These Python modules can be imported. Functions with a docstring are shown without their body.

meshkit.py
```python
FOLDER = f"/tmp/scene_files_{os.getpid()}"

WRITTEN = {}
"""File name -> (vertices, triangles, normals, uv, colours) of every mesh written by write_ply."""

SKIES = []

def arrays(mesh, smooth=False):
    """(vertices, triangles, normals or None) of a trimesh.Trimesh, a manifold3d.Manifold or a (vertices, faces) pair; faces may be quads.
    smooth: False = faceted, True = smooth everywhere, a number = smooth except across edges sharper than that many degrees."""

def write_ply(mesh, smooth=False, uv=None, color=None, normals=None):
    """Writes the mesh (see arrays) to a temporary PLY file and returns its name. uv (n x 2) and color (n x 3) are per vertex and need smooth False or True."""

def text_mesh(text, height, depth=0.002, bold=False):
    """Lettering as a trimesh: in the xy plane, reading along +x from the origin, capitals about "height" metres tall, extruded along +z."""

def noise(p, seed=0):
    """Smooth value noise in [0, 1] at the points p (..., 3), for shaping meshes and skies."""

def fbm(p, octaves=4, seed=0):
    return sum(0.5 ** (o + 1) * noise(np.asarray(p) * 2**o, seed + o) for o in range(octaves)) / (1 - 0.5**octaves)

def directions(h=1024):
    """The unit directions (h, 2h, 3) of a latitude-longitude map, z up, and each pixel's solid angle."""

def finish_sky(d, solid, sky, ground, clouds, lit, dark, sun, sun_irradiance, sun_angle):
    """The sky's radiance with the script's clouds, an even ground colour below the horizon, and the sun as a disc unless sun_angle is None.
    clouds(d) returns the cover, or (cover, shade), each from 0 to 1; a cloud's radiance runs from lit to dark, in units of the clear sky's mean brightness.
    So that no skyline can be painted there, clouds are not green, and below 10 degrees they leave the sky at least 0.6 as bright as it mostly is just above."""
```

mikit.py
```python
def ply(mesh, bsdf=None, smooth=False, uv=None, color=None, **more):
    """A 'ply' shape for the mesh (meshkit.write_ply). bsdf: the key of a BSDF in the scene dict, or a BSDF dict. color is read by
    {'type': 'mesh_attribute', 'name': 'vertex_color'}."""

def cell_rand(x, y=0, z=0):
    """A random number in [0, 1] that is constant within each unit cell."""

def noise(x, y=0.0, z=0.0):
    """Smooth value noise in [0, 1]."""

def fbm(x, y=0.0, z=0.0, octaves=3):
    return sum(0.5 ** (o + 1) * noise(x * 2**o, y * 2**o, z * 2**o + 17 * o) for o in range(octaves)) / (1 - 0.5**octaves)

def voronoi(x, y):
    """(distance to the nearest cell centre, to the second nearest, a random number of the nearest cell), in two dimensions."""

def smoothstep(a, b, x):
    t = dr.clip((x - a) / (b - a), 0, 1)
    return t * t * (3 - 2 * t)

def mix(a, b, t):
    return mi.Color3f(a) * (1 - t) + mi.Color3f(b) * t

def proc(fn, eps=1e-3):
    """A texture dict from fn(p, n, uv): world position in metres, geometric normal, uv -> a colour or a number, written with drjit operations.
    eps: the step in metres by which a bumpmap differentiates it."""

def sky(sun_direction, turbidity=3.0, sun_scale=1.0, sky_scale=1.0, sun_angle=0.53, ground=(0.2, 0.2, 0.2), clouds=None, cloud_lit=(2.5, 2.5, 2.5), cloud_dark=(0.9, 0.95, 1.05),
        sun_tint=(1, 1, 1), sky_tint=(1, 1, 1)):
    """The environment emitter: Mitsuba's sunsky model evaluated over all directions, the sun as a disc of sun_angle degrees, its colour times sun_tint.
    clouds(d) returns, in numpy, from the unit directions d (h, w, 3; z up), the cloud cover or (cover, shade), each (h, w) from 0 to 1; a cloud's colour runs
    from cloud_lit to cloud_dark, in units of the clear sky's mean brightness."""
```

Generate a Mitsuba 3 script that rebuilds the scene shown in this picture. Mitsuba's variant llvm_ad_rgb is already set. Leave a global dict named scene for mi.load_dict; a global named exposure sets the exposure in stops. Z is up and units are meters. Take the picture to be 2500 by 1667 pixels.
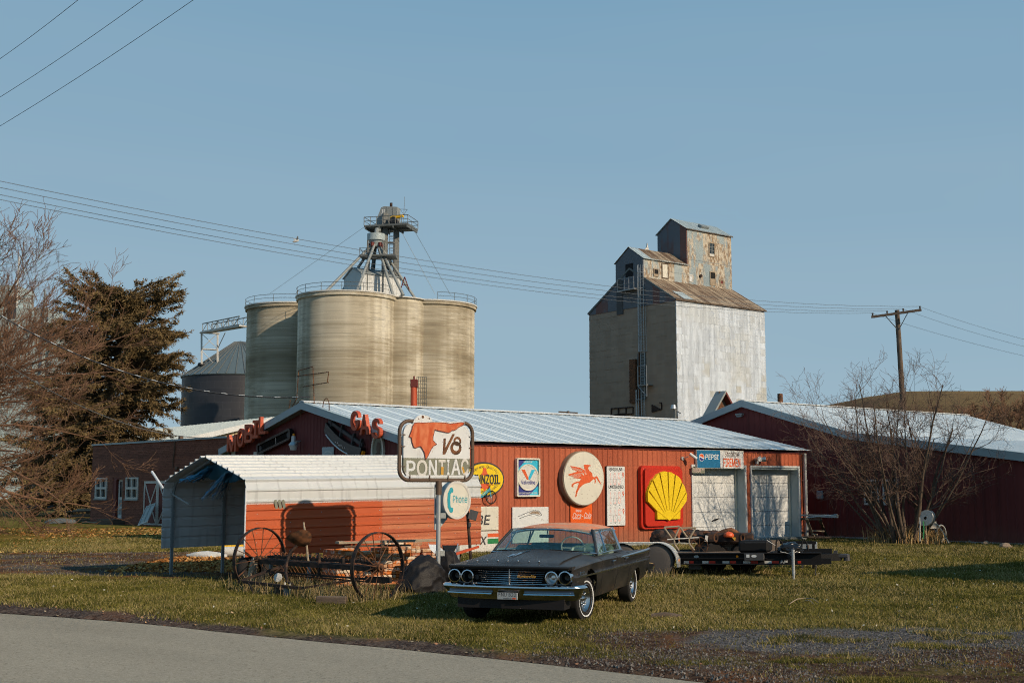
import math, random
import numpy as np, trimesh, shapely, mitsuba as mi, drjit as dr
import mikit, meshkit
from shapely.geometry import Polygon, LineString, Point, box as sbox
from shapely import affinity
from shapely.ops import unary_union
from trimesh.creation import extrude_polygon
T = mi.ScalarTransform4f
rng = np.random.default_rng(7); random.seed(7)
scene = {'type': 'scene'}; labels = {}
# ------------------------------------------------------------------ camera, sky, exposure
EYE = 1.95
PITCH = math.atan(356.5/2950)
scene['camera'] = {'type': 'perspective', 'fov': 2*math.degrees(math.atan(1250/2950)), 'fov_axis': 'x', 'near_clip': 0.1, 'far_clip': 5000.0,
    'to_world': T().look_at(origin=[0,0,EYE], target=[0,math.cos(PITCH),EYE+math.sin(PITCH)], up=[0,0,1])}
SUN = np.array([0.6885,-0.5778,0.4384])
def veil(d):      # thin even haze over the clear sky: pale near the horizon, deeper blue overhead
    z = np.clip(d[...,2],0,1); w = 0.20*(meshkit.fbm(np.stack([d[...,0]*1.6+3,d[...,1]*1.6,d[...,2]*11+0.8*d[...,0]],-1),4)-0.5)
    return 0.93+0*z, np.clip(np.interp(z,[0,0.1,0.37,0.7,1],[0.0,0.13,0.45,0.85,1.0])+w,0,1)
scene['sky'] = mikit.sky(SUN.tolist(), turbidity=2.8, sun_scale=1.12, sky_scale=1.0, sun_tint=(0.93,0.97,1.10), sky_tint=(0.95,1.03,1.0), ground=(0.13,0.115,0.08), clouds=veil, cloud_lit=(1.64,2.24,2.62), cloud_dark=(0.28,1.18,2.12))
exposure = 1.62
# ------------------------------------------------------------------ helpers
def ray(u, v):            # direction through a photo pixel (2500 x 1667), used to place things in world metres
    x, y, z = u-1250.0, 2950.0, -(v-833.5)
    return np.array([x, y*math.cos(PITCH)-z*math.sin(PITCH), y*math.sin(PITCH)+z*math.cos(PITCH)])
def at(u, v, Y): d = ray(u, v); return np.array([0,0,EYE])+d*Y/d[1]
def gnd(u, v, z=0.0): d = ray(u, v); return np.array([0,0,EYE])+d*(z-EYE)/d[2]
AL = math.radians(37.5)
a_ = np.array([math.cos(AL), math.sin(AL), 0.0]); b_ = np.array([-math.sin(AL), math.cos(AL), 0.0]); z_ = np.array([0,0,1.0])
def frame(o, ex, ey, ez=None):
    ex, ey = np.asarray(ex,float), np.asarray(ey,float)
    m = np.eye(4); m[:3,0]=ex; m[:3,1]=ey; m[:3,2]=np.cross(ex,ey) if ez is None else ez; m[:3,3]=o
    return m
def rotz(deg, o=(0,0,0)):
    r = math.radians(deg); return frame(o, [math.cos(r),math.sin(r),0],[-math.sin(r),math.cos(r),0])
def mv(m, M):
    m = m.copy(); m.apply_transform(M); return m
def cat(*ms):
    l = []
    for m in ms: l += m if isinstance(m,(list,tuple)) else [m]
    return trimesh.util.concatenate(l)
def bx(x0,x1,y0,y1,z0,z1):
    return trimesh.creation.box(extents=[x1-x0,y1-y0,z1-z0], transform=trimesh.transformations.translation_matrix([(x0+x1)/2,(y0+y1)/2,(z0+z1)/2]))
def rbx(x0,x1,y0,y1,z0,z1,r=0.02):   # box with chamfered edges: hull of 24 points
    p = []
    for X,sx in ((x0,1),(x1,-1)):
        for Y,sy in ((y0,1),(y1,-1)):
            for Z,sz in ((z0,1),(z1,-1)):
                p += [[X,Y+sy*r,Z+sz*r],[X+sx*r,Y,Z+sz*r],[X+sx*r,Y+sy*r,Z]]
    return trimesh.convex.convex_hull(np.array(p))
def tube(pts, r, n=8, closed=False):
    pts = np.asarray(pts,float); k = len(pts); r = np.broadcast_to(np.asarray(r,float),(k,))
    if closed: tang = np.roll(pts,-1,0)-np.roll(pts,1,0)
    else: tang = np.gradient(pts,axis=0)
    tang /= np.linalg.norm(tang,axis=1,keepdims=True)+1e-12
    ref = np.array([0,0,1.0]) if abs(tang[:,2]).mean()<0.8 else np.array([1.0,0,0])
    x = np.cross(tang,ref); x /= np.linalg.norm(x,axis=1,keepdims=True)+1e-12
    y = np.cross(tang,x); t = np.arange(n)/n*2*np.pi
    V = (pts[:,None]+r[:,None,None]*(np.cos(t)[None,:,None]*x[:,None]+np.sin(t)[None,:,None]*y[:,None])).reshape(-1,3)
    f = []
    for i in range(k if closed else k-1):
        j = (i+1)%k
        for q in range(n):
            w = (q+1)%n
            f += [[i*n+q,j*n+q,j*n+w],[i*n+q,j*n+w,i*n+w]]
    if not closed:
        V = np.vstack([V,pts[0],pts[-1]]); c0,c1 = k*n,k*n+1
        for q in range(n):
            w=(q+1)%n; f += [[c0,q,w],[c1,(k-1)*n+w,(k-1)*n+q]]
    m = trimesh.Trimesh(V,np.array(f),process=False); m.invert(); return m
def rod(p,q,r,n=6): return tube([p,q],r,n)
def bar(p,q,w,h,up=(0,0,1)):    # rectangular bar from p to q
    p,q = np.asarray(p,float),np.asarray(q,float); L = np.linalg.norm(q-p); ex=(q-p)/L
    up = np.asarray(up,float)
    if abs(ex@up)>0.95: up = np.array([1.0,0,0])
    ey = np.cross(up,ex); ey/=np.linalg.norm(ey); ez=np.cross(ex,ey)
    return mv(bx(0,L,-w/2,w/2,-h/2,h/2),frame(p,ex,ey,ez))
def cyl(p,q,r0,r1=None,n=20): return tube([p,q],[r0,r0 if r1 is None else r1],n)
def ext(poly,h,z0=0.0):          # 2-D outline -> slab between z0 and z0+h
    ms = []
    for g in getattr(poly,'geoms',[poly]):
        if g.is_empty or g.area<1e-9: continue
        m = extrude_polygon(g,h,engine='earcut'); m.apply_translation([0,0,z0]); ms.append(m)
    return trimesh.util.concatenate(ms)
def lathe(prof,n=24): return trimesh.creation.revolve(np.array(prof,float),sections=n)
def rrect(x0,y0,x1,y1,r): return sbox(x0+r,y0+r,x1-r,y1-r).buffer(r,quad_segs=6)
def ell(cx,cy,rx,ry,n=40): return affinity.scale(Point(cx,cy).buffer(1,quad_segs=n//4),rx,ry)
_tc = {}
def txt(s,h,x=0,y=0,w=None,d=0.004,z0=0.0,bold=False,shear=0,align='l'):   # lettering in the xy plane; w squeezes to a width
    if (s,bold) not in _tc: _tc[(s,bold)] = meshkit.text_mesh(s,1.0,0.01,bold)
    m = _tc[(s,bold)].copy(); v = m.vertices
    lo,hi = v[:,0].min(),v[:,0].max(); sx = h if w is None else w/(hi-lo)
    off = {'l':lo,'c':(lo+hi)/2,'r':hi}[align]
    v[:,0] = (v[:,0]-off)*sx + shear*v[:,1]*h; v[:,1]*=h; v[:,2] = v[:,2]/0.01*d+z0
    v[:,0]+=x; v[:,1]+=y
    m.vertices = v; return m
_n = {}
def numbered(k):
    if k not in _n: _n[k]=0; return k
    _n[k]+=1; return f'{k}_{_n[k]:03d}'
def thing(name,label,category,group=None,kind=None):
    k = numbered(name); labels[k] = {'label':label,'category':category}
    if group: labels[k]['group']=group
    if kind: labels[k]['kind']=kind
    return k
def part(parent,name,mesh,mat,smooth=False,label=None,kind=None,color=None):
    if isinstance(mesh,(list,tuple)): mesh = cat(*mesh)
    k = numbered(f'{parent}__{name}')
    scene[k] = mikit.ply(mesh,mat,smooth=smooth,color=color)
    if label or kind: labels[k] = {x:y for x,y in (('label',label),('kind',kind)) if y}
    return k
def solo(name,label,category,mesh,mat,smooth=False,group=None,kind=None,color=None):
    if isinstance(mesh,(list,tuple)): mesh = cat(*mesh)
    k = thing(name,label,category,group,kind); scene[k] = mikit.ply(mesh,mat,smooth=smooth,color=color); return k
def struct(name,mesh,mat,smooth=False,kind='structure',label=None,color=None):
    k = numbered(name); scene[k] = mikit.ply(mesh,mat,smooth=smooth,color=color); labels[k]={'kind':kind}
    if label: labels[k]['label']=label
    return k
# ------------------------------------------------------------------ materials
def mat(name,c,rough=0.6,metallic=0.0,spec=0.4,**k):
    c = c if isinstance(c,dict) else {'type':'rgb','value':list(c)}
    scene[name] = {'type':'twosided','bsdf':{'type':'principled','base_color':c,'roughness':rough,'metallic':metallic,'specular':spec,**k}}
    return name
def pmat(name,fn,rough=0.6,metallic=0.0,spec=0.4,**k): return mat(name,mikit.proc(fn),rough,metallic,spec,**k)
N,F,SS,MX = mikit.noise,mikit.fbm,mikit.smoothstep,mikit.mix
scene['vertex'] = {'type':'twosided','bsdf':{'type':'principled','base_color':{'type':'mesh_attribute','name':'vertex_color'},'roughness':0.75,'specular':0.25}}
scene['vertex_matte'] = {'type':'twosided','bsdf':{'type':'diffuse','reflectance':{'type':'mesh_attribute','name':'vertex_color'}}}
scene['leafy'] = {'type':'twosided','bsdf':{'type':'diffuse','reflectance':{'type':'mesh_attribute','name':'vertex_color'}}}
def vc(mesh,c,jit=0.0):      # constant colour for all vertices of a mesh (with jitter)
    c = np.asarray(c,float)*(1+jit*(rng.random()*2-1)); return np.tile(c,(len(mesh.vertices),1))
mat('white_dull',(0.50,0.49,0.46),0.6)
mat('black',(0.010,0.010,0.011),0.7,spec=0.2); mat('dull_black',(0.011,0.010,0.011),0.6,spec=0.25); mat('black_gloss',(0.010,0.010,0.011),0.22); mat('charcoal',(0.045,0.045,0.048),0.6)
mat('rubber',(0.018,0.017,0.017),0.85,spec=0.2); mat('grey',(0.22,0.24,0.24),0.5); mat('grey_dark',(0.10,0.11,0.11),0.55)
mat('slate_trim',(0.30,0.36,0.38),0.5); mat('slate_trim_dark',(0.16,0.185,0.195),0.5); mat('wire_grey',(0.10,0.11,0.12),0.7); mat('galv',(0.42,0.44,0.45),0.42,0.6); mat('chrome',(0.60,0.61,0.63),0.14,1.0)
mat('chrome_dark_reflection',(0.30,0.30,0.31),0.2,1.0); mat('chrome_worn',(0.55,0.55,0.55),0.25,1.0); mat('steel',(0.30,0.30,0.30),0.45,0.7); mat('brownmetal',(0.10,0.065,0.045),0.6,0.2)
mat('orange_red',(0.44,0.072,0.028),0.45); mat('sign_red',(0.42,0.025,0.012),0.35); mat('sign_yellow',(0.66,0.46,0.01),0.4); mat('ink',(0.03,0.03,0.035),0.6)
mat('amber',(0.75,0.25,0.01),0.25); mat('pepsi_blue',(0.012,0.12,0.25),0.4); mat('teal',(0.01,0.27,0.33),0.4); mat('cyan_sign',(0.03,0.38,0.55),0.4); mat('navy',(0.03,0.04,0.20),0.4)
mat('coke',(0.60,0.09,0.01),0.4); mat('bronze_green',(0.16,0.165,0.125),0.5); mat('gold',(0.55,0.30,0.05),0.4,0.4); mat('faded_pink',(0.62,0.40,0.38),0.7)
mat('maroon',(0.12,0.022,0.018),0.6); mat('green_sign',(0.01,0.16,0.05),0.5); mat('orange_stripe',(0.55,0.085,0.02),0.5); mat('yellow_dull',(0.70,0.42,0.02),0.5)
mat('tarp_blue',(0.012,0.12,0.22),0.5); mat('glass_dark',(0.02,0.025,0.028),0.08,spec=0.6); mat('canvas',(0.085,0.078,0.075),0.9,spec=0.1)
scene['pane'] = {'type':'thindielectric','int_ior':1.5}
scene['tint_pane'] = {'type':'thindielectric','int_ior':1.5,'specular_transmittance':{'type':'rgb','value':[0.72,0.86,0.80]}}
def P2(p): return p.x*0.793+p.y*0.609, -p.x*0.609+p.y*0.793    # coordinates along and across the barns
def f_aged(c):
    def fn(p,n,uv):
        g = F(p.x*2.3,p.y*2.3,p.z*2.3,3); run = SS(0.58,0.8,F((p.x+p.y)*7.0,(p.x-p.y)*7.0,p.z*0.7,3)); sp = SS(0.76,0.82,F(p.x*16,p.y*16,p.z*16,2))
        return MX(mi.Color3f(c)*(0.92+0.14*g)*(1-0.16*run),mi.Color3f(0.22,0.13,0.07),sp*0.45)
    return fn
pmat('white',f_aged((0.54,0.56,0.57)),0.5); pmat('cream',f_aged((0.55,0.53,0.455)),0.5)
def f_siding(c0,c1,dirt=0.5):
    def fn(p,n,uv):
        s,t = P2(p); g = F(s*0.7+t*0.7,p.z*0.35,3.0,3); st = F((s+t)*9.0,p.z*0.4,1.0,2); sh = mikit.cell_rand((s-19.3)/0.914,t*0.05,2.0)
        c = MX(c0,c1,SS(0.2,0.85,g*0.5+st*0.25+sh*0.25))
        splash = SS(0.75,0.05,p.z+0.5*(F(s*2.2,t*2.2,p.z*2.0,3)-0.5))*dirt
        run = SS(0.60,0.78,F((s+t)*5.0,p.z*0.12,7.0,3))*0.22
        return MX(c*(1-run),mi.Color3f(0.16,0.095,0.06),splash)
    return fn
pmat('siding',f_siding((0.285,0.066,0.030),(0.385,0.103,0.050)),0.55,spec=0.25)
pmat('siding_shaded',f_siding((0.108,0.021,0.022),(0.148,0.032,0.030),0.25),0.55,spec=0.25)  # same red siding, base colour lowered to deepen the shade on the gables
def f_roof(p,n,uv):
    s,t = P2(p); g = F(s*1.2,t*0.3,p.z*0.3,3); d = F(s*0.5,t*2.0,9.0,3)
    stain = SS(0.56,0.72,d)*SS(6.0,11.0,s-24.0)*SS(41.0,39.0,s)*0.40
    return MX((0.46,0.52,0.545),(0.56,0.61,0.63),g)*(1-stain)
pmat('roof_metal',f_roof,0.5,0.0,0.4)
def f_white_sheet(p,n,uv):
    s,t = P2(p); g = F(s*0.8,p.z*3.0,t*0.8,3); st = SS(0.62,0.85,F(s*14,p.z*1.2,4.0,2))
    return MX((0.50,0.52,0.53),(0.42,0.44,0.44),g)*(1-0.18*st)
pmat('white_sheet',f_white_sheet,0.45)
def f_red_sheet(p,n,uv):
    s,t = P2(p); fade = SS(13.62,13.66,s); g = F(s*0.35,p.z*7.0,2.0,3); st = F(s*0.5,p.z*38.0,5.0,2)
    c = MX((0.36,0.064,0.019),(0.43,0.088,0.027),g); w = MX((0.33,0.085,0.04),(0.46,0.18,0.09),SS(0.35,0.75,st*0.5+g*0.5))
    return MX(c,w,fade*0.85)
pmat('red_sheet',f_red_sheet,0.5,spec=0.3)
def f_rust(p,n,uv):
    g = F(p.x*9,p.y*9,p.z*9,3)
    return MX((0.055,0.032,0.022),(0.20,0.085,0.040),SS(0.3,0.75,g))
pmat('rust',f_rust,0.75,0.1,0.2)
def f_rust_dark(p,n,uv):
    g = F(p.x*11,p.y*11,p.z*11,3)
    return MX((0.022,0.018,0.017),(0.085,0.045,0.030),SS(0.35,0.8,g))
pmat('rust_dark',f_rust_dark,0.7,0.2,0.25)
def f_wood(p,n,uv):
    g = F(p.x*3,p.y*3,p.z*26,3); h = F(p.x*0.8,p.y*0.8,p.z*3,2)
    return MX((0.17,0.13,0.095),(0.40,0.33,0.24),g*0.6+h*0.4)
pmat('wood',f_wood,0.8,spec=0.15)
def f_wood_dark(p,n,uv):
    g = F(p.x*3,p.y*3,p.z*26,3)
    return MX((0.055,0.042,0.035),(0.16,0.12,0.09),g)
pmat('wood_dark',f_wood_dark,0.85,spec=0.15)
def f_concrete(p,n,uv):
    s,t = P2(p); u = s*0.7+t*0.7
    band = F(u*0.05,p.z*1.1,3.0,4); fine = F(u*0.6,p.z*5.0,8.0,3); blot = F(u*0.16,p.z*0.22,2.0,4); streak = F(u*0.9,p.z*0.05,6.0,3)
    lift = N(u*0.02,p.z*0.82,4.0); pore = F(u*3.0,p.z*9.0,1.0,2)
    c = MX((0.30,0.262,0.195),(0.55,0.515,0.43),SS(0.32,0.68,band*0.10+blot*0.60+fine*0.30))
    run = F(u*2.4,p.z*0.03,16.0,3)
    c = c*MX((0.74,0.71,0.66),(1.08,1.08,1.07),SS(0.3,0.7,streak*0.55+run*0.45))
    c = MX(c,mi.Color3f(0.50,0.475,0.41),SS(0.60,0.72,streak)*SS(0.35,0.6,blot)*0.55)
    dark = SS(0.66,0.74,fine)*SS(0.45,0.65,band)
    line = 1-SS(0.02,0.07,dr.abs(lift-0.5))*1.0
    return c*(1-0.34*dark)*(1-0.12*line)*(0.84+0.32*pore)
pmat('concrete',f_concrete,0.9,spec=0.1)
def f_old_panel(p,n,uv):      # pale painted iron of the elevator: streaks that run down
    s,t = P2(p); u = s+t; st = F(u*2.2,p.z*0.22,7.0,3); g = F(u*0.25,p.z*0.25,3.0,3); ce = mikit.cell_rand(u*0.95,p.z*1.02,5.0)
    low = SS(24.0,15.0,p.z)
    c = MX((0.47,0.51,0.56),(0.61,0.66,0.72),SS(0.3,0.7,st))
    c = MX(c,mi.Color3f(0.44,0.42,0.345),SS(0.42,0.68,g)*(0.25+0.5*low))
    return c*(0.93+0.10*ce)
pmat('old_panel',f_old_panel,0.38,0.25,0.5)
def f_old_panel_shaded(p,n,uv):
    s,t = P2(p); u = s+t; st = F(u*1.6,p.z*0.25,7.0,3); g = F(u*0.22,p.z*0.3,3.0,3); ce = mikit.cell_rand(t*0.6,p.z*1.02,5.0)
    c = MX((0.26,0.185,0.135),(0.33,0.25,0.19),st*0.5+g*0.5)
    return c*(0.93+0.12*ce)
pmat('old_panel_grey',f_old_panel_shaded,0.7,0.1,0.3)  # cladding copy with a darker, warmer colour for the shaded elevator face
def f_patina(p,n,uv):         # blue-grey iron with rust flakes in upright strips
    s,t = P2(p); strip = mikit.cell_rand((s+t)*0.62,dr.floor(p.z*0.27),2.0); g = F(s*2.3+t*2.3,p.z*0.9,1.0,4); fl = F((s+t)*4.6,p.z*2.2,6.0,3)
    base = MX((0.19,0.245,0.275),(0.29,0.345,0.36),N((s+t)*0.4,p.z*0.15,3.0))
    r = MX((0.235,0.165,0.105),(0.43,0.385,0.31),SS(0.35,0.62,fl))
    return MX(base,r,SS(0.40,0.62,g*0.55+fl*0.2+strip*0.42-0.06))
pmat('patina',f_patina,0.65,0.1,0.3)
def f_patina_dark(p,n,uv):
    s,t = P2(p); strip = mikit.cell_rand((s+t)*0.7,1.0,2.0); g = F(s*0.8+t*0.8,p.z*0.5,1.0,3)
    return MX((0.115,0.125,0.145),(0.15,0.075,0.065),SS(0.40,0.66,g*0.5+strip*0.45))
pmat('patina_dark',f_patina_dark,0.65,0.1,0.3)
def f_rust_roof(p,n,uv):
    s,t = P2(p); st = F(s*2.4,t*0.5,p.z*0.5,3); g = F(s*0.3,t*0.8,p.z*0.6,3); ce = N(s*3.1,0.0,0.0)
    return MX((0.125,0.082,0.055),(0.355,0.285,0.205),SS(0.3,0.75,st*0.4+g*0.35+ce*0.25))
pmat('rust_roof',f_rust_roof,0.75,0.1,0.25)
def f_brickwall(p,n,uv):
    u = p.x*0.707-p.y*0.707; r = dr.floor(p.z/0.085); off = dr.select(r-2*dr.floor(r/2)>0.5,0.11,0.0); c = mikit.cell_rand((u+off)/0.22,r,3.0)
    fz = p.z/0.085-r; fu = (u+off)/0.22; fu = fu-dr.floor(fu); m = dr.maximum(SS(0.80,0.92,fz),SS(0.94,0.98,fu))
    g = F(u*0.4,p.z*1.5,1.0,3); row = mikit.cell_rand(1.0,r,9.0)
    return MX(MX((0.125,0.052,0.038),(0.27,0.11,0.075),c*0.5+row*0.3+g*0.2),mi.Color3f(0.045,0.028,0.024),m*0.8)
pmat('brick_wall',f_brickwall,0.85,spec=0.15)
def f_plaster(p,n,uv): return MX((0.22,0.165,0.12),(0.27,0.205,0.155),F(p.x*0.5,p.y*0.5,p.z*0.8,3))
pmat('plaster',f_plaster,0.9,spec=0.1)
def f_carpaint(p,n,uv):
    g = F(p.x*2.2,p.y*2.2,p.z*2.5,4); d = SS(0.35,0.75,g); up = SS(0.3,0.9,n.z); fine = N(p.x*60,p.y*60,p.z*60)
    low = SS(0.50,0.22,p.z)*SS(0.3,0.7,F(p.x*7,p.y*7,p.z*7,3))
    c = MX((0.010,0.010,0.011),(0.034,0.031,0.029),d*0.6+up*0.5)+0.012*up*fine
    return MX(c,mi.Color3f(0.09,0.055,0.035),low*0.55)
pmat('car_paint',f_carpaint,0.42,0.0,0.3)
def f_carroof(p,n,uv):
    g = F(p.x*5,p.y*5,p.z*5,4)
    return MX((0.50,0.17,0.085),(0.40,0.25,0.17),SS(0.35,0.75,g))
pmat('car_roof',f_carroof,0.7,spec=0.2)
def f_bark(p,n,uv): return MX((0.06,0.045,0.035),(0.17,0.13,0.10),F(p.x*9,p.y*9,p.z*3,3))
pmat('bark',f_bark,0.9,spec=0.1)
mat('twig_red',(0.155,0.088,0.056),0.8,spec=0.15); mat('twig_brown',(0.115,0.075,0.058),0.8,spec=0.15); mat('twig_pale',(0.30,0.235,0.17),0.8,spec=0.15)
def f_face(p,n,uv): return MX((0.44,0.075,0.022),(0.52,0.155,0.065),SS(0.3,0.7,F(p.x*16,p.y*16,p.z*5,3)))
pmat('weathered_face',f_face,0.6,spec=0.25)
# ------------------------------------------------------------------ ground, road, drive, hill
def edge_y(x):            # far edge of the road (world y for x)
    return np.interp(x,[-60,-24,-15,-8.18,-5.87,-3.65,-1.25,0.23,2.0,5,12,40],[60,31.5,24.6,19.69,18.45,16.87,15.22,14.18,12.74,10.25,4.2,-21])
def gh(x,y):              # height of the ground
    x,y = np.asarray(x,float),np.asarray(y,float)
    p = np.stack([x,y,0*x],-1)
    h = 0.09*(meshkit.fbm(p*0.33,3,seed=3)-0.5)+0.05*(meshkit.fbm(p*1.1,3,seed=5)-0.5)
    d = y-edge_y(x)
    h = h*np.clip(d/1.5,0,1)*np.clip((70-y)/20,0.2,1)
    lawn = np.clip(d/2.0,0,1)*np.clip((27.5-y)/2,0,1)*np.clip((-3.5-x)/3,0,1)
    h = h+0.10*lawn-0.085*(1-np.clip(d/0.35+0.2,0,1))
    return h
gx = np.concatenate([-np.geomspace(900,42,26),np.linspace(-41,34,376),np.geomspace(36,900,26)])
gy = np.concatenate([np.linspace(-90,6,16),np.linspace(7,62,276),np.geomspace(64,2600,40)])
X,Y = np.meshgrid(gx,gy); Z = gh(X,Y)
V = np.stack([X,Y,Z],-1).reshape(-1,3); nx,ny = len(gx),len(gy)
i,j = np.meshgrid(np.arange(nx-1),np.arange(ny-1)); q=(j*nx+i).ravel()
ground = trimesh.Trimesh(V,np.vstack([np.stack([q,q+1,q+nx+1],1),np.stack([q,q+nx+1,q+nx],1)]),process=False)
def f_ground(p,n,uv):
    x,y = p.x,p.y
    w = F(x*0.9,y*0.9,1.0,3)-0.5; w2 = F(x*0.35,y*0.35,7.0,3)-0.5
    g1 = F(x*1.3,y*1.3,2.0,4); g2 = F(x*7,y*7,3.0,3); g3 = F(x*26,y*26,4.0,2); tiny = N(x*90,y*90,1.0)
    grass = MX((0.048,0.050,0.012),(0.150,0.132,0.036),SS(0.3,0.72,g1*0.5+g2*0.3+g3*0.3))
    straw = MX((0.16,0.115,0.045),(0.25,0.185,0.085),g3)
    grass = MX(grass,straw,SS(0.52,0.72,g2*0.55+g1*0.45)*0.6)
    leaf = SS(0.50,0.62,g3*0.6+g2*0.4)*SS(-13.0,-19.0,x+w2*6)*SS(38.0,43.0,y+w2*4)*SS(66.0,50.0,y)
    grass = MX(grass,mi.Color3f(0.30,0.17,0.05),leaf*0.8)
    dirt = MX((0.040,0.023,0.018),(0.105,0.066,0.045),SS(0.3,0.7,g2*0.5+g3*0.5))
    dirt = MX(dirt,mi.Color3f(0.17,0.07,0.03),SS(0.6,0.72,g1)*0.5)
    stones = MX((0.045,0.042,0.044),(0.19,0.18,0.175),SS(0.35,0.8,g3*0.45+tiny*0.55))
    # distance beyond the road edge, near the camera (line approximations of the verge)
    d = (y-15.1+0.72*(x+1.2))*0.81
    verge = SS(0.75,0.25,d+w*0.9)
    strip = SS(2.75,2.05,(y-17.0-0.06*(x-2.0))*1.0+2.4+w*1.1)*SS(-0.8,1.6,x+w)
    strip = strip*SS(18.6+0.0*x,17.4,y+w*0.6-0.17*(x-2.0))
    gravel_r = SS(0.36,0.52,g1*0.35+0.5*SS(1.6,4.6,x+w*2.0)*SS(13.6,15.2,y-0.1*x+w)+0.05)
    tuft = SS(0.62,0.72,F(x*0.8,y*1.6,11.0,3))*0.4
    drive = SS(-5.3,-6.4,x-w*1.2)*SS(24.4,25.6,y+w*1.6+0.30*(x+7.0))*SS(38.6,36.8,y+w*1.4)*SS(-60.0,-40.0,x)
    under = SS(24.4,25.4,y+w)*SS(33.5,32.0,y+w)*SS(-9.0,-8.0,x)*SS(-2.2,-3.6,x-0.2*(y-26)+w)
    bare = dr.maximum(drive,under)
    rb = MX(MX(stones*mi.Color3f(0.95,0.84,0.74),dirt,SS(0.30,0.55,F(x*0.5,y*0.9,21.0,3))),mi.Color3f(0.20,0.085,0.03),SS(0.57,0.68,F(x*1.6,y*1.6,13.0,3))*0.55)
    c = MX(grass,rb,bare)
    c = MX(c,MX(dirt,stones,0.35),verge)
    c = MX(c,MX(MX(dirt,stones,gravel_r),grass,tuft*SS(0.5,0.3,gravel_r)),strip)
    far = SS(66.0,90.0,y)
    return MX(c,MX((0.10,0.085,0.035),(0.15,0.12,0.055),g1),far)
def f_groundbump(p,n,uv): return 0.012*F(p.x*16,p.y*16,2.0,3)+0.008*N(p.x*60,p.y*60,3.0)
scene['ground_mat'] = {'type':'bumpmap','arbitrary':mikit.proc(f_groundbump,2e-3),'scale':1.0,'bsdf':{'type':'diffuse','reflectance':mikit.proc(f_ground)}}
struct('ground',ground,'ground_mat',smooth=True)
rx = np.concatenate([np.linspace(-60,-12,30),np.linspace(-11.5,6,60),np.linspace(7,40,30)])
lane = np.array([0,0.06,0.3,1.0,2.0,3.2,4.6,6.2,7.9])
nrm = np.array([-0.61,-0.79]); RV=[]
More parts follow.
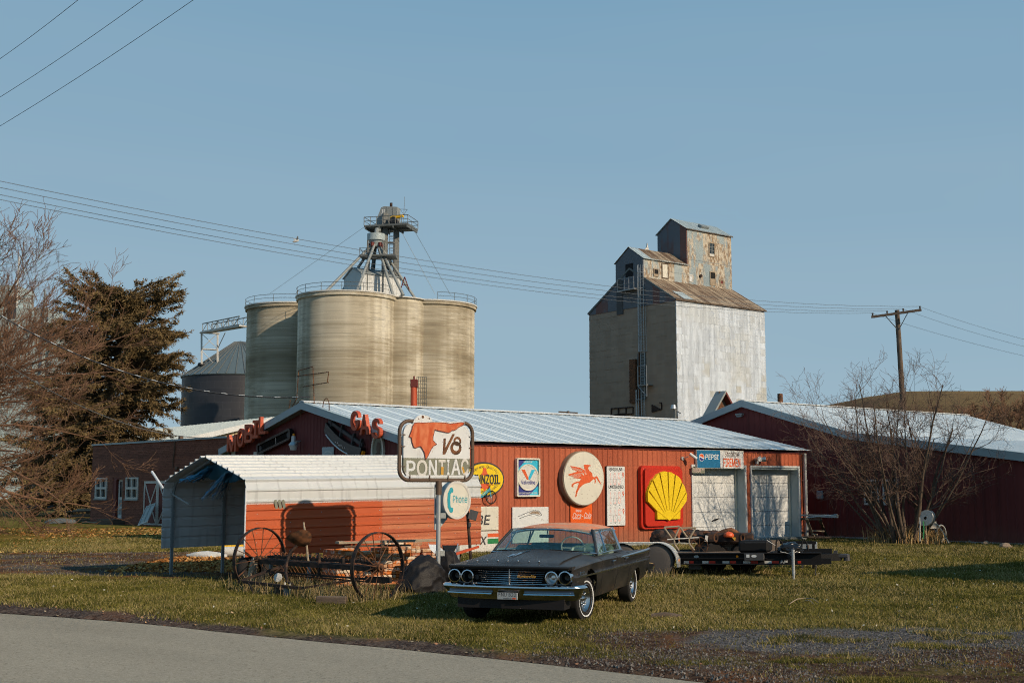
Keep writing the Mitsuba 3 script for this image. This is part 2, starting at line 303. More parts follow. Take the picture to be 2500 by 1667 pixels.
for k,x in enumerate(rx):
    wob = 0.05*(meshkit.fbm(np.array([[x*1.7,0,0]]),3)[0]-0.5)
    for l in lane: RV.append([x+nrm[0]*l,edge_y(x)+wob*2+nrm[1]*l,(-0.075 if l==0 else -0.022)+0.05*math.sin(min(l,7.9)/7.9*math.pi)])
m_=len(lane); RF=[]
for k in range(len(rx)-1):
    for l in range(m_-1):
        o=k*m_+l; RF += [[o,o+1,o+m_+1],[o,o+m_+1,o+m_]]
road = trimesh.Trimesh(np.array(RV),np.array(RF),process=False); road.invert() if road.face_normals[:,2].mean()<0 else None
def f_road(p,n,uv):
    x,y = p.x,p.y; al = x*0.79-y*0.61; ac = x*0.61+y*0.79
    g = N(x*85,y*85,1.0); h = N(x*38,y*38,2.0); big = F(al*0.25,ac*0.9,3.0,3); dk = SS(0.80,0.93,N(x*33,y*33,9.0))
    c = MX((0.200,0.181,0.146),(0.365,0.333,0.270),g*0.55+h*0.45)
    return c*(0.86+0.26*big)*(1-0.30*dk)
def f_roadbump(p,n,uv): return 0.004*N(p.x*75,p.y*75,2.0)+0.003*N(p.x*160,p.y*160,3.0)
scene['road_mat'] = {'type':'bumpmap','arbitrary':mikit.proc(f_roadbump,1e-3),'scale':1.0,'bsdf':{'type':'diffuse','reflectance':mikit.proc(f_road)}}
struct('road',road,'road_mat',smooth=True)
hx,hy = np.meshgrid(np.linspace(-700,1500,120),np.linspace(330,1500,60))
sst = lambda t: np.clip(t,0,1)**2*(3-2*np.clip(t,0,1))
hz = 0.86*(57*sst((hx-25)/190)+10*sst((hx-300)/250)+6*sst((hx+250)/220))*sst((hy-330)/330)*np.clip((1500-hy)/600,0,1)-1.5
hz += 4*(meshkit.fbm(np.stack([hx/120,hy/120,0*hx],-1),3)-0.5)*np.clip((hy-330)/200,0,1)
hm = trimesh.Trimesh(np.stack([hx,hy,hz],-1).reshape(-1,3),[[q,q+1,q+121] for r in range(59) for q in range(r*120,r*120+119)]+[[q,q+121,q+120] for r in range(59) for q in range(r*120,r*120+119)],process=False)
def f_hill(p,n,uv):
    g = F(p.x*0.02,p.y*0.02,1.0,4); h = F(p.x*0.2,p.y*0.2,p.z*0.2,3); rows = F(p.x*0.012,p.z*0.5,2.0,2)
    return MX(MX((0.085,0.055,0.030),(0.14,0.10,0.048),rows*0.6+h*0.4),mi.Color3f(0.065,0.045,0.028),SS(0.52,0.62,g)*0.8)
pmat('hill_mat',f_hill,0.95,spec=0.05)
struct('hill',hm,'hill_mat',smooth=True)
# ------------------------------------------------------------------ red steel workshop with its signs
def onp(u,v,o,n):
    d = ray(u,v); o = np.asarray(o,float)-[0,0,EYE]; return np.array([0,0,EYE])+d*(o@n)/(d@n)
def ribsheet(x0,x1,y0,y1,pitch=0.2286,h=0.022,w=0.045,minor=True,z0=0.0):
    """Ribbed steel sheet in the xy plane, ribs along y and proud in +z; y0,y1 numbers or functions of x. Closed at the back by a thickness."""
    xs=[(x0,0)]; n0=math.ceil((x0+0.02)/pitch-1e-6)
    k=n0
    while k*pitch < x1-0.02:
        c=k*pitch
        for dx,dz in ((-w,0),(-w*0.45,1),(w*0.45,1),(w,0)):
            if x0<c+dx<x1: xs.append((c+dx,dz*h))
        if minor and x0<c+pitch/2<x1-0.03:
            for dx,dz in ((-0.02,0),(0,0.18),(0.02,0)): 
                if c+pitch/2+dx<x1: xs.append((c+pitch/2+dx,dz*h))
        k+=1
    xs.append((x1,0)); f0=y0 if callable(y0) else (lambda x:y0); f1=y1 if callable(y1) else (lambda x:y1)
    V=[]; 
    for x,z in xs: V += [[x,f0(x),z0+z],[x,f1(x),z0+z],[x,f0(x),z0-0.012],[x,f1(x),z0-0.012]]
    Fc=[]
    for i in range(len(xs)-1):
        p,q=4*i,4*i+4; Fc += [[p,q,q+1],[p,q+1,p+1],[p+2,q+3,q+2],[p+2,p+3,q+3],[p,p+2,q+2],[p,q+2,q],[p+1,q+1,q+3],[p+1,q+3,p+3]]
    return trimesh.Trimesh(np.array(V),np.array(Fc),process=False)
def sheets(x0,x1,w): 
    n=max(1,round((x1-x0)/w)); e=np.linspace(x0,x1,n+1); return list(zip(e[:-1],e[1:]))
Q0 = np.array([-2.98,35.54,0.0]); LB=17.75; WB=12.55; HE=3.30; HA=4.62
FW = frame(Q0,a_,z_)                    # front wall: x along the wall, y up, z out
FG = frame(Q0,-b_,z_)                   # gable: x = -(distance from the near corner)
barn = thing('workshop_building','long red steel workshop with pale metal roof, covered in old signs','building')
gz = lambda x: HE-0.02+(HA-HE)*(1-abs(-x-WB/2)/(WB/2))
for x0,x1 in sheets(0,11.66,0.914): part(barn,'wall__sheet',mv(ribsheet(x0,x1,0.02,HE),FW),'siding')
for x0,x1 in sheets(11.66,LB,0.914): part(barn,'wall__sheet',mv(ribsheet(x0,x1,2.76,HE),FW),'siding')
for x0,x1 in ((14.50,14.73),(17.50,LB)): part(barn,'wall__sheet',mv(ribsheet(x0,x1,0.02,2.76),FW),'siding')
for x0,x1 in sheets(-WB,0,0.914): part(barn,'gable_wall__sheet',mv(ribsheet(x0,x1,0.02,gz),FG),'siding_shaded')
back = frame(Q0+b_*WB+a_*LB,-a_,z_); endw = frame(Q0+a_*LB,b_,z_)
part(barn,'wall_shell',cat(mv(bx(0,LB,0.02,HE,-0.06,0),back),mv(ext(Polygon([(0,0.02),(WB,0.02),(WB,HE),(WB/2,HA),(0,HE)]),0.05),endw),
    mv(bx(0,11.6,0.02,HE,-0.10,-0.03),FW),mv(bx(11.6,LB,2.8,HE,-0.10,-0.03),FW),mv(ext(Polygon([(-WB,0.02),(0,0.02),(0,HE-0.05),(-WB/2,HA-0.05),(-WB,HE-0.05)]),0.06,-0.1),FG)),'siding')
part(barn,'foundation',mv(bx(-0.05,LB+0.05,-0.2,0.12,-WB-0.05,0.05),FW),'grey')
sl = math.atan2(HA+0.16-HE-0.07,WB/2+0.25); rl=(WB/2+0.25)/math.cos(sl)
RF_ = frame(Q0-b_*0.25+z_*(HE+0.06)-a_*0.28,a_,b_*math.cos(sl)+z_*math.sin(sl))
RK_ = frame(Q0+b_*(WB+0.25)+z_*(HE+0.06)+a_*(LB+0.25),-a_,-b_*math.cos(sl)+z_*math.sin(sl))
RL=LB+0.53
for x0,x1 in sheets(0,RL,0.914): part(barn,'roof__sheet',mv(ribsheet(x0,x1,0,rl,h=0.026,w=0.04),RF_),'roof_metal')
part(barn,'roof',mv(ribsheet(0,RL,0,rl,h=0.026,w=0.04),RK_),'roof_metal')
rdg = Q0+b_*WB/2+z_*(HA+0.165)
part(barn,'ridge_cap',cat(mv(bx(0,RL,-0.17,0,0.0,0.03),frame(rdg-a_*0.30+z_*0.03,a_,b_*math.cos(sl)+z_*math.sin(sl))),mv(bx(0,RL,0,0.17,0.0,0.03),frame(rdg-a_*0.30+z_*0.03,a_,b_*math.cos(sl)-z_*math.sin(sl)))),'white')
for sg,nm in ((1,'near'),(-1,'far')):
    st = Q0+b_*(WB/2)-a_*0.315; dn = -b_*sg*math.cos(sl)-z_*math.sin(sl)
    top = st+z_*(HA+0.175)
    M = frame(top,dn,np.cross(-a_,dn) if sg<0 else np.cross(-a_,dn)); 
    oy = M[:3,1]; s_=-1 if oy[2]>0 else 1
    y0,y1=(0,0.24) if s_>0 else (-0.24,0)
    part(barn,'rake_trim',mv(cat(bx(0,rl+0.02,y0,y1,-0.03,0.0),bx(0,rl+0.02,(y0 if s_>0 else y1-0.03)-0.0,(y0+0.03 if s_>0 else y1),-0.16,-0.0301)),M),'slate_trim')
    part(barn,'soffit',mv(bx(0,rl,y0+0.2 if s_>0 else y0,y1 if s_>0 else y1-0.2,-0.30,-0.031),M),'slate_trim_dark')
part(barn,'eave_shade_strip',mv(bx(-0.25,LB+0.2,HE-0.07,HE+0.005,0.02,0.05),FW),'siding_shaded')  # dark strip standing in for the shade line under the roof overhang
part(barn,'corner_trim',mv(bx(-0.02,0.10,0.02,HE-0.02,0.02,0.045),FW),'siding_shaded')
part(barn,'corner_trim',mv(bx(-WB-0.02,-WB+0.10,0.02,HE-0.02,0.02,0.045),FG),'slate_trim')
part(barn,'downspout',mv(cat(rbx(LB-0.06,LB+0.06,0.1,HE-0.05,0.03,0.14,0.015),bx(LB-0.075,LB+0.075,1.0,1.05,0.02,0.145),bx(LB-0.075,LB+0.075,2.2,2.25,0.02,0.145)),FW),'galv')
for k,(x0,x1) in enumerate(((11.66,14.50),(14.73,17.50))):
    dk = part(barn,'garage_door',mv(cat(bx(x0,x0+0.07,0.02,2.74,0.0,0.05),bx(x1-0.07,x1,0.02,2.74,0.0,0.05),bx(x0,x1,2.69,2.76,0.003,0.053)),FW),'white_sheet',label=('white sectional garage door under the two-part banner','white sectional garage door crossed by the shadow of the bush')[k])
    part(barn,f'garage_door{"" if k==0 else "_001"}__jamb',mv(cat(bx(x0+0.01,x0+0.07,0.02,2.69,-0.42,0),bx(x1-0.07,x1-0.01,0.02,2.69,-0.42,0),bx(x0+0.01,x1-0.01,2.62,2.69,-0.42,0)),FW),'slate_trim')
    for r in range(5):
        y0,y1 = 0.03+r*0.525,0.03+(r+1)*0.525-0.012
        ms=[rbx(x0+0.08,x1-0.08,y0,y1,-0.47,-0.42,0.008)]
        nw=4; wq=(x1-x0-0.16)/nw
        for q in range(nw):
            xa,xb=x0+0.08+q*wq+0.07,x0+0.08+(q+1)*wq-0.07; ya,yb=y0+0.09,y1-0.09
            ring = sbox(xa,ya,xb,yb).difference(sbox(xa+0.035,ya+0.035,xb-0.035,yb-0.035))
            ms.append(ext(ring,0.010,-0.421))
        part(barn,f'garage_door{"" if k==0 else "_001"}__panel',mv(cat(ms),FW),'white')
    part(barn,f'garage_door{"" if k==0 else "_001"}__stop_trim',mv(cat(bx(x1-0.13,x1-0.071,0.03,2.62,-0.418,-0.36),bx(x0+0.071,x0+0.12,0.03,2.62,-0.418,-0.37)),FW),'cream')
# rusty bent-bar frame on the ridge
br=[]; zr=HA+0.17
for (u0,v0,u1,v1) in ((724,974,729,905),(767,985,764,895),(729,905,764,895),(726,918,803,908),(803,908,799,933),(724,974,704,1010),(704,1010,709,975),(740,944,803,933)):
    p,q=onp(u0,v0,Q0-a_*0.2,a_),onp(u1,v1,Q0-a_*0.2,a_); br.append(rod(p,q,0.016,5))
for (uc,vc_,r) in ((728,1000,0.20),(796,993,0.21)):
    c=onp(uc,vc_,Q0-a_*0.2,a_); t=np.linspace(0,math.pi,13); br.append(tube([c-b_*r*math.cos(q)+z_*r*1.3*math.sin(q) for q in t],0.016,5)); br.append(rod(c-b_*r-z_*0.25,c-b_*r,0.016,5))
solo('bar_frame','rusty bent-bar ornament standing on the peak of the red workshop roof','metal frame',br,'rust')
# three-dimensional letters on the rake
def letter_pos(u,v): return -float((onp(u,v,Q0-a_*0.30,a_)-(Q0-a_*0.30))@b_), float(onp(u,v,Q0-a_*0.30,a_)[2])
FL = frame(Q0-a_*0.345,-b_,z_)
for ch,u0,u1,vb,vt,lab in (('M',563,587,1102,1062,'wide orange-red block letter M at the left foot of the roof edge'),('O',588,605,1090,1048,'orange-red block letter O standing right of the letter M'),
    ('B',606,627,1080,1037,'orange-red block letter B between the O and the I'),('I',626,640,1069,1027,'slim orange-red block letter I on the roof edge'),('L',641,659,1059,1018,'orange-red block letter L nearest the peak on the left slope'),
    ('G',866,887,1050,1005,'orange-red block letter G nearest the peak on the right slope'),('A',889,911,1060,1013,'orange-red block letter A between G and S on the right slope'),('S',918,940,1069,1023,'orange-red block letter S lowest on the right slope')):
    x0,yb=letter_pos(u0,vb); x1,_=letter_pos(u1,vb); _,yt=letter_pos((u0+u1)/2,vt); 
    m = txt(ch,yt-yb,x0,yb,w=abs(x1-x0)*0.94,d=0.12,bold=True)
    k = solo('sign_letter',lab,'letter',mv(m,FL),'orange_red',group='block letters on the workshop gable')
    part(k,'backing',mv(ext(sbox(x0+0.03,yb+0.06,x0+abs(x1-x0)*0.4,yb+0.12),0.06,-0.05),FL),'black')
# car fronts and fittings on the gable
FGo = frame(Q0-a_*0.03,-b_,z_)
def gpt(u,v): q=onp(u,v,Q0-a_*0.03,a_); return np.array([-float((q-Q0)@b_),float(q[2])])
def strip2(p,q,w): 
    p,q=np.array(p),np.array(q); d=(q-p)/np.linalg.norm(q-p); return p,q,d
p,q=gpt(638,1098),gpt(720,1058); L=np.linalg.norm(q-p); ang=math.degrees(math.atan2(*(q-p)[::-1]))
GM = FGo@frame([*((p+q)/2),0.05],[math.cos(math.radians(ang)),math.sin(math.radians(ang)),0],[-math.sin(math.radians(ang)),math.cos(math.radians(ang)),0])
g = thing('car_grille','black car grille hung slanting on the gable under the left letters','car grille')
part(g,'shell',mv(ext(rrect(-L/2,-0.20,L/2,0.20,0.12).difference(rrect(-L/2+0.09,-0.12,L/2-0.09,0.12,0.05)),0.14),GM),'black_gloss',smooth=40)
part(g,'insert',mv(cat(ext(rrect(-L/2+0.05,-0.14,L/2-0.05,0.14,0.05),0.05),*[bx(-L/2+0.3,L/2-0.3,y-0.008,y+0.008,0.05,0.085) for y in np.linspace(-0.1,0.1,6)]),GM),'black')
for sx in (-1,1): part(g,'lamp_opening',mv(cyl([sx*(L/2-0.22),0,0.05],[sx*(L/2-0.22),0,0.10],0.10),GM),'charcoal')
part(g,'badge',mv(bx(0.12,0.15,-0.10,0.12,0.085,0.10),GM),'chrome_worn')
p,q=gpt(806,1046),gpt(893,1108); L=np.linalg.norm(q-p); an=math.atan2(*(q-p)[::-1])
GM = FGo@frame([*((p+q)/2),0.05],[math.cos(an),math.sin(an),0],[-math.sin(an),math.cos(an),0])
g = thing('car_bumper','curved black car bumper with amber lamp on the gable under the letters G A S','bumper')
bow = lambda x: -0.16*(1-(x/(L/2))**2)
xs=np.linspace(-L/2,L/2,15)
part(g,'face',mv(ext(Polygon([(x,bow(x)+0.20) for x in xs]+[(x,bow(x)*1.2-0.10) for x in xs[::-1]]),0.16),GM),'black_gloss',smooth=40)
part(g,'chrome_lip',mv(tube([[x,bow(x)*1.2-0.10,0.16] for x in xs[1:11]],0.022,8),GM),'chrome')
part(g,'bracket',mv(cat(bx(-L/2,L/2*0.9,0.2,0.30,0.0,0.08),*[bx(x-0.03,x+0.03,0.05,0.42,0.0,0.10) for x in (-1.0,-0.3,0.5,1.0)]),GM),'charcoal')
part(g,'script_mark',mv(cat(*[bx(x,x+0.05,bow(x)-0.03+0.03*(i%2),bow(x)+0.0+0.03*(i%2),0.16,0.175) for i,x in enumerate(np.linspace(-0.35,0.25,6))]),GM),'chrome_worn')
part(g,'amber_lamp',mv(cat(rbx(L/2-0.12,L/2+0.06,-0.34,-0.12,0.0,0.12,0.02),rbx(L/2-0.12,L/2+0.06,-0.10,0.10,0.0,0.12,0.02)),GM),'amber')
c=gpt(735,1080); g=thing('barn_light','silver barn lantern hung between the grille and the bumper','lamp')
LM=FGo@frame([c[0],c[1],0.28],[1,0,0],[0,1,0])
R_=frame([0,0,0],[1,0,0],[0,0,-1])
part(g,'hood',mv(lathe([(0.02,0.22),(0.075,0.21),(0.085,0.02),(0.16,-0.06),(0.17,-0.10),(0.15,-0.10),(0.0,-0.05)],20),LM@R_),'galv',smooth=35)
part(g,'lens',mv(lathe([(0.0,-0.26),(0.10,-0.26),(0.145,-0.10),(0.0,-0.10)],20),LM@R_),'white_dull',smooth=35)
part(g,'photocell',mv(lathe([(0.0,0.30),(0.04,0.29),(0.04,0.22),(0.0,0.22)],12),LM@R_),'amber',smooth=35)
part(g,'arm',mv(cat(rod([0,0.05,-0.08],[0,0.05,-0.28],0.02),rod([0.08,0.0,0],[0.26,0.0,-0.05],0.018),cyl([0.26,0.0,-0.06],[0.26,0.0,0.04],0.04)),LM),'steel')
c=gpt(925,1101); g=thing('oval_plaque','cream oval plaque with a dark portrait under the letter S','plaque')
OM=FGo@frame([c[0],c[1],0.0],[1,0,0],[0,1,0])
part(g,'frame',mv(ext(ell(0,0,0.36,0.56).difference(ell(0,0,0.29,0.47)),0.07),OM),'cream',smooth=40)
part(g,'picture',mv(ext(ell(0,0,0.30,0.48),0.03),OM),'bronze_green')
part(g,'figure',mv(cat(ext(ell(0.03,0.1,0.12,0.18),0.012,0.03),ext(ell(0.0,-0.2,0.2,0.16),0.012,0.03)),OM),'brownmetal')
def smallsign(u,v,w,h,label,m='white_dull',text=None,ink='ink',cat_='sign'):
    c=gpt(u,v); k=thing('small_sign',label,cat_); M=FGo@frame([c[0],c[1],0.0],[1,0,0],[0,1,0])
    part(k,'plate',mv(ext(rrect(-w/2,-h/2,w/2,h/2,0.03),0.015),M),m)
    if text: part(k,'lettering',mv(txt(text,h*0.3,0,-h*0.12,w=w*0.75,d=0.004,z0=0.015,align='c'),M),ink)
    return k,M
k,M=smallsign(801,1109,0.78,0.48,'grey plate with an arched emblem below the bumper on the gable','slate_trim')
part(k,'emblem',mv(cat(ext(ell(0,-0.02,0.30,0.13).difference(ell(0,-0.02,0.26,0.10)),0.006,0.015),bx(-0.2,0.2,-0.05,-0.02,0.015,0.021)),M),'white_dull')
smallsign(626,1113,0.42,0.32,'small pale notice with red print under the slanting grille','white_dull','NOTICE','sign_red')
smallsign(688,1115,0.30,0.16,'tiny grey plate just above the shelter roof on the gable','galv')
smallsign(570,1110,0.34,0.26,'small framed plate below the letter M','white_dull')
c=gpt(644,1112); solo('spotlight','small white spotlight tilted below the slanting grille','lamp',mv(cyl([0,0.05,0.05],[0.10,-0.08,0.16],0.06,0.08,12),FGo@frame([c[0],c[1],0],[1,0,0],[0,1,0])),'white',smooth=35)
solo('vent_hood','small round dark vent between the grey plates on the gable','vent',mv(lathe([(0,0.08),(0.08,0.06),(0.13,0.0),(0,0.0)],14),FGo@frame([*gpt(754,1117),0],[1,0,0],[0,1,0])),'grey_dark',smooth=40)
# ---- signs on the long wall
def wsign(x,y): return FW@frame([x,y,0.024],[1,0,0],[0,1,0])
def arc_text(s,h,R,a0,a1,cx,cy,flip=False,z0=0,d=0.004,sx=1.0,sy=1.0):
    ms=[]
    for i,ch in enumerate(s):
        if ch==' ': continue
        an = a0+(a1-a0)*i/(len(s)-1); m=txt(ch,h,0,0,d=d,z0=z0,align='c')
        px,py=cx+R*sx*math.sin(an),cy+R*sy*math.cos(an)*(1 if not flip else -1); r=-an if not flip else an
        ms.append(mv(m,frame([px,py,0],[math.cos(r),math.sin(r),0],[-math.sin(r),math.cos(r),0])))
    return cat(*ms)
k=thing('oval_sign','yellow oval oil sign with black rim and red bell, half behind the shelter','sign'); M=wsign(float((onp(1179,1170,Q0,b_)-Q0)@a_),2.20)
part(k,'rim',mv(ext(ell(0,0,0.76,0.53),0.05),M),'ink'); part(k,'face',mv(ext(ell(0,0,0.71,0.48),0.012,0.05),M),'sign_yellow')
part(k,'lettering',mv(cat(txt('PENNZOIL',0.27,0,-0.13,w=1.16,d=0.006,z0=0.074,bold=True,align='c'),arc_text('Supreme Quality',0.085,0.40,-0.85,0.95,0,-0.02,z0=0.063,sx=1.35,sy=0.92),arc_text('Safe Lubrication',0.085,0.47,-0.95,0.85,0,0.02,True,z0=0.063,sx=1.15,sy=0.92),txt('R',0.05,0.42,-0.21,d=0.004,z0=0.063),ext(Point(0.435,-0.19).buffer(0.05).difference(Point(0.435,-0.19).buffer(0.042)),0.004,0.063)),M),'ink')
bell=unary_union([Polygon([(-0.09,0.16),(-0.075,0.27),(0.075,0.27),(0.09,0.16)]),rrect(-0.06,0.26,0.06,0.35,0.02),Polygon([(-0.20,-0.30),(-0.12,-0.12),(0.12,-0.12),(0.20,-0.30),(0.05,-0.27),(0.03,-0.36),(-0.03,-0.36),(-0.05,-0.27)]),sbox(-0.13,0.12,0.13,0.18)])
part(k,'bell',mv(ext(bell,0.008,0.062),M),'orange_stripe')
k=thing('motor_oil_sign','upright blue and white framed sign with red and blue letter V','sign'); M=wsign(4.31,2.27); w,h=0.46,0.60
part(k,'frame',mv(ext(rrect(-w,-h,w,h,0.05).difference(rrect(-w+0.05,-h+0.05,w-0.05,h-0.05,0.02)),0.12),M),'cream',smooth=40)
part(k,'face',mv(ext(Polygon([(-0.42,-0.56),(0.42,-0.56),(0.42,0.02),(-0.05,0.56),(-0.42,0.56)]),0.06),M),'navy')
part(k,'light_field',mv(cat(ext(Polygon([(0.42,0.56),(-0.05,0.56),(-0.42,0.22),(0.42,-0.22)]),0.064),ext(Polygon([(0.05,-0.56),(0.42,-0.56),(0.42,-0.25)]),0.064)),M),'cyan_sign')
part(k,'disc',mv(ext(ell(0,0.0,0.405,0.405),0.02,0.064),M),'white_dull',smooth=40); part(k,'ring',mv(ext(ell(0,0,0.415,0.415).difference(ell(0,0,0.375,0.375)),0.035,0.065),M),'cream',smooth=40)
part(k,'letter_arm',mv(ext(Polygon([(-0.27,0.24),(-0.13,0.24),(0.03,-0.07),(-0.05,-0.07)]),0.008,0.084),M),'orange_stripe'); part(k,'letter_arm',mv(ext(Polygon([(0.28,0.24),(0.14,0.24),(0.0,-0.03),(0.02,-0.07),(0.07,-0.07)]),0.008,0.085),M),'cyan_sign')
part(k,'lettering',mv(txt('Valvoline',0.115,0,-0.21,w=0.56,d=0.006,z0=0.084,bold=True,align='c'),M),'navy')
part(k,'caption',mv(cat(txt('WE FEATURE',0.045,-0.0,0.46,w=0.34,d=0.004,z0=0.066,bold=True,shear=0.2,align='c'),txt('140 YEARS UNDER THE HOOD',0.045,0,-0.51,w=0.74,d=0.004,z0=0.066,bold=True,align='c')),M),'white')
k=thing('winged_horse_sign','large round cream sign with a red winged horse','sign'); M=wsign(6.50,2.25)
part(k,'drum',mv(ext(Point(0,0).buffer(0.88,quad_segs=20),0.20),M),'plaster',smooth=40); part(k,'face',mv(ext(Point(0,0).buffer(0.85,quad_segs=20),0.03,0.20),M),'cream',smooth=40)
def PX(pts,cx,cy,sx,sy): return [((x-cx)*sx,(cy-y)*sy) for x,y in pts]
hs = lambda pts: PX(pts,1123,458,1/228.0,1/318.0)
horse=unary_union([Polygon(hs([(1118,320),(1140,318),(1183,320),(1185,332),(1170,336),(1160,358),(1172,378),(1200,405),(1206,440),(1225,445),(1245,432),(1252,440),(1290,520),(1278,512),(1240,452),(1232,465),(1238,485),(1228,512),(1224,505),(1228,478),(1215,462),(1200,478),(1175,500),(1130,512),(1108,525),(1088,545),(1075,560),(1058,595),(1050,615),(1048,640),(1036,648),(1034,636),(1042,610),(1040,596),(1055,560),(1064,530),(1070,505),(1085,475),(1105,455),(1125,435),(1120,410),(1112,385),(1124,350)])).buffer(0),
    Polygon(hs([(1075,488),(1050,492),(1020,505),(1002,520),(1000,540),(1015,550),(1018,538),(1012,530),(1025,518),(1055,506),(1078,505)])).buffer(0)])
wing1=Polygon(hs([(988,332),(1085,350),(1118,372),(1140,400),(1145,415),(1110,405),(1040,382),(1010,370)])); wing2=Polygon(hs([(966,420),(1060,388),(1090,400),(1118,430),(1140,440),(1120,462),(1080,460),(1020,455),(1008,450),(1030,445),(985,435)]))
part(k,'horse',mv(ext(horse,0.010,0.23),M),'orange_stripe')
cuts1=unary_union([LineString(hs([(1000,345+q),(1105,372+q*0.9)])).buffer(0.006) for q in (2,11,20)]); cuts2=unary_union([LineString(hs([(990,428+q),(1095,405+q*1.2)])).buffer(0.006) for q in (0,9,18,27)]); cuts3=unary_union([LineString(hs([(1122+q*6,392-q),(1138+q*5,412)])).buffer(0.008) for q in (0,1,2)]+[LineString(hs([(1080+q*12,432-q*2),(1092+q*12,446)])).buffer(0.006) for q in range(3)])
part(k,'wing',mv(ext(wing1.buffer(0).difference(cuts1),0.010,0.2305),M),'orange_stripe'); part(k,'wing',mv(ext(wing2.buffer(0).difference(cuts2),0.014,0.2305),M),'orange_stripe')
part(k,'mane_lines',mv(ext(unary_union([LineString(hs([(1112+q*4,352+q*13),(1126+q*4,350+q*13)])).buffer(0.006) for q in range(6)]),0.014,0.2305),M),'cream')
k=thing('price_board','tall white petrol price board with faded numerals','sign'); M=wsign(8.05,1.68)
part(k,'board',mv(ext(rrect(-0.40,-0.97,0.40,0.97,0.02),0.05),M),'white'); part(k,'edge',mv(ext(rrect(-0.425,-0.98,0.405,0.98,0.02).difference(rrect(-0.39,-0.96,0.395,0.96,0.02)),0.046),M),'ink')
part(k,'heading',mv(cat(txt('REGULAR',0.10,0.0,0.83,w=0.58,d=0.005,z0=0.05,bold=True,align='c'),txt('UNLEADED',0.10,0.0,0.245,w=0.66,d=0.005,z0=0.05,bold=True,align='c')),M),'ink')
dg=[];fr=[];nn=[]
for yb,ds in ((0.36,'105'),(-0.26,'118'),(-0.84,'115')):
    for q,ch in enumerate(ds):
        x=-0.24+q*0.19; part(k,'numeral',mv(txt(ch,0.40,x,yb,w=0.12 if ch!='1' else 0.06,d=0.004,z0=0.05,align='c'),M),'faded_pink'); fr += [bx(x-0.085,x+0.085,yb+0.195,yb+0.20,0.05,0.055)]+[ext(Point(x,yy).buffer(0.014),0.008,0.05) for yy in (yb-0.045,yb+0.45)]
        if q==1: fr += [bx(x-0.088,x-0.083,yb,yb+0.2,0.05,0.056),bx(x+0.083,x+0.088,yb,yb+0.2,0.05,0.056),bx(x-0.088,x+0.088,yb-0.02,yb-0.012,0.05,0.056)]
    nn.append(txt('9',0.17,0.32,yb+0.24,w=0.075,d=0.005,z0=0.05,bold=True,align='c'))
part(k,'clip',mv(cat(fr),M),'ink'); part(k,'fraction_digit',mv(cat(nn),M),'orange_stripe')
k=thing('scallop_sign','big red square sign with a raised yellow scallop shell','sign'); M=wsign(10.06,1.63)
part(k,'tray',mv(ext(rrect(-0.96,-1.06,0.96,1.06,0.16),0.14),M),'sign_red',smooth=40); part(k,'panel',mv(ext(rrect(-0.86,-0.97,0.92,0.98,0.14),0.10,0.14),M),'sign_red',smooth=40)
sh = lambda pts: PX(pts,1945,660,1/205.0,1/305.0)
fan=Polygon(sh([(1978,902),(1960,888),(1860,886),(1858,800),(1772,700),(1770,612),(1785,560),(1800,530),(1815,490),(1840,465),(1868,425),(1890,415),(1920,398),(1945,393),(1968,400),(2000,402),(2035,425),(2065,440),(2095,475),(2105,505),(2130,545),(2145,600),(2155,620),(2152,690),(2140,715),(2085,795),(2082,886),(1995,888)])).buffer(0)
ctr=np.array(sh([(1978,850)])[0]); tips=sh([(1785,600),(1820,490),(1888,412),(1968,398),(2040,430),(2108,505),(2148,610)])
inner=sh([(1928,820),(1940,808),(1955,800),(1976,795),(1998,800),(2012,808),(2024,820)])
cuts=unary_union([Polygon([(t[0]-0.025,t[1]),(t[0]+0.025,t[1]+0.01),(i_[0]+0.006,i_[1]),(i_[0]-0.006,i_[1])]).buffer(0.004) for t,i_ in zip(tips,inner)]+[LineString(sh([(1862,800),(1955,885)])).buffer(0.008),LineString(sh([(2080,800),(2000,885)])).buffer(0.008)])
part(k,'shell_body',mv(ext(fan,0.05,0.24),M),'sign_yellow',smooth=30)
raised=fan.buffer(-0.004).difference(cuts)
for g_ in sorted(getattr(raised,'geoms',[raised]),key=lambda g:g.centroid.x):
    if g_.area>0.002: part(k,'rib',mv(ext(g_,0.06,0.29),M),'sign_yellow',smooth=30)
part(k,'groove',mv(ext(fan.intersection(cuts.buffer(0.004)),0.006,0.29),M),'maroon')
k=thing('drink_banner','wide two-part sign, blue cola half beside a white firemen half','sign'); M=wsign(13.06,2.95); 
part(k,'board',mv(bx(-1.21,1.21,-0.31,0.33,0.0,0.10),M),'white_dull'); part(k,'blue_half',mv(bx(-1.20,-0.02,-0.30,0.32,0.10,0.105),M),'pepsi_blue'); part(k,'white_half',mv(bx(-0.015,1.20,-0.30,0.32,0.10,0.104),M),'white')
part(k,'globe',mv(ext(Point(-0.98,0.06).buffer(0.135),0.006,0.1055),M),'white'); 
cir=Point(-0.98,0.06).buffer(0.118); wv=[(-0.98-0.14+0.28*q/12,0.06+0.02+0.022*math.sin(q/12*6.28)) for q in range(13)]; wl=[(x,y-0.045) for x,y in wv]
part(k,'globe_top',mv(ext(cir.intersection(Polygon(wv+[(-0.8,0.4),(-1.2,0.4)])),0.004,0.112),M),'orange_stripe'); part(k,'globe_base',mv(ext(cir.intersection(Polygon(wl+[(-0.8,-0.4),(-1.2,-0.4)])),0.004,0.112),M),'navy')
part(k,'lettering',mv(txt('PEPSI',0.17,-0.80,0.0,w=0.68,d=0.006,z0=0.105,bold=True,shear=0.15),M),'white')
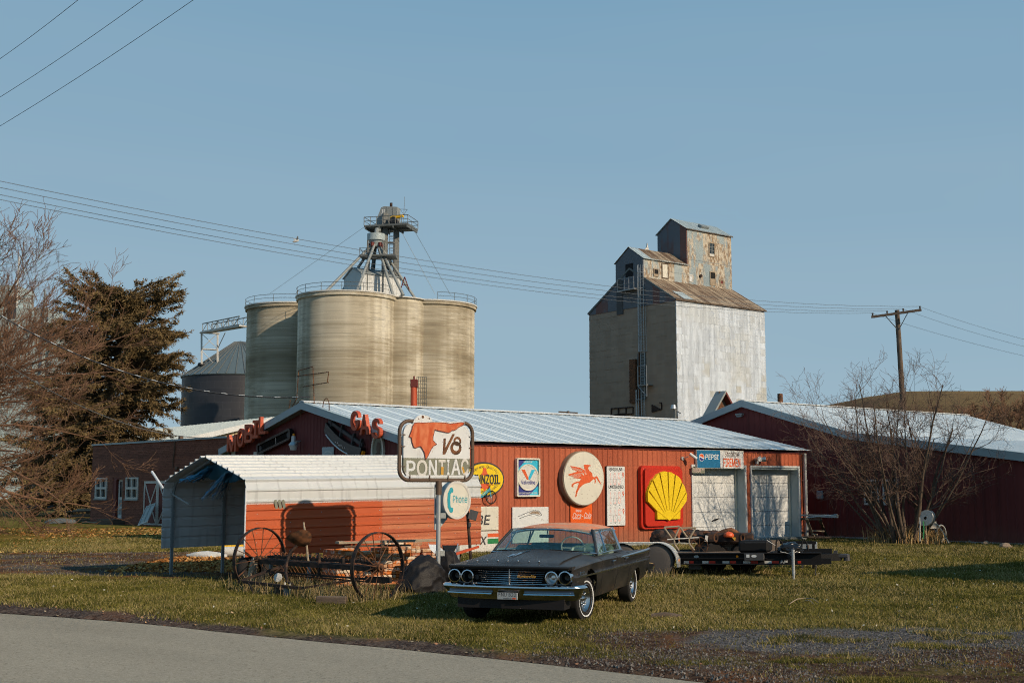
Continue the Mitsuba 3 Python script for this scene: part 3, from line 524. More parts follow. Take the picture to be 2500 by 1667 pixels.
part(k,'script',mv(txt('Steptoe',0.20,0.58,0.10,w=0.76,d=0.005,z0=0.104,shear=0.12,align='c'),M),'rust'); part(k,'slab_lettering',mv(txt('FIREMEN',0.29,0.58,-0.25,w=0.90,d=0.006,z0=0.104,bold=True,align='c'),M),'orange_stripe')
k=thing('street_sign','small dark street name sign hooked on the door frame','street sign'); M=wsign(11.95,2.56)
part(k,'blade',mv(bx(-0.34,0.30,-0.10,0.10,0.06,0.09),M),'bronze_green'); part(k,'lettering',mv(cat(txt('TUDOR',0.13,-0.30,-0.065,w=0.40,d=0.004,z0=0.09),txt('RD',0.06,0.17,0.0,d=0.004,z0=0.09)),M),'faded_pink'); part(k,'hook',mv(bx(-0.30,-0.27,-0.16,-0.10,0.02,0.09),M),'black')
k=thing('cola_sign','orange cola sign with white script, half hidden by the car roof','sign'); x0=float((onp(1417,1262,Q0,b_)-Q0)@a_); M=wsign(x0,1.0)
part(k,'plate',mv(bx(-0.46,0.46,-0.45,0.42,0,0.03),M),'coke'); part(k,'script',mv(cat(txt('Enjoy',0.07,-0.12,0.18,d=0.004,z0=0.03,bold=True,align='c'),txt('Coca-Cola',0.20,0.0,-0.05,w=0.78,d=0.004,z0=0.03,shear=0.25,align='c')),M),'white')
sw=[(-0.46+0.92*q/20,-0.28+0.06*math.sin(q/20*5.0+0.6)) for q in range(21)]; part(k,'wave',mv(ext(Polygon(sw+[(x,y-0.07-0.02*math.sin(i*0.3)) for i,(x,y) in enumerate(sw)][::-1]),0.004,0.03),M),'white')
k=thing('white_poster','white board with an arched outline, seen over and through the car','sign'); x0=float((onp(1293,1275,Q0,b_)-Q0)@a_); M=wsign(x0,0.80)
part(k,'board',mv(bx(-0.72,0.72,-0.55,0.55,0,0.03),M),'white'); part(k,'arch',mv(ext(LineString([(-0.5,0.26),(-0.2,0.36),(0.1,0.44),(0.32,0.43),(0.45,0.30),(0.35,0.27),(0.1,0.33),(-0.2,0.27),(-0.45,0.20)]).buffer(0.008),0.004,0.03),M),'ink'); part(k,'swash',mv(ext(Polygon([(-0.1,0.33),(0.1,0.42),(0.30,0.41),(0.40,0.31),(0.1,0.35)]),0.004,0.03),M),'plaster')
x0=float((onp(1150,1290,Q0,b_)-Q0)@a_); x1=float((onp(1212,1290,Q0,b_)-Q0)@a_)
k=thing('lube_sign','white sign with black slanted letters beside the shelter','sign'); M=wsign(x1-0.75,1.02); part(k,'board',mv(rbx(-0.75,0.75,-0.36,0.36,0,0.10,0.02),M),'cream'); part(k,'lettering',mv(txt('LUBE',0.28,0.38,-0.18,w=1.05,d=0.006,z0=0.10,bold=True,shear=0.18,align='r'),M),'ink')
k=thing('motor_oil_board','low white oil board with orange and green stripes behind the car nose','sign'); M=wsign(x1-0.95,0.36); part(k,'board',mv(rbx(-1.0,0.97,-0.34,0.28,0,0.06,0.015),M),'white_dull')
part(k,'red_lettering',mv(txt('Castrol',0.23,-0.35,-0.10,w=0.72,d=0.006,z0=0.06,bold=True,shear=0.15,align='r'),M),'orange_stripe'); part(k,'black_lettering',mv(txt('GTX',0.24,0.48,-0.12,w=0.70,d=0.006,z0=0.06,bold=True,shear=0.2,align='r'),M),'ink')
part(k,'stripe',mv(bx(0.55,0.965,0.10,0.21,0.06,0.066),M),'orange_stripe'); part(k,'stripe',mv(bx(0.55,0.965,-0.10,0.05,0.06,0.066),M),'green_sign')
# child's bicycle hung on the wall
k=thing('bicycle','small pale blue bicycle hung on the wall above the lube sign','bicycle'); cx=float((onp(1192,1256,Q0,b_)-Q0)@a_); M=wsign(cx,1.66)
for nm,x in (('wheel',0.0),('wheel',-0.66)):
    w_=part(k,nm,mv(tube([[x+0.19*math.cos(t),0.19*math.sin(t),0.12] for t in np.linspace(0,2*np.pi,25)[:-1]],0.018,6,True),M),'rubber')
    part(k,w_.split('__')[1]+'__spoke',mv(cat(*[rod([x,0,0.12],[x+0.18*math.cos(t),0.18*math.sin(t),0.12],0.003,3) for t in np.linspace(0,2*np.pi,13)[:-1]],ext(Point(x,0).buffer(0.025),0.04,0.10)),M),'galv')
part(k,'frame',mv(cat(rod([0,0,0.12],[-0.06,0.30,0.12],0.014),rod([-0.05,0.26,0.12],[-0.40,0.05,0.12],0.016),rod([-0.06,0.2,0.12],[-0.36,0.0,0.12],0.014),rod([-0.66,0,0.12],[-0.36,0.0,0.12],0.012),rod([-0.36,0,0.12],[-0.48,0.28,0.12],0.014),rod([-0.66,0,0.12],[-0.46,0.22,0.12],0.012)),M),'cyan_sign')
part(k,'handlebar',mv(cat(tube([[-0.06,0.30,0.12],[-0.02,0.38,0.12],[0.02,0.40,0.14],[-0.06,0.36,0.30]],0.012,6),tube([[-0.06,0.30,0.12],[-0.02,0.38,0.12],[-0.12,0.40,0.12]],0.012,6)),M),'orange_red'); part(k,'saddle',mv(rbx(-0.56,-0.38,0.28,0.33,0.06,0.18,0.02),M),'rubber')
k=thing('security_camera','white bullet camera under the eave left of the banner','camera'); M=wsign(float((onp(1676,1110,Q0,b_)-Q0)@a_),3.0)
part(k,'body',mv(cyl([-0.13,0.12,0.26],[0.06,-0.05,0.40],0.055,0.055,14),M),'white',smooth=40); part(k,'bracket',mv(cat(rod([-0.24,-0.04,0.0],[-0.16,0.02,0.22],0.018),cyl([-0.24,-0.04,0.0],[-0.24,-0.04,0.04],0.07,0.06)),M),'galv')
k=thing('floodlight','twin white floodlight above the gap between the garage doors','lamp'); M=wsign(float((onp(1843,1118,Q0,b_)-Q0)@a_),2.97)
part(k,'base',mv(cyl([0,0,0],[0,0,0.08],0.07,0.06),M),'galv'); part(k,'head',mv(cyl([-0.05,0.0,0.08],[-0.10,0.02,0.30],0.05,0.10,14),M),'galv',smooth=40); part(k,'head',mv(cyl([0.05,0.0,0.08],[0.28,0.02,0.22],0.05,0.10,14),M),'galv',smooth=40); part(k,'sensor',mv(rbx(-0.04,0.04,-0.16,-0.06,0.02,0.12,0.01),M),'white')
# ------------------------------------------------------------------ metal shelter (carport), roadside sign, telephone sign
L0 = gnd(415,1403)
CW=4.30; FC = frame(L0,-b_,z_)     # looking at the open end: x to the right, y up, z = towards the camera (out of the opening)
cp = thing('carport','low metal shelter with white corrugated roof and red lower wall','carport')
CL=5.5; rise=0.016
prof=[(0,0.60)]+[(0.0,1.93)]+[(0.03+0.27*(1-math.cos(t)),1.93+0.24*math.sin(t)) for t in np.linspace(0.15,math.pi/2,5)]+[(CW/2,2.62)]
prof += [(CW-x,y) for x,y in prof[:-1][::-1]]
def sheetrun(x_of,y_of,s0,s1,l0,l1,ribs,hr=0.022,th=0.012):
    """Strip of sheet metal: runs along the shelter (s) with ribs at the given positions of the profile length l0..l1."""
    ls=[l0]
    for r in ribs:
        for d_ in (-0.035,-0.015,0.015,0.035):
            if l0<r+d_<l1: ls.append(r+d_)
    ls.append(l1); V=[];Fc=[]
    e=1e-3
    for l in ls:
        x,y=x_of(l),y_of(l); tx,ty=x_of(l+e)-x_of(l-e),y_of(l+e)-y_of(l-e); q=math.hypot(tx,ty); nx_,ny_=-ty/q,tx/q
        up = hr if any(abs(l-r)<0.02 for r in ribs) else 0
        for s in (s0,s1):
            for o in (up,up-th): V.append([x+nx_*o,y+ny_*o+rise*s,-s])
    for i in range(len(ls)-1):
        p,q=4*i,4*i+4
        for a1,b1,c1,d1 in ((p,p+2,q+2,q),(p+1,q+1,q+3,p+3),(p,q,q+1,p+1),(p+2,p+3,q+3,q+2)): Fc += [[a1,b1,c1],[a1,c1,d1]]
    return trimesh.Trimesh(np.array(V),np.array(Fc),process=False)
pr=np.array(prof); cl=np.concatenate([[0],np.cumsum(np.linalg.norm(np.diff(pr,axis=0),axis=1))]); PL=cl[-1]
xo=lambda l: float(np.interp(l,cl,pr[:,0])) if 0<=l<=PL else (0.0 if l<0 else CW)
yo=lambda l: float(np.interp(l,cl,pr[:,1])) if 0<=l<=PL else (pr[0,1]+l if l<0 else pr[-1,1]-(l-PL))
lb = 1.04                       # length of the lower (red) sheet
ribs_roof=np.arange(0.36,PL-1.3,0.285)+0.0
for k,(s0,s1) in enumerate(((-0.22,2.8),(2.78,CL))):
    part(cp,'roof_sheet',mv(sheetrun(xo,yo,s0,s1,1.33,PL-1.33,[r for r in ribs_roof if 1.40<r<PL-1.36],0.045),FC),'white_sheet')
part(cp,'wall_sheet',mv(sheetrun(xo,yo,-0.23,CL,0.0,1.34,np.arange(0.22,1.3,0.225)),FC),'white_sheet')
part(cp,'wall_sheet',mv(sheetrun(xo,yo,-0.235,CL+0.01,PL-1.36,PL-lb+0.02,[PL-1.30,PL-1.08]),FC),'white_sheet',label='white upper strip of the lit side wall')
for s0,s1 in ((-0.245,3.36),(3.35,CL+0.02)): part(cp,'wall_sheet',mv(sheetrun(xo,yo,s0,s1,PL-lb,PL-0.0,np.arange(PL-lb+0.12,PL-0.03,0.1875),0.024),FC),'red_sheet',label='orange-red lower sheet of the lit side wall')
part(cp,'edge_trim',mv(cat(tube([[CW+0.03,yo(PL-q),0.245] for q in np.linspace(0,lb+0.3,6)],0.016,6)),FC),'white')
screws=[]
for s in (0.02,0.75,1.45,2.2,2.85,3.33,4.1,4.8,5.4):
    for l in np.arange(PL-lb+0.02,PL-0.02,0.1875): screws.append(mv(trimesh.creation.icosphere(subdivisions=0,radius=0.009),trimesh.transformations.translation_matrix([CW+0.012,yo(l)+rise*s,-s])))
part(cp,'screw_heads',mv(cat(screws),FC),'white',kind='stuff')
for s in (0.0,1.23,2.46,3.69,4.92):
    for side in (0,1):
        sx = 0.05 if side==0 else CW-0.05
        gz_=float(gh(*(L0-b_*sx+a_*s)[:2]))-0.03
        pts=[[sx,gz_-rise*0,-s],[sx,1.75+rise*s,-s]]
        part(cp,'post',mv(cat(bar(pts[0],pts[1],0.06,0.06)),FC),'slate_trim_dark')
    arc=[[0.05,1.72,0]]+[[x+(0.05 if x<CW/2 else -0.05 if x>CW/2 else 0),y-0.06,0] for x,y in prof[1:-1]]+[[CW-0.05,1.72,0]]
    part(cp,'rafter',mv(tube([[x,y+rise*s,-s] for x,y,_ in arc],0.034,6),FC),'slate_trim_dark')
part(cp,'vent_grid',mv(cat(*[mv(bx(-0.03,0.03,-0.09,0.09,0,0.006),frame([CW+0.02,1.62,-0.42-q*0.085],[0,0.25,-0.97],[0,0.97,0.25])) for q in range(3)]),FC),'bronze_green')
# blue tarpaulin rags under the roof
def rag(pts,w,n=26,seed=1):
    r=np.random.default_rng(seed); ms=[]
    pts=np.array(pts,float)
    for q in range(n):
        o=(r.random(3)-0.5)*np.array([w,w*0.5,0.5]); k=len(pts); wd=0.014+0.035*r.random()
        P=[]; 
        for i,t in enumerate(np.linspace(0,1,6)):
            c=np.array([np.interp(t,np.linspace(0,1,k),pts[:,d]) for d in range(3)])+o*(0.3+t)+(r.random(3)-0.5)*0.06
            P += [c+[-wd*(1-t*0.7),wd*0.4,0],c+[wd*(1-t*0.7),-wd*0.4,0.02]]
        fs=[]; 
        for i in range(5): fs += [[2*i,2*i+1,2*i+3],[2*i,2*i+3,2*i+2]]
        ms.append(trimesh.Trimesh(np.array(P),np.array(fs),process=False))
    return cat(ms)
tp = thing('tarpaulin','torn blue tarpaulin hanging under the shelter roof','tarpaulin')
part(tp,'hanging_strip',mv(rag([[1.95,2.36,-0.05],[1.65,2.2,0.0],[1.30,2.10,0.02]],0.14,22,2),FC),'tarp_blue')
part(tp,'hanging_strip',mv(rag([[2.95,2.25,-0.02],[2.7,2.05,0.0],[2.35,1.72,0.03]],0.16,30,3),FC),'tarp_blue')
sg_=np.random.default_rng(5); gxx,gyy=np.meshgrid(np.linspace(0.55,3.6,26),np.linspace(0,1,8)); 
top=2.22+0.30*(1-abs(gxx-CW/2)/(CW/2)); drop=0.10+0.35*np.clip(1-abs(gxx-2.1)/1.5,0,1)
Vt=np.stack([gxx,top-gyy*drop-0.02,-0.12-0.3*gyy+0.05*np.sin(gxx*9+gyy*3)],-1).reshape(-1,3)
part(tp,'sheet',mv(trimesh.Trimesh(Vt,[[q,q+1,q+27] for r in range(7) for q in range(r*26,r*26+25)]+[[q,q+27,q+26] for r in range(7) for q in range(r*26,r*26+25)],process=False),FC),'tarp_blue',smooth=True)
# bent white flag pole lashed to the left post
p0,p1,p2=onp(371,1151,L0-a_*0.05,a_),onp(398,1192,L0-a_*0.05,a_),onp(462,1231,L0-a_*0.05,a_)
fp_=thing('bent_pole','bent white pole lashed across the left post of the shelter','pole'); part(fp_,'upper_length',rod(p0,p1,0.030,8),'white'); part(fp_,'lower_length',rod(p1,p2,0.018,8),'grey'); part(fp_,'lashing',mv(cyl([0,-0.05,0],[0,0.05,0],0.05,0.05,10),frame((p1+p2)/2*0.4+p1*0.6,-b_,z_)),'grey_dark')
# ---- roadside car-brand sign on its pole
SY=22.95; SC = at(1066,1100,SY); SC[2]=0; 
FS = frame(SC,a_,z_)            # faces the sun side, like the barn wall
zt=float(at(1066,1030,SY)[2]); zb=float(at(1066,1172,SY)[2]); W2=0.83
sgn=thing('roadside_sign','tall roadside car sign with a red profile head, on a steel pole','sign')
oc=rrect(-W2,zb,W2,zt,0.20)
ring=np.array(oc.exterior.coords)[:-1]
keep=[p for p in ring]
gap0,gap1=-0.50,0.60
loop=[p for p in keep]
# frame tube runs all round except behind the head at the top
idx=[i for i,p in enumerate(loop) if not (p[1]>zt-0.02 and gap0<p[0]<gap1)]
dense=[np.array(oc.exterior.interpolate(q,normalized=True).coords[0]) for q in np.linspace(0,1,241)[:-1]]
on=[not (p[1]>zt-0.03 and gap0<p[0]<gap1) for p in dense]
st=next(i for i in range(240) if on[i] and not on[i-1]); path=[dense[(st+i)%240] for i in range(240) if on[(st+i)%240]]
part(sgn,'frame',mv(tube([[p[0],p[1],0] for p in path],0.036,10),FS),'brownmetal',smooth=50)
pan=rrect(-W2+0.075,zb+0.06,W2-0.075,zt-0.05,0.17)
zs=zb+(zt-zb)*0.375
part(sgn,'upper_panel',mv(ext(pan.intersection(sbox(-2,zs,2,9)),0.05,-0.025),FS),'white'); part(sgn,'lower_panel',mv(ext(pan.intersection(sbox(-2,0,2,zs)),0.056,-0.028),FS),'bronze_green')
part(sgn,'white_edge',mv(ext(pan.intersection(sbox(-2,0,2,zs)).difference(pan.buffer(-0.035)).intersection(sbox(-2,zb,2,zb+0.14)),0.008,0.028),FS),'white')
# photo crop coordinates of the sign (crop 960..1180 x 990..1190 at 7.84 px per photo px) to sign metres
def sx_(x,y): return [(x-845)/1300*2*W2*0.98, zt-0.02+(330+(x-845)*0.045-y)/1100*(zt-zb)]
head=Polygon([sx_(x,y) for x,y in [(412,330),(480,322),(600,325),(750,315),(900,322),(1000,330),(1070,348),(1130,335),(1200,330),(1280,318),(1325,330),(1310,370),(1250,400),(1215,420),(1185,450),(1150,468),(1100,472),(1060,510),(1030,515),(960,500),(850,475),(783,455),(772,520),(752,600),(756,660),(790,700),(822,735),(775,755),(735,800),(700,870),(665,950),(625,1015),(612,930),(600,880),(575,830),(545,780),(530,765),(490,775),(450,792),(425,790),(408,770),(398,735),(392,705),(382,690),(380,660),(372,640),(370,600),(335,585),(332,575),(355,510),(380,440),(385,390),(408,360)]]).buffer(0)
crown=Polygon([sx_(x,y) for x,y in [(395,330),(420,260),(470,205),(530,180),(600,178),(670,200),(720,240),(750,300),(900,305),(1000,310),(1100,305),(1250,305),(1335,310),(1338,350),(1310,372),(1180,345),(1000,345),(800,335),(500,340),(385,400)]]).buffer(0)
part(sgn,'crown_plate',mv(ext(unary_union([crown,head.buffer(0.012).intersection(sbox(-2,zt-0.06,2,9))]),0.05,-0.012),FS),'white')
part(sgn,'profile_head',mv(ext(head,0.010,0.036),FS),'weathered_face')
part(sgn,'head_outline',mv(ext(head.boundary.buffer(0.006),0.012,0.036),FS),'maroon')
for x,y,r in ((570,215,0.028),(495,250,0.012),(690,245,0.014)): 
    part(sgn,'rust_spot',mv(ext(Point(sx_(x,y)).buffer(r),0.003,0.038),FS),'rust')
eight=unary_union([Point(sx_(1210,680)).buffer(0.088).difference(Point(sx_(1210,685)).buffer(0.050)),Point(sx_(1183,810)).buffer(0.128).difference(affinity.scale(Point(sx_(1185,800)).buffer(0.072),1,0.9))])
vee=unary_union([Polygon([sx_(x,y) for x,y in [(955,625),(995,622),(990,805),(1120,540),(1163,540),(985,925),(942,928)]]).buffer(0)])
part(sgn,'letter_vee',mv(ext(vee,0.008,0.025),FS),'rust'); part(sgn,'numeral_eight',mv(ext(eight,0.008,0.025),FS),'rust')
hL=(zt-zb)*0.255
for ch,x,w,m in (('P',370,160,'white'),('O',567,185,'white_dull'),('N',760,145,'white'),('T',928,130,'white_dull'),('I',1040,45,'white'),('A',1182,168,'white'),('C',1348,140,'white_dull')):
    x0,y0=sx_(x,1312); part(sgn,'letter',mv(txt(ch,hL,x0,y0,w=w/1300*2*W2*0.98,d=0.008,z0=0.028,bold=True,align='c'),FS),m)
x0,y0=sx_(930,1310); part(sgn,'peeled_patch',mv(bx(x0-0.03,x0+0.03,y0,y0+0.15,0.036,0.040),FS),'gold')
x0,y0=sx_(1308,1250); part(sgn,'peeled_patch',mv(ext(Polygon([(x0-0.03,y0+0.07),(x0+0.012,y0+0.08),(x0+0.05,y0-0.03),(x0+0.02,y0-0.05)]),0.004,0.036),FS),'gold')
for x in (-0.62,-0.18,0.24,0.63): part(sgn,'clip',mv(bx(x-0.009,x+0.009,zb+0.0,zb+0.10,0.02,0.05),FS),'brownmetal')
for y in (zb+0.25,zb+0.62,zt-0.26):
    for sx in (-1,1): part(sgn,'clip',mv(bx(min(sx*(W2-0.10),sx*W2),max(sx*(W2-0.10),sx*W2),y-0.008,y+0.008,0.02,0.05),FS),'brownmetal')
px_=float((onp(1070.5,1250,SC,b_)-SC)@a_)
part(sgn,'pole',mv(cyl([px_,-0.1,0],[px_,zb-0.26,0],0.043,0.043,14),FS),'galv',smooth=50); part(sgn,'pole_socket',mv(cyl([px_,zb-0.27,0],[px_,zb,0],0.06,0.06,14),FS),'brownmetal',smooth=50)
ph=thing('telephone_sign','round white telephone sign strapped to the pole of the roadside sign','sign')
pc=onp(1113,1220,SC-b_*0.02,b_); R=0.325
PM=frame([pc[0],pc[1],pc[2]],a_*0.985-b_*0.17,z_)
part(ph,'drum',mv(ext(affinity.scale(Point(0,0).buffer(R+0.02,quad_segs=14),0.84,1.04),0.16,-0.16),PM),'slate_trim',smooth=40)
part(ph,'face',mv(ext(affinity.scale(Point(0,0).buffer(R,quad_segs=14),0.84,1.04),0.05,0.0),PM),'cream',smooth=40); part(ph,'rim',mv(ext(affinity.scale(Point(0,0).buffer(R+0.02,quad_segs=14).difference(Point(0,0).buffer(R-0.025,quad_segs=14)),0.84,1.04),0.065,-0.005),PM),'white_dull',smooth=40)
part(ph,'handset',mv(ext(unary_union([LineString([(-0.12,0.21),(-0.165,0.12),(-0.175,0.0),(-0.165,-0.12),(-0.12,-0.21)]).buffer(0.028),rrect(-0.155,0.14,-0.085,0.225,0.02),rrect(-0.155,-0.225,-0.085,-0.14,0.02)]),0.008,0.05),PM),'teal')
part(ph,'lettering',mv(txt('Phone',0.135,-0.085,-0.05,w=0.30,d=0.006,z0=0.05),PM),'teal')
part(ph,'bracket',mv(ext(Polygon([(-0.36,0.30),(-0.22,0.30),(-0.10,-0.36),(-0.28,-0.56),(-0.36,-0.56)]),0.03,-0.20),PM),'slate_trim')
part(ph,'strap',mv(cat(bar([px_-0.05,zb-0.66,0.0],[px_+0.16,zb-0.66,0],0.10,0.03),bar([px_-0.05,zb-1.36,0.0],[px_+0.14,zb-1.36,0],0.10,0.03)),FS),'grey')
part(ph,'lock_rod',mv(cat(rod([-0.27,-0.16,-0.16],[-0.27,-0.5,-0.16],0.012),bx(-0.30,-0.24,-0.36,-0.22,-0.17,-0.15)),PM),'grey_dark')
# small solar lamp post beside it
sp=thing('solar_lamp_post','thin dark leaning post with little solar lamps behind the car nose','lamp post'); 
q0,q1=at(1151,1385,25.0),at(1139,1222,25.0); q0[2]=max(q0[2],0)
part(sp,'post',rod(q0,q1,0.032,8),'rust_dark'); part(sp,'lamp_head',bar(q1+[-0.05,0,0.05],q1+[0.04,0,-0.08],0.09,0.06),'charcoal')
qm=at(1147,1255,24.95); part(sp,'solar_panel',mv(bx(-0.02,0.16,-0.10,0.10,0,0.02),frame(qm,[0.94,0,-0.25],[0.25,0.3,0.92])),'charcoal'); qm=at(1146,1281,24.95); part(sp,'lamp_head',mv(cyl([0,0,-0.04],[0,0,0.05],0.035,0.035,10),frame(qm,[1,0,0],[0,1,0])),'charcoal')
# ------------------------------------------------------------------ hay rake, brick stack and the things lying around them
wl_,wr_ = gnd(632,1443),gnd(921,1469); RR=0.60
hl,hr = wl_+z_*RR, wr_+z_*RR*0.985
ax=(hr-hl)/np.linalg.norm(hr-hl); axn=np.cross(z_,ax); axn/=np.linalg.norm(axn)      # axn: horizontal, across the axle (away from camera)
if axn[1]<0: axn=-axn
AXL=np.linalg.norm(hr-hl); RK=frame(hl,ax,axn,z_)       # rake frame: x along the axle, y away from the road, z up
rk=thing('hay_rake','rusty two-wheeled horse hay rake with iron seat in front of the shelter','hay rake')
for k,(c,ns) in enumerate(((hl,14),(hr,16))):
    n1=np.array([0,0,1.0]); M=frame(c,axn,n1)
    w_=part(rk,'wheel',mv(ext(Point(0,0).buffer(RR,quad_segs=16).difference(Point(0,0).buffer(RR-0.018,quad_segs=16)),0.085,-0.042),M),'rust_dark',smooth=40,label=('left spoked wheel','right spoked wheel')[k])
    sub=w_.split('__')[1]
    for q in range(ns):
        t=2*math.pi*(q+0.3*k)/ns+0.1; e=0.035*(1 if q%2 else -1)
        part(rk,f'{sub}__spoke',mv(rod([0.05*math.cos(t),0.05*math.sin(t),e],[(RR-0.01)*math.cos(t),(RR-0.01)*math.sin(t),0],0.0085,5),M),'rust')
    part(rk,f'{sub}__hub',mv(cat(cyl([0,0,-0.09],[0,0,0.09],0.065,0.065,14),cyl([0,0,0.09],[0,0,0.13],0.04,0.03,12)),M),'rust',smooth=40)
part(rk,'axle',mv(cat(rod([0,0,0],[AXL,0,0],0.03,8),bx(0.15,AXL-0.15,0.06,0.13,0.03,0.075)),RK),'rust_dark')
part(rk,'main_beam',mv(cat(bx(0.1,AXL-0.1,-0.08,-0.02,-0.075,0.01),bx(0.2,AXL-0.2,-0.03,0.03,-0.23,-0.20)),RK),'rust_dark')
th=[]
for q,x in enumerate(np.linspace(0.22,AXL-0.3,26)):
    t=np.linspace(0.3,2*math.pi+0.6,12); coil=[[x+0.006*s,0.10+0.045*math.cos(s),0.10+0.045*math.sin(s)] for s in t]
    t2=np.linspace(0,1,7); tail=[[x,0.13+0.34*math.sin(s*2.0),0.08-0.70*s+0.15*s*s] for s in t2]
    part(rk,'tooth',mv(cat(tube(coil,0.009,5),tube(tail,0.008,5)),RK),'rust')
part(rk,'tooth_bar',mv(cat(rod([0.15,0.36,-0.30],[AXL-0.2,0.36,-0.30],0.015,6),rod([0.3,0.12,0.08],[AXL-0.4,0.12,0.08],0.02,6)),RK),'rust_dark')
part(rk,'draft_bar',mv(cat(bar([0.25,-0.65,-0.36],[1.9,-0.55,-0.40],0.07,0.05),bar([1.9,-0.55,-0.40],[2.9,-0.1,-0.22],0.05,0.04),bar([0.25,-0.65,-0.36],[0.7,-0.05,-0.10],0.05,0.04),rod([0.55,-0.66,-0.36],[0.85,-0.75,-0.58],0.015)),RK),'rust_dark')
sx0=float((onp(742,1333,hl,axn)-hl)@ax)
part(rk,'seat_spring',mv(tube([[sx0-0.02,-0.15,0.30],[sx0-0.12,-0.20,0.20],[sx0-0.14,-0.28,0.0],[sx0-0.08,-0.34,-0.18],[sx0+0.05,-0.40,-0.33],[sx0+0.22,-0.42,-0.36]],[0.03,0.032,0.032,0.03,0.028,0.025],8),RK),'rust_dark',smooth=50)
su,sv=np.meshgrid(np.linspace(-1,1,15),np.linspace(-1,1,15)); ru=np.sqrt(np.clip(su**2+sv**2,0,None)); th_=np.arctan2(sv,su); rr=np.maximum(abs(su),abs(sv)); 
SXm=rr*np.cos(th_)*0.27; SYm=rr*np.sin(th_)*0.23; SZm=0.10*rr**2.4+0.03*np.cos(2*th_)*rr-0.05*np.clip(np.cos(th_-1.57),0,1)*rr
Vs=np.stack([SXm,SYm,SZm],-1).reshape(-1,3); fs=[[q,q+1,q+16] for r in range(14) for q in range(r*15,r*15+14)]+[[q,q+16,q+15] for r in range(14) for q in range(r*15,r*15+14)]
pan1=trimesh.Trimesh(Vs,fs,process=False); pan2=pan1.copy(); pan2.vertices[:,2]-=0.012; pan2.invert()
SM=RK@frame([sx0+0.04,-0.16,0.38],[0.92,0,0.38],[0.15,0.80,-0.36])
part(rk,'seat',mv(cat(pan1,pan2),SM),'rust',smooth=True)
part(rk,'lever',mv(cat(tube([[sx0+0.12,0.02,-0.05],[sx0+0.06,0.0,0.4],[sx0-0.02,0.0,0.72]],[0.022,0.02,0.016],6)),RK),'wood')
for e0,e1 in (([0.9,-0.1,-0.05],[0.72,-0.3,-0.25]),([AXL-0.9,0,-0.1],[AXL-0.9,0,0.14]),([AXL*0.55,-0.06,-0.2],[AXL*0.55,-0.06,0.16])): part(rk,'bracket',mv(bar(e0,e1,0.05,0.025),RK),'rust_dark')
part(rk,'end_arm',mv(cat(bar([AXL-0.55,0.0,-0.05],[AXL-0.05,0.05,0.02],0.06,0.06),bar([AXL-0.35,0.05,-0.28],[AXL+0.3,0.35,-0.22],0.03,0.03),bar([AXL-0.3,0,-0.22],[AXL+0.35,-0.02,-0.20],0.05,0.10)),RK),'rust_dark')
c=at(679,1409,22.5); solo('reflector_plate','pale eight-sided plate lying against the frame of the hay rake','plate',mv(ext(Point(0,0).buffer(0.085,quad_segs=2),0.012),frame(c,[0.97,-0.2,0.1],[-0.05,0.25,0.97])),'white_dull')
# log, tyre, bucket, blocks
lg=thing('weathered_log','pale weathered log leaning beside the left wheel of the hay rake','log'); q0,q1=gnd(607,1440),at(622,1366,23.6)
lm=tube([q0-[0,0,0.05],q0*0.6+q1*0.4,q1],[0.085,0.08,0.075],10); lm=lm.subdivide(); lm.vertices+=0.010*(meshkit.fbm(lm.vertices*9,2)[:,None]-0.5)*2; part(lg,'trunk',lm,'wood',smooth=40)
def tyre(c,n,R,r,w=None):
    n=np.asarray(n,float)/np.linalg.norm(n); x=np.cross(n,z_); x/=np.linalg.norm(x); prof=[(R-2*r+r*(1-math.cos(t))*1.0+0*r, (w or r)*math.sin(t)) for t in np.linspace(0.35,2*math.pi-0.35,15)]
    return mv(lathe([(p,q) for p,q in prof],28),frame(c,x,np.cross(n,x)))
solo('old_tyre','worn black tyre standing behind the pale log','tyre',tyre(gnd(600,1437)+[0.02,0.55,0.33],[0.7,-0.7,0.15],0.36,0.10,0.10),'rubber',smooth=40)
bk=thing('bucket','faded blue-grey bucket in the weeds under the hay rake','bucket'); c=gnd(701,1459)
part(bk,'pail',mv(lathe([(0,0.005),(0.055,0.0),(0.075,0.20),(0.083,0.205),(0.070,0.19),(0.052,0.02),(0,0.02)],18),rotz(0,c)),'slate_trim_dark',smooth=40); part(bk,'scrap',cat(bar(c+[-0.01,0,0.1],c+[-0.05,0.02,0.27],0.05,0.015),bar(c+[0.02,0.01,0.1],c+[0.05,0.0,0.25],0.05,0.015)),'white_dull')
blk=gnd(810,1474); solo('timber_block','dark squared timber lying in the grass between the rake wheels','timber',mv(rbx(-0.26,0.26,-0.07,0.07,0,0.13,0.01),rotz(-10,blk)),'wood_dark')
solo('dirty_block','brown block beside the bucket','block',mv(rbx(-0.09,0.09,-0.08,0.08,0,0.19,0.015),rotz(20,gnd(682,1456))),'wood_dark')
def lump(c,sx,sy,sz,seed,sub=3,amp=0.14):
    m=trimesh.creation.icosphere(subdivisions=sub); v=m.vertices; n=meshkit.fbm(v*1.6+seed,3)-0.5; v=v*(1+amp*2*n[:,None]); v[:,2]=np.where(v[:,2]<-0.35,-0.35,v[:,2]); m.vertices=v*[sx,sy,sz]+np.asarray(c)+[0,0,0.35*sz]; return m
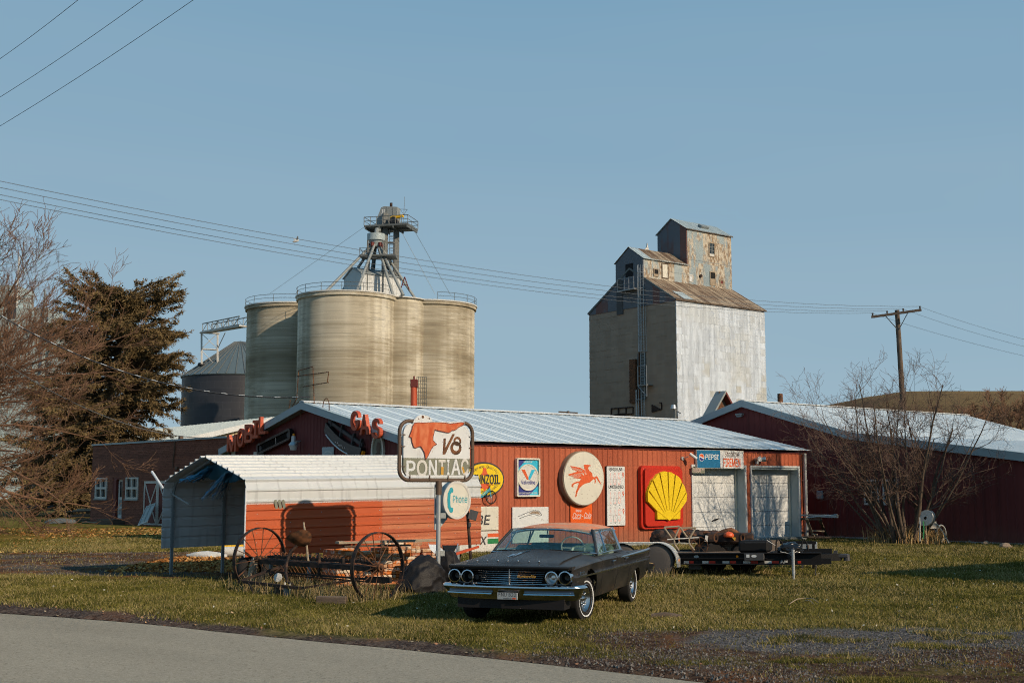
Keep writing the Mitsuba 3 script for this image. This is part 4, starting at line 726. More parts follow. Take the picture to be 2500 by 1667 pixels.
# ---- brick stack
BS=np.array([-3.46,24.05,0.0]); BM=frame(BS,a_,b_,z_)
bs=thing('brick_stack','long loose stack of old orange bricks under the shelter wall','brick stack')
pal=[(0.36,0.13,0.05),(0.42,0.16,0.06),(0.46,0.20,0.09),(0.30,0.10,0.05),(0.40,0.24,0.14),(0.50,0.40,0.30),(0.33,0.17,0.10),(0.45,0.13,0.03)]
for i,c in enumerate(pal):
    def fb(p,n,uv,c=c):
        g=F(p.x*30,p.y*30,p.z*30,3); w=SS(0.55,0.72,F(p.x*13+3.1,p.y*13,p.z*13,3))
        return MX(MX([q*0.8 for q in c],[q*1.4 for q in c],g),mi.Color3f(0.55,0.49,0.41),w*0.75)
    pmat(f'brick_{i}',fb,0.9,spec=0.1)
bn=0; x0=0.0; r5=np.random.default_rng(11)
def onebrick(x,y,z,lx,ly,yaw,tilt=0):
    global bn
    m=rbx(-lx/2,lx/2,-ly/2,ly/2,-0.031,0.031,0.006); m.apply_transform(trimesh.transformations.euler_matrix(tilt,r5.normal(0,0.02),yaw)); m.apply_translation([x,y,z])
    part(bs,'brick',mv(m,BM),f'brick_{r5.integers(0,8)}'); bn+=1
cols=[(0.0,0.62,11,0.0),(0.66,1.08,10,0.10),(1.10,1.62,11,0.02),(1.64,2.02,11,-0.02),(2.04,2.48,10,0.0)]
for cx0,cx1,nr,yo_ in cols:
    for r in range(nr):
        x=cx0+r5.uniform(0,0.02); z=0.035+r*0.069
        while x<cx1-0.07:
            hdr=r5.random()<0.45; lx=0.10 if hdr else 0.20; ly=0.20 if hdr else 0.10
            if x+lx>cx1+0.05: hdr=True; lx,ly=0.10,0.20
            onebrick(x+lx/2,yo_+ly/2+r5.uniform(-0.02,0.03),z+r5.uniform(-0.003,0.003),lx,ly,r5.normal(0,0.05)); x+=lx+r5.uniform(0.004,0.014)
for x,yaw in ((1.22,0.4),(1.36,-0.3),(1.55,0.2),(1.78,0.1),(2.0,-0.2),(1.30,0.9)): onebrick(x,0.16,0.80+0.0*x,0.2,0.1,yaw,r5.uniform(-0.5,0.5)*0.6)
part(bs,'core',mv(cat(*[bx(c0+0.02,c1-0.02,0.10+yo_,0.55,0,nr*0.069-0.03) for c0,c1,nr,yo_ in cols]),BM),'brick_3')
pk=thing('plank','long grey plank with red peeling paint lying across the brick stack','plank'); p0,p1=at(823,1324,23.6),at(1060,1318,24.6); part(pk,'board',bar(p0,p1,0.20,0.045),'wood'); part(pk,'red_paint',bar(p0*0.93+p1*0.07+[0,-0.002,0.024],p0*0.62+p1*0.38+[0,-0.002,0.024],0.19,0.004),'orange_red')
solo('plank','thin dark board under the long plank on the brick stack','plank',bar(at(838,1333,23.7),at(1000,1330,24.4),0.14,0.03),'wood_dark')
solo('paper_sheet','torn white sheet lying over the right end of the brick stack','sheet',trimesh.Trimesh(np.array([at(1046,1328,24.3),at(1068,1329,24.5),at(1092,1351,24.3),at(1060,1350,24.1),at(1050,1340,24.15)]),[[0,1,4],[1,2,3],[1,3,4]],process=False),'white')
wb=thing('wheelbarrow','black wheelbarrow with red handles tipped beside the bricks','wheelbarrow')
tb=trimesh.convex.convex_hull(np.array([at(u,v,Y) for u,v,Y in [(1079,1330,24.6),(1116,1330,24.8),(1082,1343,24.5),(1110,1344,24.6),(1090,1348,24.4),(1106,1348,24.5),(1085,1331,25.0),(1114,1331,25.1)]])); part(wb,'tub',tb,'black')
part(wb,'tub_rim',tube([at(1090,1351,24.28),at(1113,1347,24.55),at(1118,1327,24.8)],0.012,6),'galv')
part(wb,'handle',bar(at(1084,1362,24.2),at(1140,1342,24.7),0.04,0.05),'orange_red'); part(wb,'handle',bar(at(1112,1352,24.1),at(1168,1334,24.6),0.035,0.045),'orange_red'); part(wb,'leg',cat(rod(at(1100,1352,24.4),at(1096,1400,24.4),0.015),rod(at(1125,1346,24.5),at(1120,1395,24.5),0.015)),'rust_dark')
# dark hulks beside the car nose
hk=gnd(1030,1447)
def draped(sx,sy,sz,seed,lean):
    m=trimesh.creation.icosphere(subdivisions=5); v=m.vertices; ph=np.arctan2(v[:,1],v[:,0]); w=meshkit.fbm(v*1.3+seed,3); r=1+0.16*(w-0.5)*2-0.085*np.abs(np.sin(ph*3.5+w*5+seed))*np.clip(1.1-v[:,2],0,1)-0.05*np.abs(np.sin(v[:,2]*6+w*6)); v=v*r[:,None]; z=np.maximum(v[:,2],-0.30); f=np.clip(-z+0.2,0,1)*0.25; v=np.stack([v[:,0]*(1+f)+lean*z,v[:,1]*(1+f),z],-1); m.vertices=v*[sx,sy,sz]+[0,0,0.28*sz]; return m
fm=draped(0.46,0.36,0.58,14,0.15)
solo('covered_heap','black sheet-covered heap leaning by the sign pole','heap',mv(fm,rotz(25,hk)),'dull_black',smooth=30)
fm=draped(0.30,0.26,0.60,24,-0.1); solo('covered_heap','tall rounded black bundle between the sign pole and the car headlight','heap',mv(fm,rotz(-10,gnd(1094,1440))),'dull_black',smooth=30)
lg2=gnd(1626,1510); m=tube([lg2+[-0.22,0.03,0.03],lg2+[0,0,0.045],lg2+[0.24,-0.04,0.03]],[0.045,0.06,0.035],9).subdivide(); m.vertices+=0.02*(meshkit.fbm(m.vertices*12,2)[:,None]-0.5)
solo('rotten_log','small rotten log lying in the grass right of the car','log',m,'bark',smooth=40)
tw=[]; rt=np.random.default_rng(4)
for u0,v0,u1,v1 in ((1925,1479,1968,1464),(1968,1464,2000,1476),(1965,1470,1990,1481)): tw.append(tube([gnd(u0,v0)+[0,0,0.03],(gnd(u0,v0)+gnd(u1,v1))/2+[0,0,0.07],gnd(u1,v1)+[0,0,0.03]],[0.008,0.007,0.004],5))
solo('fallen_twig','pale forked twig lying on the lawn in front of the trailer','twig',tw,'twig_pale')
# things under the shelter
solo('yellow_crate','low yellow crate seen under the shelter wall','crate',cat(mv(rbx(-0.55,0.55,-0.3,0.3,0.12,0.42,0.03),rotz(20,gnd(535,1362)+[0,2.4,0]))),'yellow_dull')
solo('pale_drum','small white drum lying beside the yellow crate','drum',mv(cyl([-0.28,0,0.14],[0.28,0,0.14],0.14,0.14,16),rotz(10,gnd(570,1358))),'white_dull',smooth=50)
dm=lump(gnd(505,1361),0.55,0.25,0.14,9,2,0.3); solo('debris_pile','flat pale heap of scrap sheets under the shelter','debris',dm,'white_dull',smooth=False)
solo('grey_cabinet','grey metal box half hidden behind the shelter wall','box',mv(rbx(-0.30,0.30,-0.25,0.25,0.05,0.48,0.02),rotz(37,gnd(606,1352)+[0.1,1.4,0])),'slate_trim')
# ------------------------------------------------------------------ black four-door saloon
CY=math.radians(18.41); CA=frame([0.24,18.37,0.0],[-math.sin(CY),-math.cos(CY),0],[math.cos(CY),-math.sin(CY),0])   # x forward, y driver's side, z up
car=thing('saloon_car','old black four-door saloon with chrome bumper and faded orange roof parked on the lawn','car')
ix=lambda x,xs,ys: np.interp(x,xs,ys)
def csect(x):
    w=ix(x,[-4.35,-4.2,-3.5,-2.5,-1.0,0.2,0.7,0.84],[0.90,0.965,0.99,0.995,0.99,0.985,0.96,0.93])
    zb=ix(x,[-4.35,-4.0,-3.6,-2.4,-0.5,0.5,0.84],[0.42,0.36,0.33,0.31,0.30,0.36,0.42])
    zs=ix(x,[-4.35,-4.15,-3.0,-2.2,-0.9,0.0,0.6,0.84],[0.84,0.865,0.89,0.875,0.885,0.875,0.85,0.83])
    zt=ix(x,[-4.35,-4.1,-3.2,-2.6,-2.3,-0.9,-0.62,0.0,0.5,0.75,0.84],[0.78,0.83,0.88,0.91,0.93,0.95,0.985,0.945,0.905,0.87,0.845])
    fin=ix(x,[-4.35,-3.8,-2.3,-1.9],[1,1,0.25,0])
    low=w-0.075
    pts=[(0,zb),(low-0.06,zb),(low-0.005,zb+0.025),(low+0.02,zb+0.12),(w-0.022,0.56),(w-0.004,0.655),(w,0.685),(w-0.012,0.71),(w-0.022,0.745),(w-0.010,zs-0.055),(w-0.008,zs-0.035),(w-0.030,zs-0.012),(w-0.075,zs),
         (w-0.16-0.04*fin,zs+0.012*(1-fin)-0.02*fin),(0.70,zs+0.55*(zt-zs)-0.035*fin),(0.45,zs+0.86*(zt-zs)-0.01*fin),(0.2,zt-0.004),(0,zt)]
    return pts
def loft(xs,fn,cap=True):
    R=[]
    for x in xs:
        h=fn(x); R.append([(x,y,z) for y,z in h]+[(x,-y,z) for y,z in h[-2:0:-1]])
    n=len(R[0]); V=np.array(R).reshape(-1,3); Fc=[]
    for i in range(len(xs)-1):
        for q in range(n):
            w=(q+1)%n; Fc += [[i*n+q,i*n+w,(i+1)*n+w],[i*n+q,(i+1)*n+w,(i+1)*n+q]]
    for i,fl in ((0,1),(len(xs)-1,0)):
        c=len(V); V=np.vstack([V,V[i*n:(i+1)*n].mean(0)])
        for q in range(n):
            w=(q+1)%n; Fc.append([c,i*n+w,i*n+q] if fl else [c,i*n+q,i*n+w])
    m=trimesh.Trimesh(V,np.array(Fc),process=True); m.fix_normals(); return m
bxs=np.unique(np.concatenate([np.linspace(-4.35,0.84,60),[-4.2,-4.3,0.78]]))
body=loft(bxs,csect)
cutters=[]
for sgn_ in (-1,1):
    cutters.append(cyl([0.0,sgn_*0.52,0.34],[0.0,sgn_*1.2,0.34],0.43,0.43,32)); cutters.append(cyl([-3.124,sgn_*0.52,0.17],[-3.124,sgn_*1.2,0.17],0.43,0.43,32))
cutters.append(bx(-2.62,-0.78,-0.80,0.80,0.50,1.3)); cutters.append(bx(0.72,1.0,-0.91,0.91,0.575,0.80))
cutters.append(bx(-0.43,0.43,0.52,1.2,0.2,0.36)); cutters.append(bx(-0.43,0.43,-1.2,-0.52,0.2,0.36))
for c_ in cutters: 
    c_.merge_vertices(); c_.fix_normals()
    body=trimesh.boolean.difference([body,c_],engine='manifold')
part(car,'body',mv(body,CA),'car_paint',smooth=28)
def topz(x,y):
    p=csect(x); ys=[q[0] for q in p[12:]][::-1]; zz=[q[1] for q in p[12:]][::-1]; return float(np.interp(abs(y),ys,zz))
def patch(xs,ys,dz,edge=None):
    V=[[x,y if edge is None else y*edge(x),topz(x,y if edge is None else y*edge(x))+dz] for x in xs for y in ys]; n=len(ys)
    Fc=[]
    for i in range(len(xs)-1):
        for q in range(n-1): o=i*n+q; Fc += [[o,o+n,o+n+1],[o,o+n+1,o+1]]
    m=trimesh.Trimesh(np.array(V),np.array(Fc),process=False)
    b=m.copy(); b.vertices[:,2]-=0.02+dz; b.invert(); 
    return cat(m,b)
hood=patch(np.linspace(-0.60,0.90,22),np.linspace(-0.70,0.70,23),0.012)
hv=hood.vertices; fr=np.clip((hv[:,0]-0.55)/0.35,0,1); hv[:,2]+=0.012*np.exp(-(hv[:,1]/0.18)**2)+0.010*(np.abs(hv[:,1])>0.55)-0.055*fr**2.2; hood.vertices=hv
part(car,'hood',mv(hood,CA),'car_paint',smooth=35)
lip=[[0.905-0.02*abs(y)**2,y,0.825+0.0*y] for y in np.linspace(-0.9,0.9,15)]
part(car,'hood_lip',mv(cat(tube(lip,0.022,8),ext(Polygon([(0.70,-0.93),(0.885,-0.93),(0.905,0),(0.885,0.93),(0.70,0.93)]),0.05,0.795)),CA),'car_paint',smooth=40)
part(car,'trunk_lid',mv(patch(np.linspace(-4.22,-2.95,12),np.linspace(-0.66,0.66,13),0.010),CA),'car_paint',smooth=35)
for s in (-1,1):
    for x,nm in ((-0.66,'door_gap'),(-1.62,'door_gap'),(-2.50,'door_gap')):
        pts=[[x,s*(q[0]+0.0015),q[1]] for q in csect(x)[2:13]]; part(car,nm,mv(tube(pts,0.0045,4),CA),'black')
    part(car,'side_trim',mv(cat(*[bar([x0,s*(csect(x0)[6][0]+0.006),0.69],[x1,s*(csect(x1)[6][0]+0.006),0.69],0.014,0.022) for x0,x1 in zip(np.linspace(0.62,-3.9,14)[:-1],np.linspace(0.62,-3.9,14)[1:])]),CA),'chrome_worn')
    sp=[]; xs=np.linspace(-1.85,-4.28,12)
    part(car,'fin_spear',mv(tube([[x,s*(csect(x)[9][0]+0.004),0.835+0.012*(i/11)] for i,x in enumerate(xs)],[0.004]+[0.012+0.022*math.sin(q) for q in np.linspace(0.25,1.57,11)],10),CA),'chrome_worn',smooth=60)
    part(car,'rear_trim',mv(cat(bar([-3.0,s*(csect(-3.0)[7][0]+0.002),0.715],[-4.2,s*(csect(-4.2)[7][0]+0.004),0.72],0.02,0.035)),CA),'chrome_worn')
    for x in (-1.32,-2.18): 
        yy=csect(x)[9][0]; part(car,'door_handle',mv(cat(rbx(x-0.10,x+0.06,s*yy-0.012+s*0.02,s*yy+0.012+s*0.02,0.795,0.815,0.005),bx(x-0.03,x+0.0,s*yy-0.015,s*yy+s*0.02+0.001,0.755,0.795)),CA),'chrome')
    part(car,'fender_badge',mv(ext(Polygon([(0.06,0.05),(0.0,0.02),(-0.07,0.0),(-0.01,-0.01),(-0.02,-0.05),(0.02,-0.015),(0.08,0.0),(0.03,0.02)]),0.012),CA@frame([-0.25,s*0.955,0.55],[1,0,0.0],[0,0.10*s,1],[0,s,0])),'chrome_worn')
    M=CA@frame([0.52,s*0.985,0.725],[-s*1.0,0,0],[0,0,1]); part(car,'script_badge',mv(txt('Bonneville',0.035,0,0,d=0.006,shear=0.3,align='c'),M),'chrome_worn')
    part(car,'fender_strip',mv(tube([[0.86-0.03*abs(q-0.5),s*(0.50+0.42*q),0.815] for q in np.linspace(0,1,6)],0.010,6),CA),'chrome_worn')
    # headlights
    for y,z in ((0.83,0.69),(0.632,0.683)):
        c=[0.80,s*y,z]; hx_=frame(c,[0,s,0],[0,0,1],[1,0,0]); 
        h_=part(car,'headlight',mv(lathe([(0.066,-0.01),(0.072,0.075),(0.082,0.105),(0.096,0.100),(0.101,0.06),(0.101,-0.03),(0.070,-0.03)],28),CA@hx_),'chrome',smooth=40)
        sub=h_.split('__')[1]
        full=(s>0 and y<0.7)
        part(car,f'{sub}__lens' if full else f'{sub}__bowl',mv(lathe([(0,0.035 if full else -0.04),(0.04,0.03 if full else -0.035),(0.068,0.012 if full else 0.03),(0.068,-0.02),(0,-0.05)],24),CA@hx_),'chrome_worn' if full else 'black_gloss',smooth=40)
# grille
gp=part(car,'grille',mv(cat(bx(0.70,0.735,-0.55,0.55,0.56,0.81)),CA),'black')
for side in (-1,1):
    for q in range(8):
        z=0.795-q*0.0305; ye=0.515-0.010*q
        part(car,'grille__bar',mv(tube([[0.865,side*0.012,z],[0.835,side*ye*0.6,z],[0.795,side*ye,z]],0.0062,6),CA),'chrome_worn')
part(car,'grille__divider',mv(tube([[0.873,0,0.83],[0.878,0,0.69],[0.873,0,0.565]],0.010,8),CA),'chrome'); part(car,'grille__script',mv(txt('Bonneville',0.038,0.0,-0.02,w=0.27,d=0.01,shear=0.3,align='c'),CA@frame([0.862,0.25,0.70],[-0.07,1,0],[0,0,1])),'gold')
for s in (-1,1): part(car,'parking_lamp',mv(rbx(0.735,0.78,s*0.535-0.03,s*0.535+0.03,0.63,0.71,0.01),CA),'charcoal')
part(car,'top_strip',mv(cat(tube([[0.885,0.0,0.812],[0.87,0.3,0.812],[0.845,0.55,0.812]],0.012,8),tube([[0.885,0.0,0.812],[0.87,-0.3,0.812],[0.845,-0.55,0.812]],0.012,8)),CA),'chrome')
part(car,'lower_strip',mv(cat(tube([[0.86,0.0,0.585],[0.84,0.5,0.585],[0.80,0.9,0.60]],0.008,6),tube([[0.86,0.0,0.585],[0.84,-0.5,0.585],[0.80,-0.9,0.60]],0.008,6)),CA),'chrome_worn')
# bumper: cross-section swept along its plan curve
def sweep(sec,plan,closed=True):
    V=[];n=len(sec)
    for i,(x,y) in enumerate(plan):
        a0,a1=plan[max(i-1,0)],plan[min(i+1,len(plan)-1)]; tx,ty=a1[0]-a0[0],a1[1]-a0[1]; L=math.hypot(tx,ty); nx_,ny_=ty/L,-tx/L
        for o,z in sec: V.append([x+nx_*o,y+ny_*o,z])
    Fc=[]
    for i in range(len(plan)-1):
        for q in range(n): w=(q+1)%n; Fc += [[i*n+q,(i+1)*n+w,i*n+w],[i*n+q,(i+1)*n+q,(i+1)*n+w]]
    for i in (0,len(plan)-1):
        c=len(V); V.append(list(np.mean(V[i*n:(i+1)*n],0)))
        for q in range(n): w=(q+1)%n; Fc.append([c,i*n+w,i*n+q] if i else [c,i*n+q,i*n+w])
    m=trimesh.Trimesh(np.array(V),np.array(Fc),process=False); m.fix_normals(); return m
plan=[(0.62,-1.02),(0.74,-1.015),(0.82,-0.97),(0.885,-0.80),(0.935,-0.45),(0.955,0.0),(0.935,0.45),(0.885,0.80),(0.82,0.97),(0.74,1.015),(0.62,1.02)]
pl=np.array(plan); tt=np.linspace(0,1,41); cum=np.concatenate([[0],np.cumsum(np.linalg.norm(np.diff(pl,axis=0),axis=1))]); pl=[(float(np.interp(t*cum[-1],cum,pl[:,0])),float(np.interp(t*cum[-1],cum,pl[:,1]))) for t in tt]
part(car,'bumper',mv(sweep([(-0.07,0.585),(0.02,0.578),(0.055,0.560),(0.060,0.540),(0.045,0.520),(0.010,0.495),(-0.005,0.475),(-0.035,0.40),(-0.06,0.372),(-0.09,0.365),(-0.09,0.50)],pl),CA),'chrome_dark_reflection',smooth=30)  # bumper face coloured darker to imitate chrome reflecting dark ground
part(car,'bumper__top_lip',mv(sweep([(0.018,0.582),(0.057,0.563),(0.063,0.545),(0.06,0.540),(0.052,0.556),(0.018,0.574)],pl),CA),'chrome',smooth=30)
for y0,y1 in ((-0.97,-0.20),(0.20,0.97)):
    seg=[p for p in pl if y0<=p[1]<=y1]; part(car,'bumper__lower_bar',mv(sweep([(-0.01,0.470),(0.022,0.462),(0.030,0.448),(0.020,0.435),(-0.01,0.428)],seg),CA),'chrome',smooth=30)
part(car,'valance_shade_block',mv(bx(0.55,0.84,-0.80,0.80,0.24,0.50),CA),'dull_black')  # valance carried down in flat black to deepen the shade under the bumper
lp=part(car,'licence_plate',mv(rbx(0.955,0.967,-0.155,0.155,0.375,0.475,0.004),CA),'galv'); part(car,'licence_plate__lettering',mv(cat(txt('FNU 822',0.052,0,0.005,w=0.26,d=0.003,align='c'),txt('WASHINGTON',0.014,0,-0.03,w=0.12,d=0.003,align='c')),CA@frame([0.967,0.0,0.415],[0,1,0],[0,0,1])),'ink'); part(car,'licence_plate__tag',mv(bx(0.967,0.970,0.075,0.125,0.383,0.405),CA),'orange_red')
part(car,'rear_bumper',mv(cat(sweep([(-0.06,0.62),(0.03,0.60),(0.05,0.56),(0.03,0.50),(-0.06,0.48)],[(-4.10,1.0),(-4.28,0.99),(-4.42,0.85),(-4.47,0.4),(-4.48,0),(-4.47,-0.4),(-4.42,-0.85),(-4.28,-0.99),(-4.10,-1.0)])),CA),'chrome',smooth=35)
# roof, pillars, glass
nu,nv=21,19
def roofpt(u,v,dz=0):
    xf=-0.97-0.27*abs(u)**2.2; xr=-2.70+0.04*u*u; x=xf+(xr-xf)*v; y=0.69*u*(1-0.03*(1-v)); z=1.385-0.085*abs(u)**2.6-0.055*(1-v)**3-0.035*v**3
    return [x,y,z+dz]
us,vs=np.linspace(-1,1,nu),np.linspace(0,1,nv)
Vr=[roofpt(u,v) for v in vs for u in us]+[roofpt(u,v,-0.045) for v in vs for u in us]; k=nu*nv; Fr=[]
for i in range(nv-1):
    for q in range(nu-1):
        o=i*nu+q; Fr += [[o,o+nu,o+nu+1],[o,o+nu+1,o+1],[k+o,k+o+nu+1,k+o+nu],[k+o,k+o+1,k+o+nu+1]]
bd=[q for q in range(nu)]+[i*nu+nu-1 for i in range(1,nv)]+[(nv-1)*nu+q for q in range(nu-2,-1,-1)]+[i*nu for i in range(nv-2,0,-1)]
for a0,a1 in zip(bd,bd[1:]+bd[:1]): Fr += [[a0,a1,k+a1],[a0,k+a1,k+a0]]
rm=trimesh.Trimesh(np.array(Vr),np.array(Fr),process=False); rm.fix_normals()
part(car,'roof',mv(rm,CA),'car_roof',smooth=35)
part(car,'headliner',mv(trimesh.Trimesh(np.array([roofpt(u*0.97,v*0.96+0.02,-0.055) for v in vs for u in us]),np.array([f for f in Fr[:0]]+[[i*nu+q,i*nu+q+1,i*nu+q+nu] for i in range(nv-1) for q in range(nu-1)]+[[i*nu+q+1,i*nu+q+nu+1,i*nu+q+nu] for i in range(nv-1) for q in range(nu-1)]),process=False),CA),'charcoal',smooth=True)
rim=[roofpt(u,0,-0.03) for u in us]; part(car,'roof__front_trim',mv(tube(rim,0.014,6),CA),'chrome_worn')
wb_=lambda u:[-0.63-0.17*u*u,0.85*u,0.985-0.04*u*u]; wt=lambda u:[-1.0-0.25*abs(u)**2.2,0.665*u,1.33-0.045*abs(u)**2.2]
def ruled(f0,f1,us,nw=6):
    V=[]; 
    for w in np.linspace(0,1,nw):
        for u in us: p,q=np.array(f0(u)),np.array(f1(u)); V.append(p*(1-w)+q*w)
    n=len(us); return trimesh.Trimesh(np.array(V),[[i*n+q,i*n+q+1,i*n+q+n] for i in range(nw-1) for q in range(n-1)]+[[i*n+q+1,i*n+q+n+1,i*n+q+n] for i in range(nw-1) for q in range(n-1)],process=False)
part(car,'windscreen',mv(ruled(wb_,wt,np.linspace(-1,1,25)),CA),'tint_pane',smooth=True)
rb_=lambda u:[-2.95+0.50*abs(u)**2.4,0.83*u,0.925-0.0*u]; rt_=lambda u:[-2.60+0.10*abs(u)**2,0.66*u,1.325-0.06*abs(u)**2]
part(car,'rear_window',mv(ruled(rb_,rt_,np.linspace(-1,1,25)),CA),'tint_pane',smooth=True)
part(car,'windscreen_trim',mv(tube([np.array(wb_(u))+[0.005,0,0.0] for u in np.linspace(-1,1,21)],0.014,6),CA),'chrome_worn')
for s in (-1,1):
    part(car,'front_pillar',mv(tube([np.array(wb_(s))+[0,0,-0.02],np.array(wb_(s))*0.5+np.array(wt(s))*0.5+[0,0.008*s,0],wt(s)],0.022,8),CA),'car_paint',smooth=60)
    part(car,'pillar_trim',mv(tube([np.array(wb_(s))+[-0.03,0.012*s,-0.02],np.array(wb_(s))*0.5+np.array(wt(s))*0.5+[-0.03,0.018*s,0],np.array(wt(s))+[-0.03,0.01*s,0]],0.008,6),CA),'chrome_worn',smooth=60)
    part(car,'window_channel',mv(tube([[-0.90,s*0.845,0.95],[-1.30,s*0.69,1.285],[-2.38,s*0.69,1.275],[-2.46,s*0.80,0.95]],0.013,6),CA),'grey_dark')
    part(car,'drip_rail',mv(tube([np.array(roofpt(s*1.01,v,-0.03)) for v in np.linspace(0,1,9)],0.013,6),CA),'chrome_worn')
    part(car,'rear_pillar',mv(bar([-2.47,s*0.82,0.93],[-2.52,s*0.67,1.29],0.06,0.03),CA),'chrome_worn')
    part(car,'belt_trim',mv(tube([[x,s*0.862,0.945-0.012*abs(x+1.6)] for x in np.linspace(-0.84,-2.46,7)],0.010,6),CA),'chrome_worn')
    part(car,'vent_bar',mv(rod([-1.42,s*0.845,0.95],[-1.60,s*0.69,1.275],0.012,6),CA),'chrome')
    sg=trimesh.Trimesh(np.array([[-0.92,s*0.842,0.95],[-2.44,s*0.80,0.95],[-2.38,s*0.69,1.27],[-1.28,s*0.69,1.27]]),[[0,1,2],[0,2,3]],process=False)
    part(car,'side_window',mv(sg,CA),'tint_pane')
# inside
mat('seat_green',(0.14,0.19,0.165),0.7)
part(car,'dashboard',mv(rbx(-1.02,-0.80,-0.79,0.79,0.78,0.955,0.04),CA),'seat_green',smooth=40)
for x in (-1.62,-2.40): part(car,'seat',mv(cat(rbx(x-0.10,x+0.08,-0.72,0.72,0.55,1.02,0.05),rbx(x-0.05,x+0.45,-0.72,0.72,0.5,0.66,0.05)),CA),'seat_green',smooth=40)
SWm=CA@frame([-1.22,0.36,1.0],[0,1,0],[0.35,0,0.94]); part(car,'steering_wheel',mv(cat(tube([[0.19*math.cos(t),0.19*math.sin(t),0] for t in np.linspace(0,2*np.pi,25)[:-1]],0.011,6,True),rod([-0.19,0,0],[0.19,0,0],0.009),rod([0,0,0],[0,-0.05,0.3],0.02)),SWm),'white_dull')
part(car,'mirror',mv(cat(rbx(-1.02,-0.99,-0.13,0.11,1.165,1.215,0.008),rod([-1.0,0,1.2],[-1.04,0.0,1.32],0.008)),CA),'black')
part(car,'wiper',mv(cat(rod([-0.60,-0.75,0.975],[-0.62,0.05,1.005],0.009),rod([-0.60,0.15,1.0],[-0.70,0.78,0.97],0.009)),CA),'black')
part(car,'hood_spear',mv(cat(tube([[0.33,-0.13,topz(0.33,0.13)+0.03],[0.0,-0.11,topz(0.0,0.1)+0.034],[-0.42,-0.09,topz(-0.42,0.09)+0.03]],[0.010,0.016,0.006],6),tube([[0.36,-0.20,topz(0.36,0.2)+0.025],[0.30,-0.13,topz(0.3,0.13)+0.05],[0.12,-0.12,topz(0.12,0.12)+0.04]],[0.008,0.016,0.008],6)),CA),'chrome')
for q,y in enumerate(np.linspace(-0.72,0.38,8)): part(car,'hood_stud',mv(trimesh.creation.icosphere(subdivisions=1,radius=0.011+0.004*(q%2)),CA@trimesh.transformations.translation_matrix([0.66+0.01*(q%3),y,topz(0.66,y)+0.02])),'chrome_worn')
# wheels
def wheel(x,y,s,steer=0):
    M=CA@frame([x,y,0.335],[math.cos(steer),math.sin(steer),0],[0,0,1],[math.sin(steer)*0-s*math.sin(steer)*1.0*0+ -math.sin(steer)*s*s*1.0,s*math.cos(steer),0] if False else np.array([-math.sin(steer),math.cos(steer),0])*s)
    w_=part(car,'wheel',mv(lathe([(0.19,-0.10),(0.30,-0.105),(0.335,-0.07),(0.338,0.07),(0.325,0.095),(0.275,0.106),(0.20,0.10),(0.19,0.08)],36),M),'rubber',smooth=35); sub=w_.split('__')[1]
    part(car,f'{sub}__whitewall',mv(lathe([(0.243,0.104),(0.262,0.108),(0.262,0.104),(0.243,0.100)],36),M),'white',smooth=40)
    part(car,f'{sub}__rim',mv(lathe([(0,0.03),(0.10,0.045),(0.13,0.02),(0.165,0.02),(0.19,0.06),(0.205,0.105),(0.213,0.10),(0.2,0.05),(0.19,-0.02),(0,-0.02)],36),M),'chrome_worn',smooth=35)
    for q in range(8):
        t=q*math.pi/4; part(car,f'{sub}__lug',mv(cat(trimesh.creation.icosphere(subdivisions=1,radius=0.024),cyl([0,0,0],[0,0,0.02],0.02,0.015,8)),M@frame([0.095*math.cos(t),0.095*math.sin(t),0.045],[1,0,0],[0,1,0])),'chrome',smooth=40)
    part(car,f'{sub}__cap',mv(lathe([(0,0.09),(0.03,0.085),(0.048,0.05),(0,0.03)],16),M),'chrome_worn',smooth=40)
for s in (-1,1): wheel(0.0,s*0.80,s,math.radians(-9)); wheel(-3.124,s*0.79,s)
part(car,'underbody',mv(cat(bx(-4.1,0.5,-0.50,0.50,0.20,0.40),bx(-0.5,0.5,-0.75,0.75,0.25,0.33)),CA),'black')
# ------------------------------------------------------------------ flatbed trailer, its load, and things by the far barn
td=np.array([0.93,-0.367,0.0]); td/=np.linalg.norm(td); tn=np.cross(z_,td); pit=0.022
TR=frame([3.27,27.45,0.0],[td[0],td[1],pit],tn,z_)
tr=thing('flatbed_trailer','black tandem trailer loaded with scrap, red and white reflector tape along its rail','trailer')
RX0,RX1=0.42,3.55; RZ=0.245
part(tr,'rail',mv(cat(bx(RX0,RX1,0.20,0.24,RZ,RZ+0.235),bx(RX0,RX1,0.14,0.24,RZ-0.012,RZ+0.008),bx(RX0,RX1,0.12,0.24,RZ+0.225,RZ+0.245),bx(RX0,2.4,0.12,0.20,RZ+0.115,RZ+0.13)),TR),'black')
part(tr,'rail',mv(cat(bx(-1.6,RX1,2.02,2.10,RZ,RZ+0.24)),TR),'black')
part(tr,'deck',mv(bx(-1.6,2.45,0.24,2.02,RZ+0.17,RZ+0.21),TR),'wood_dark')
part(tr,'cross_beam',mv(cat(*[bx(x,x+0.06,0.24,2.02,RZ+0.02,RZ+0.165) for x in np.linspace(-1.5,2.3,7)]),TR),'black')
for s in (0,1): part(tr,'tongue_beam',mv(bar([2.4,0.35 if s==0 else 1.9,RZ+0.10],[3.85,1.12 if s==0 else 1.16,RZ+0.10],0.07,0.15),TR),'black')
part(tr,'coupler',mv(cat(rbx(3.62,4.02,1.06,1.22,RZ+0.08,RZ+0.17,0.02),cyl([3.98,1.14,RZ+0.02],[3.98,1.14,RZ+0.16],0.075,0.06,14),bx(3.7,3.78,1.09,1.19,RZ+0.17,RZ+0.24)),TR),'charcoal')
part(tr,'tongue_beam',mv(bx(2.4,3.75,0.205,0.245,RZ,RZ+0.12),TR),'black')
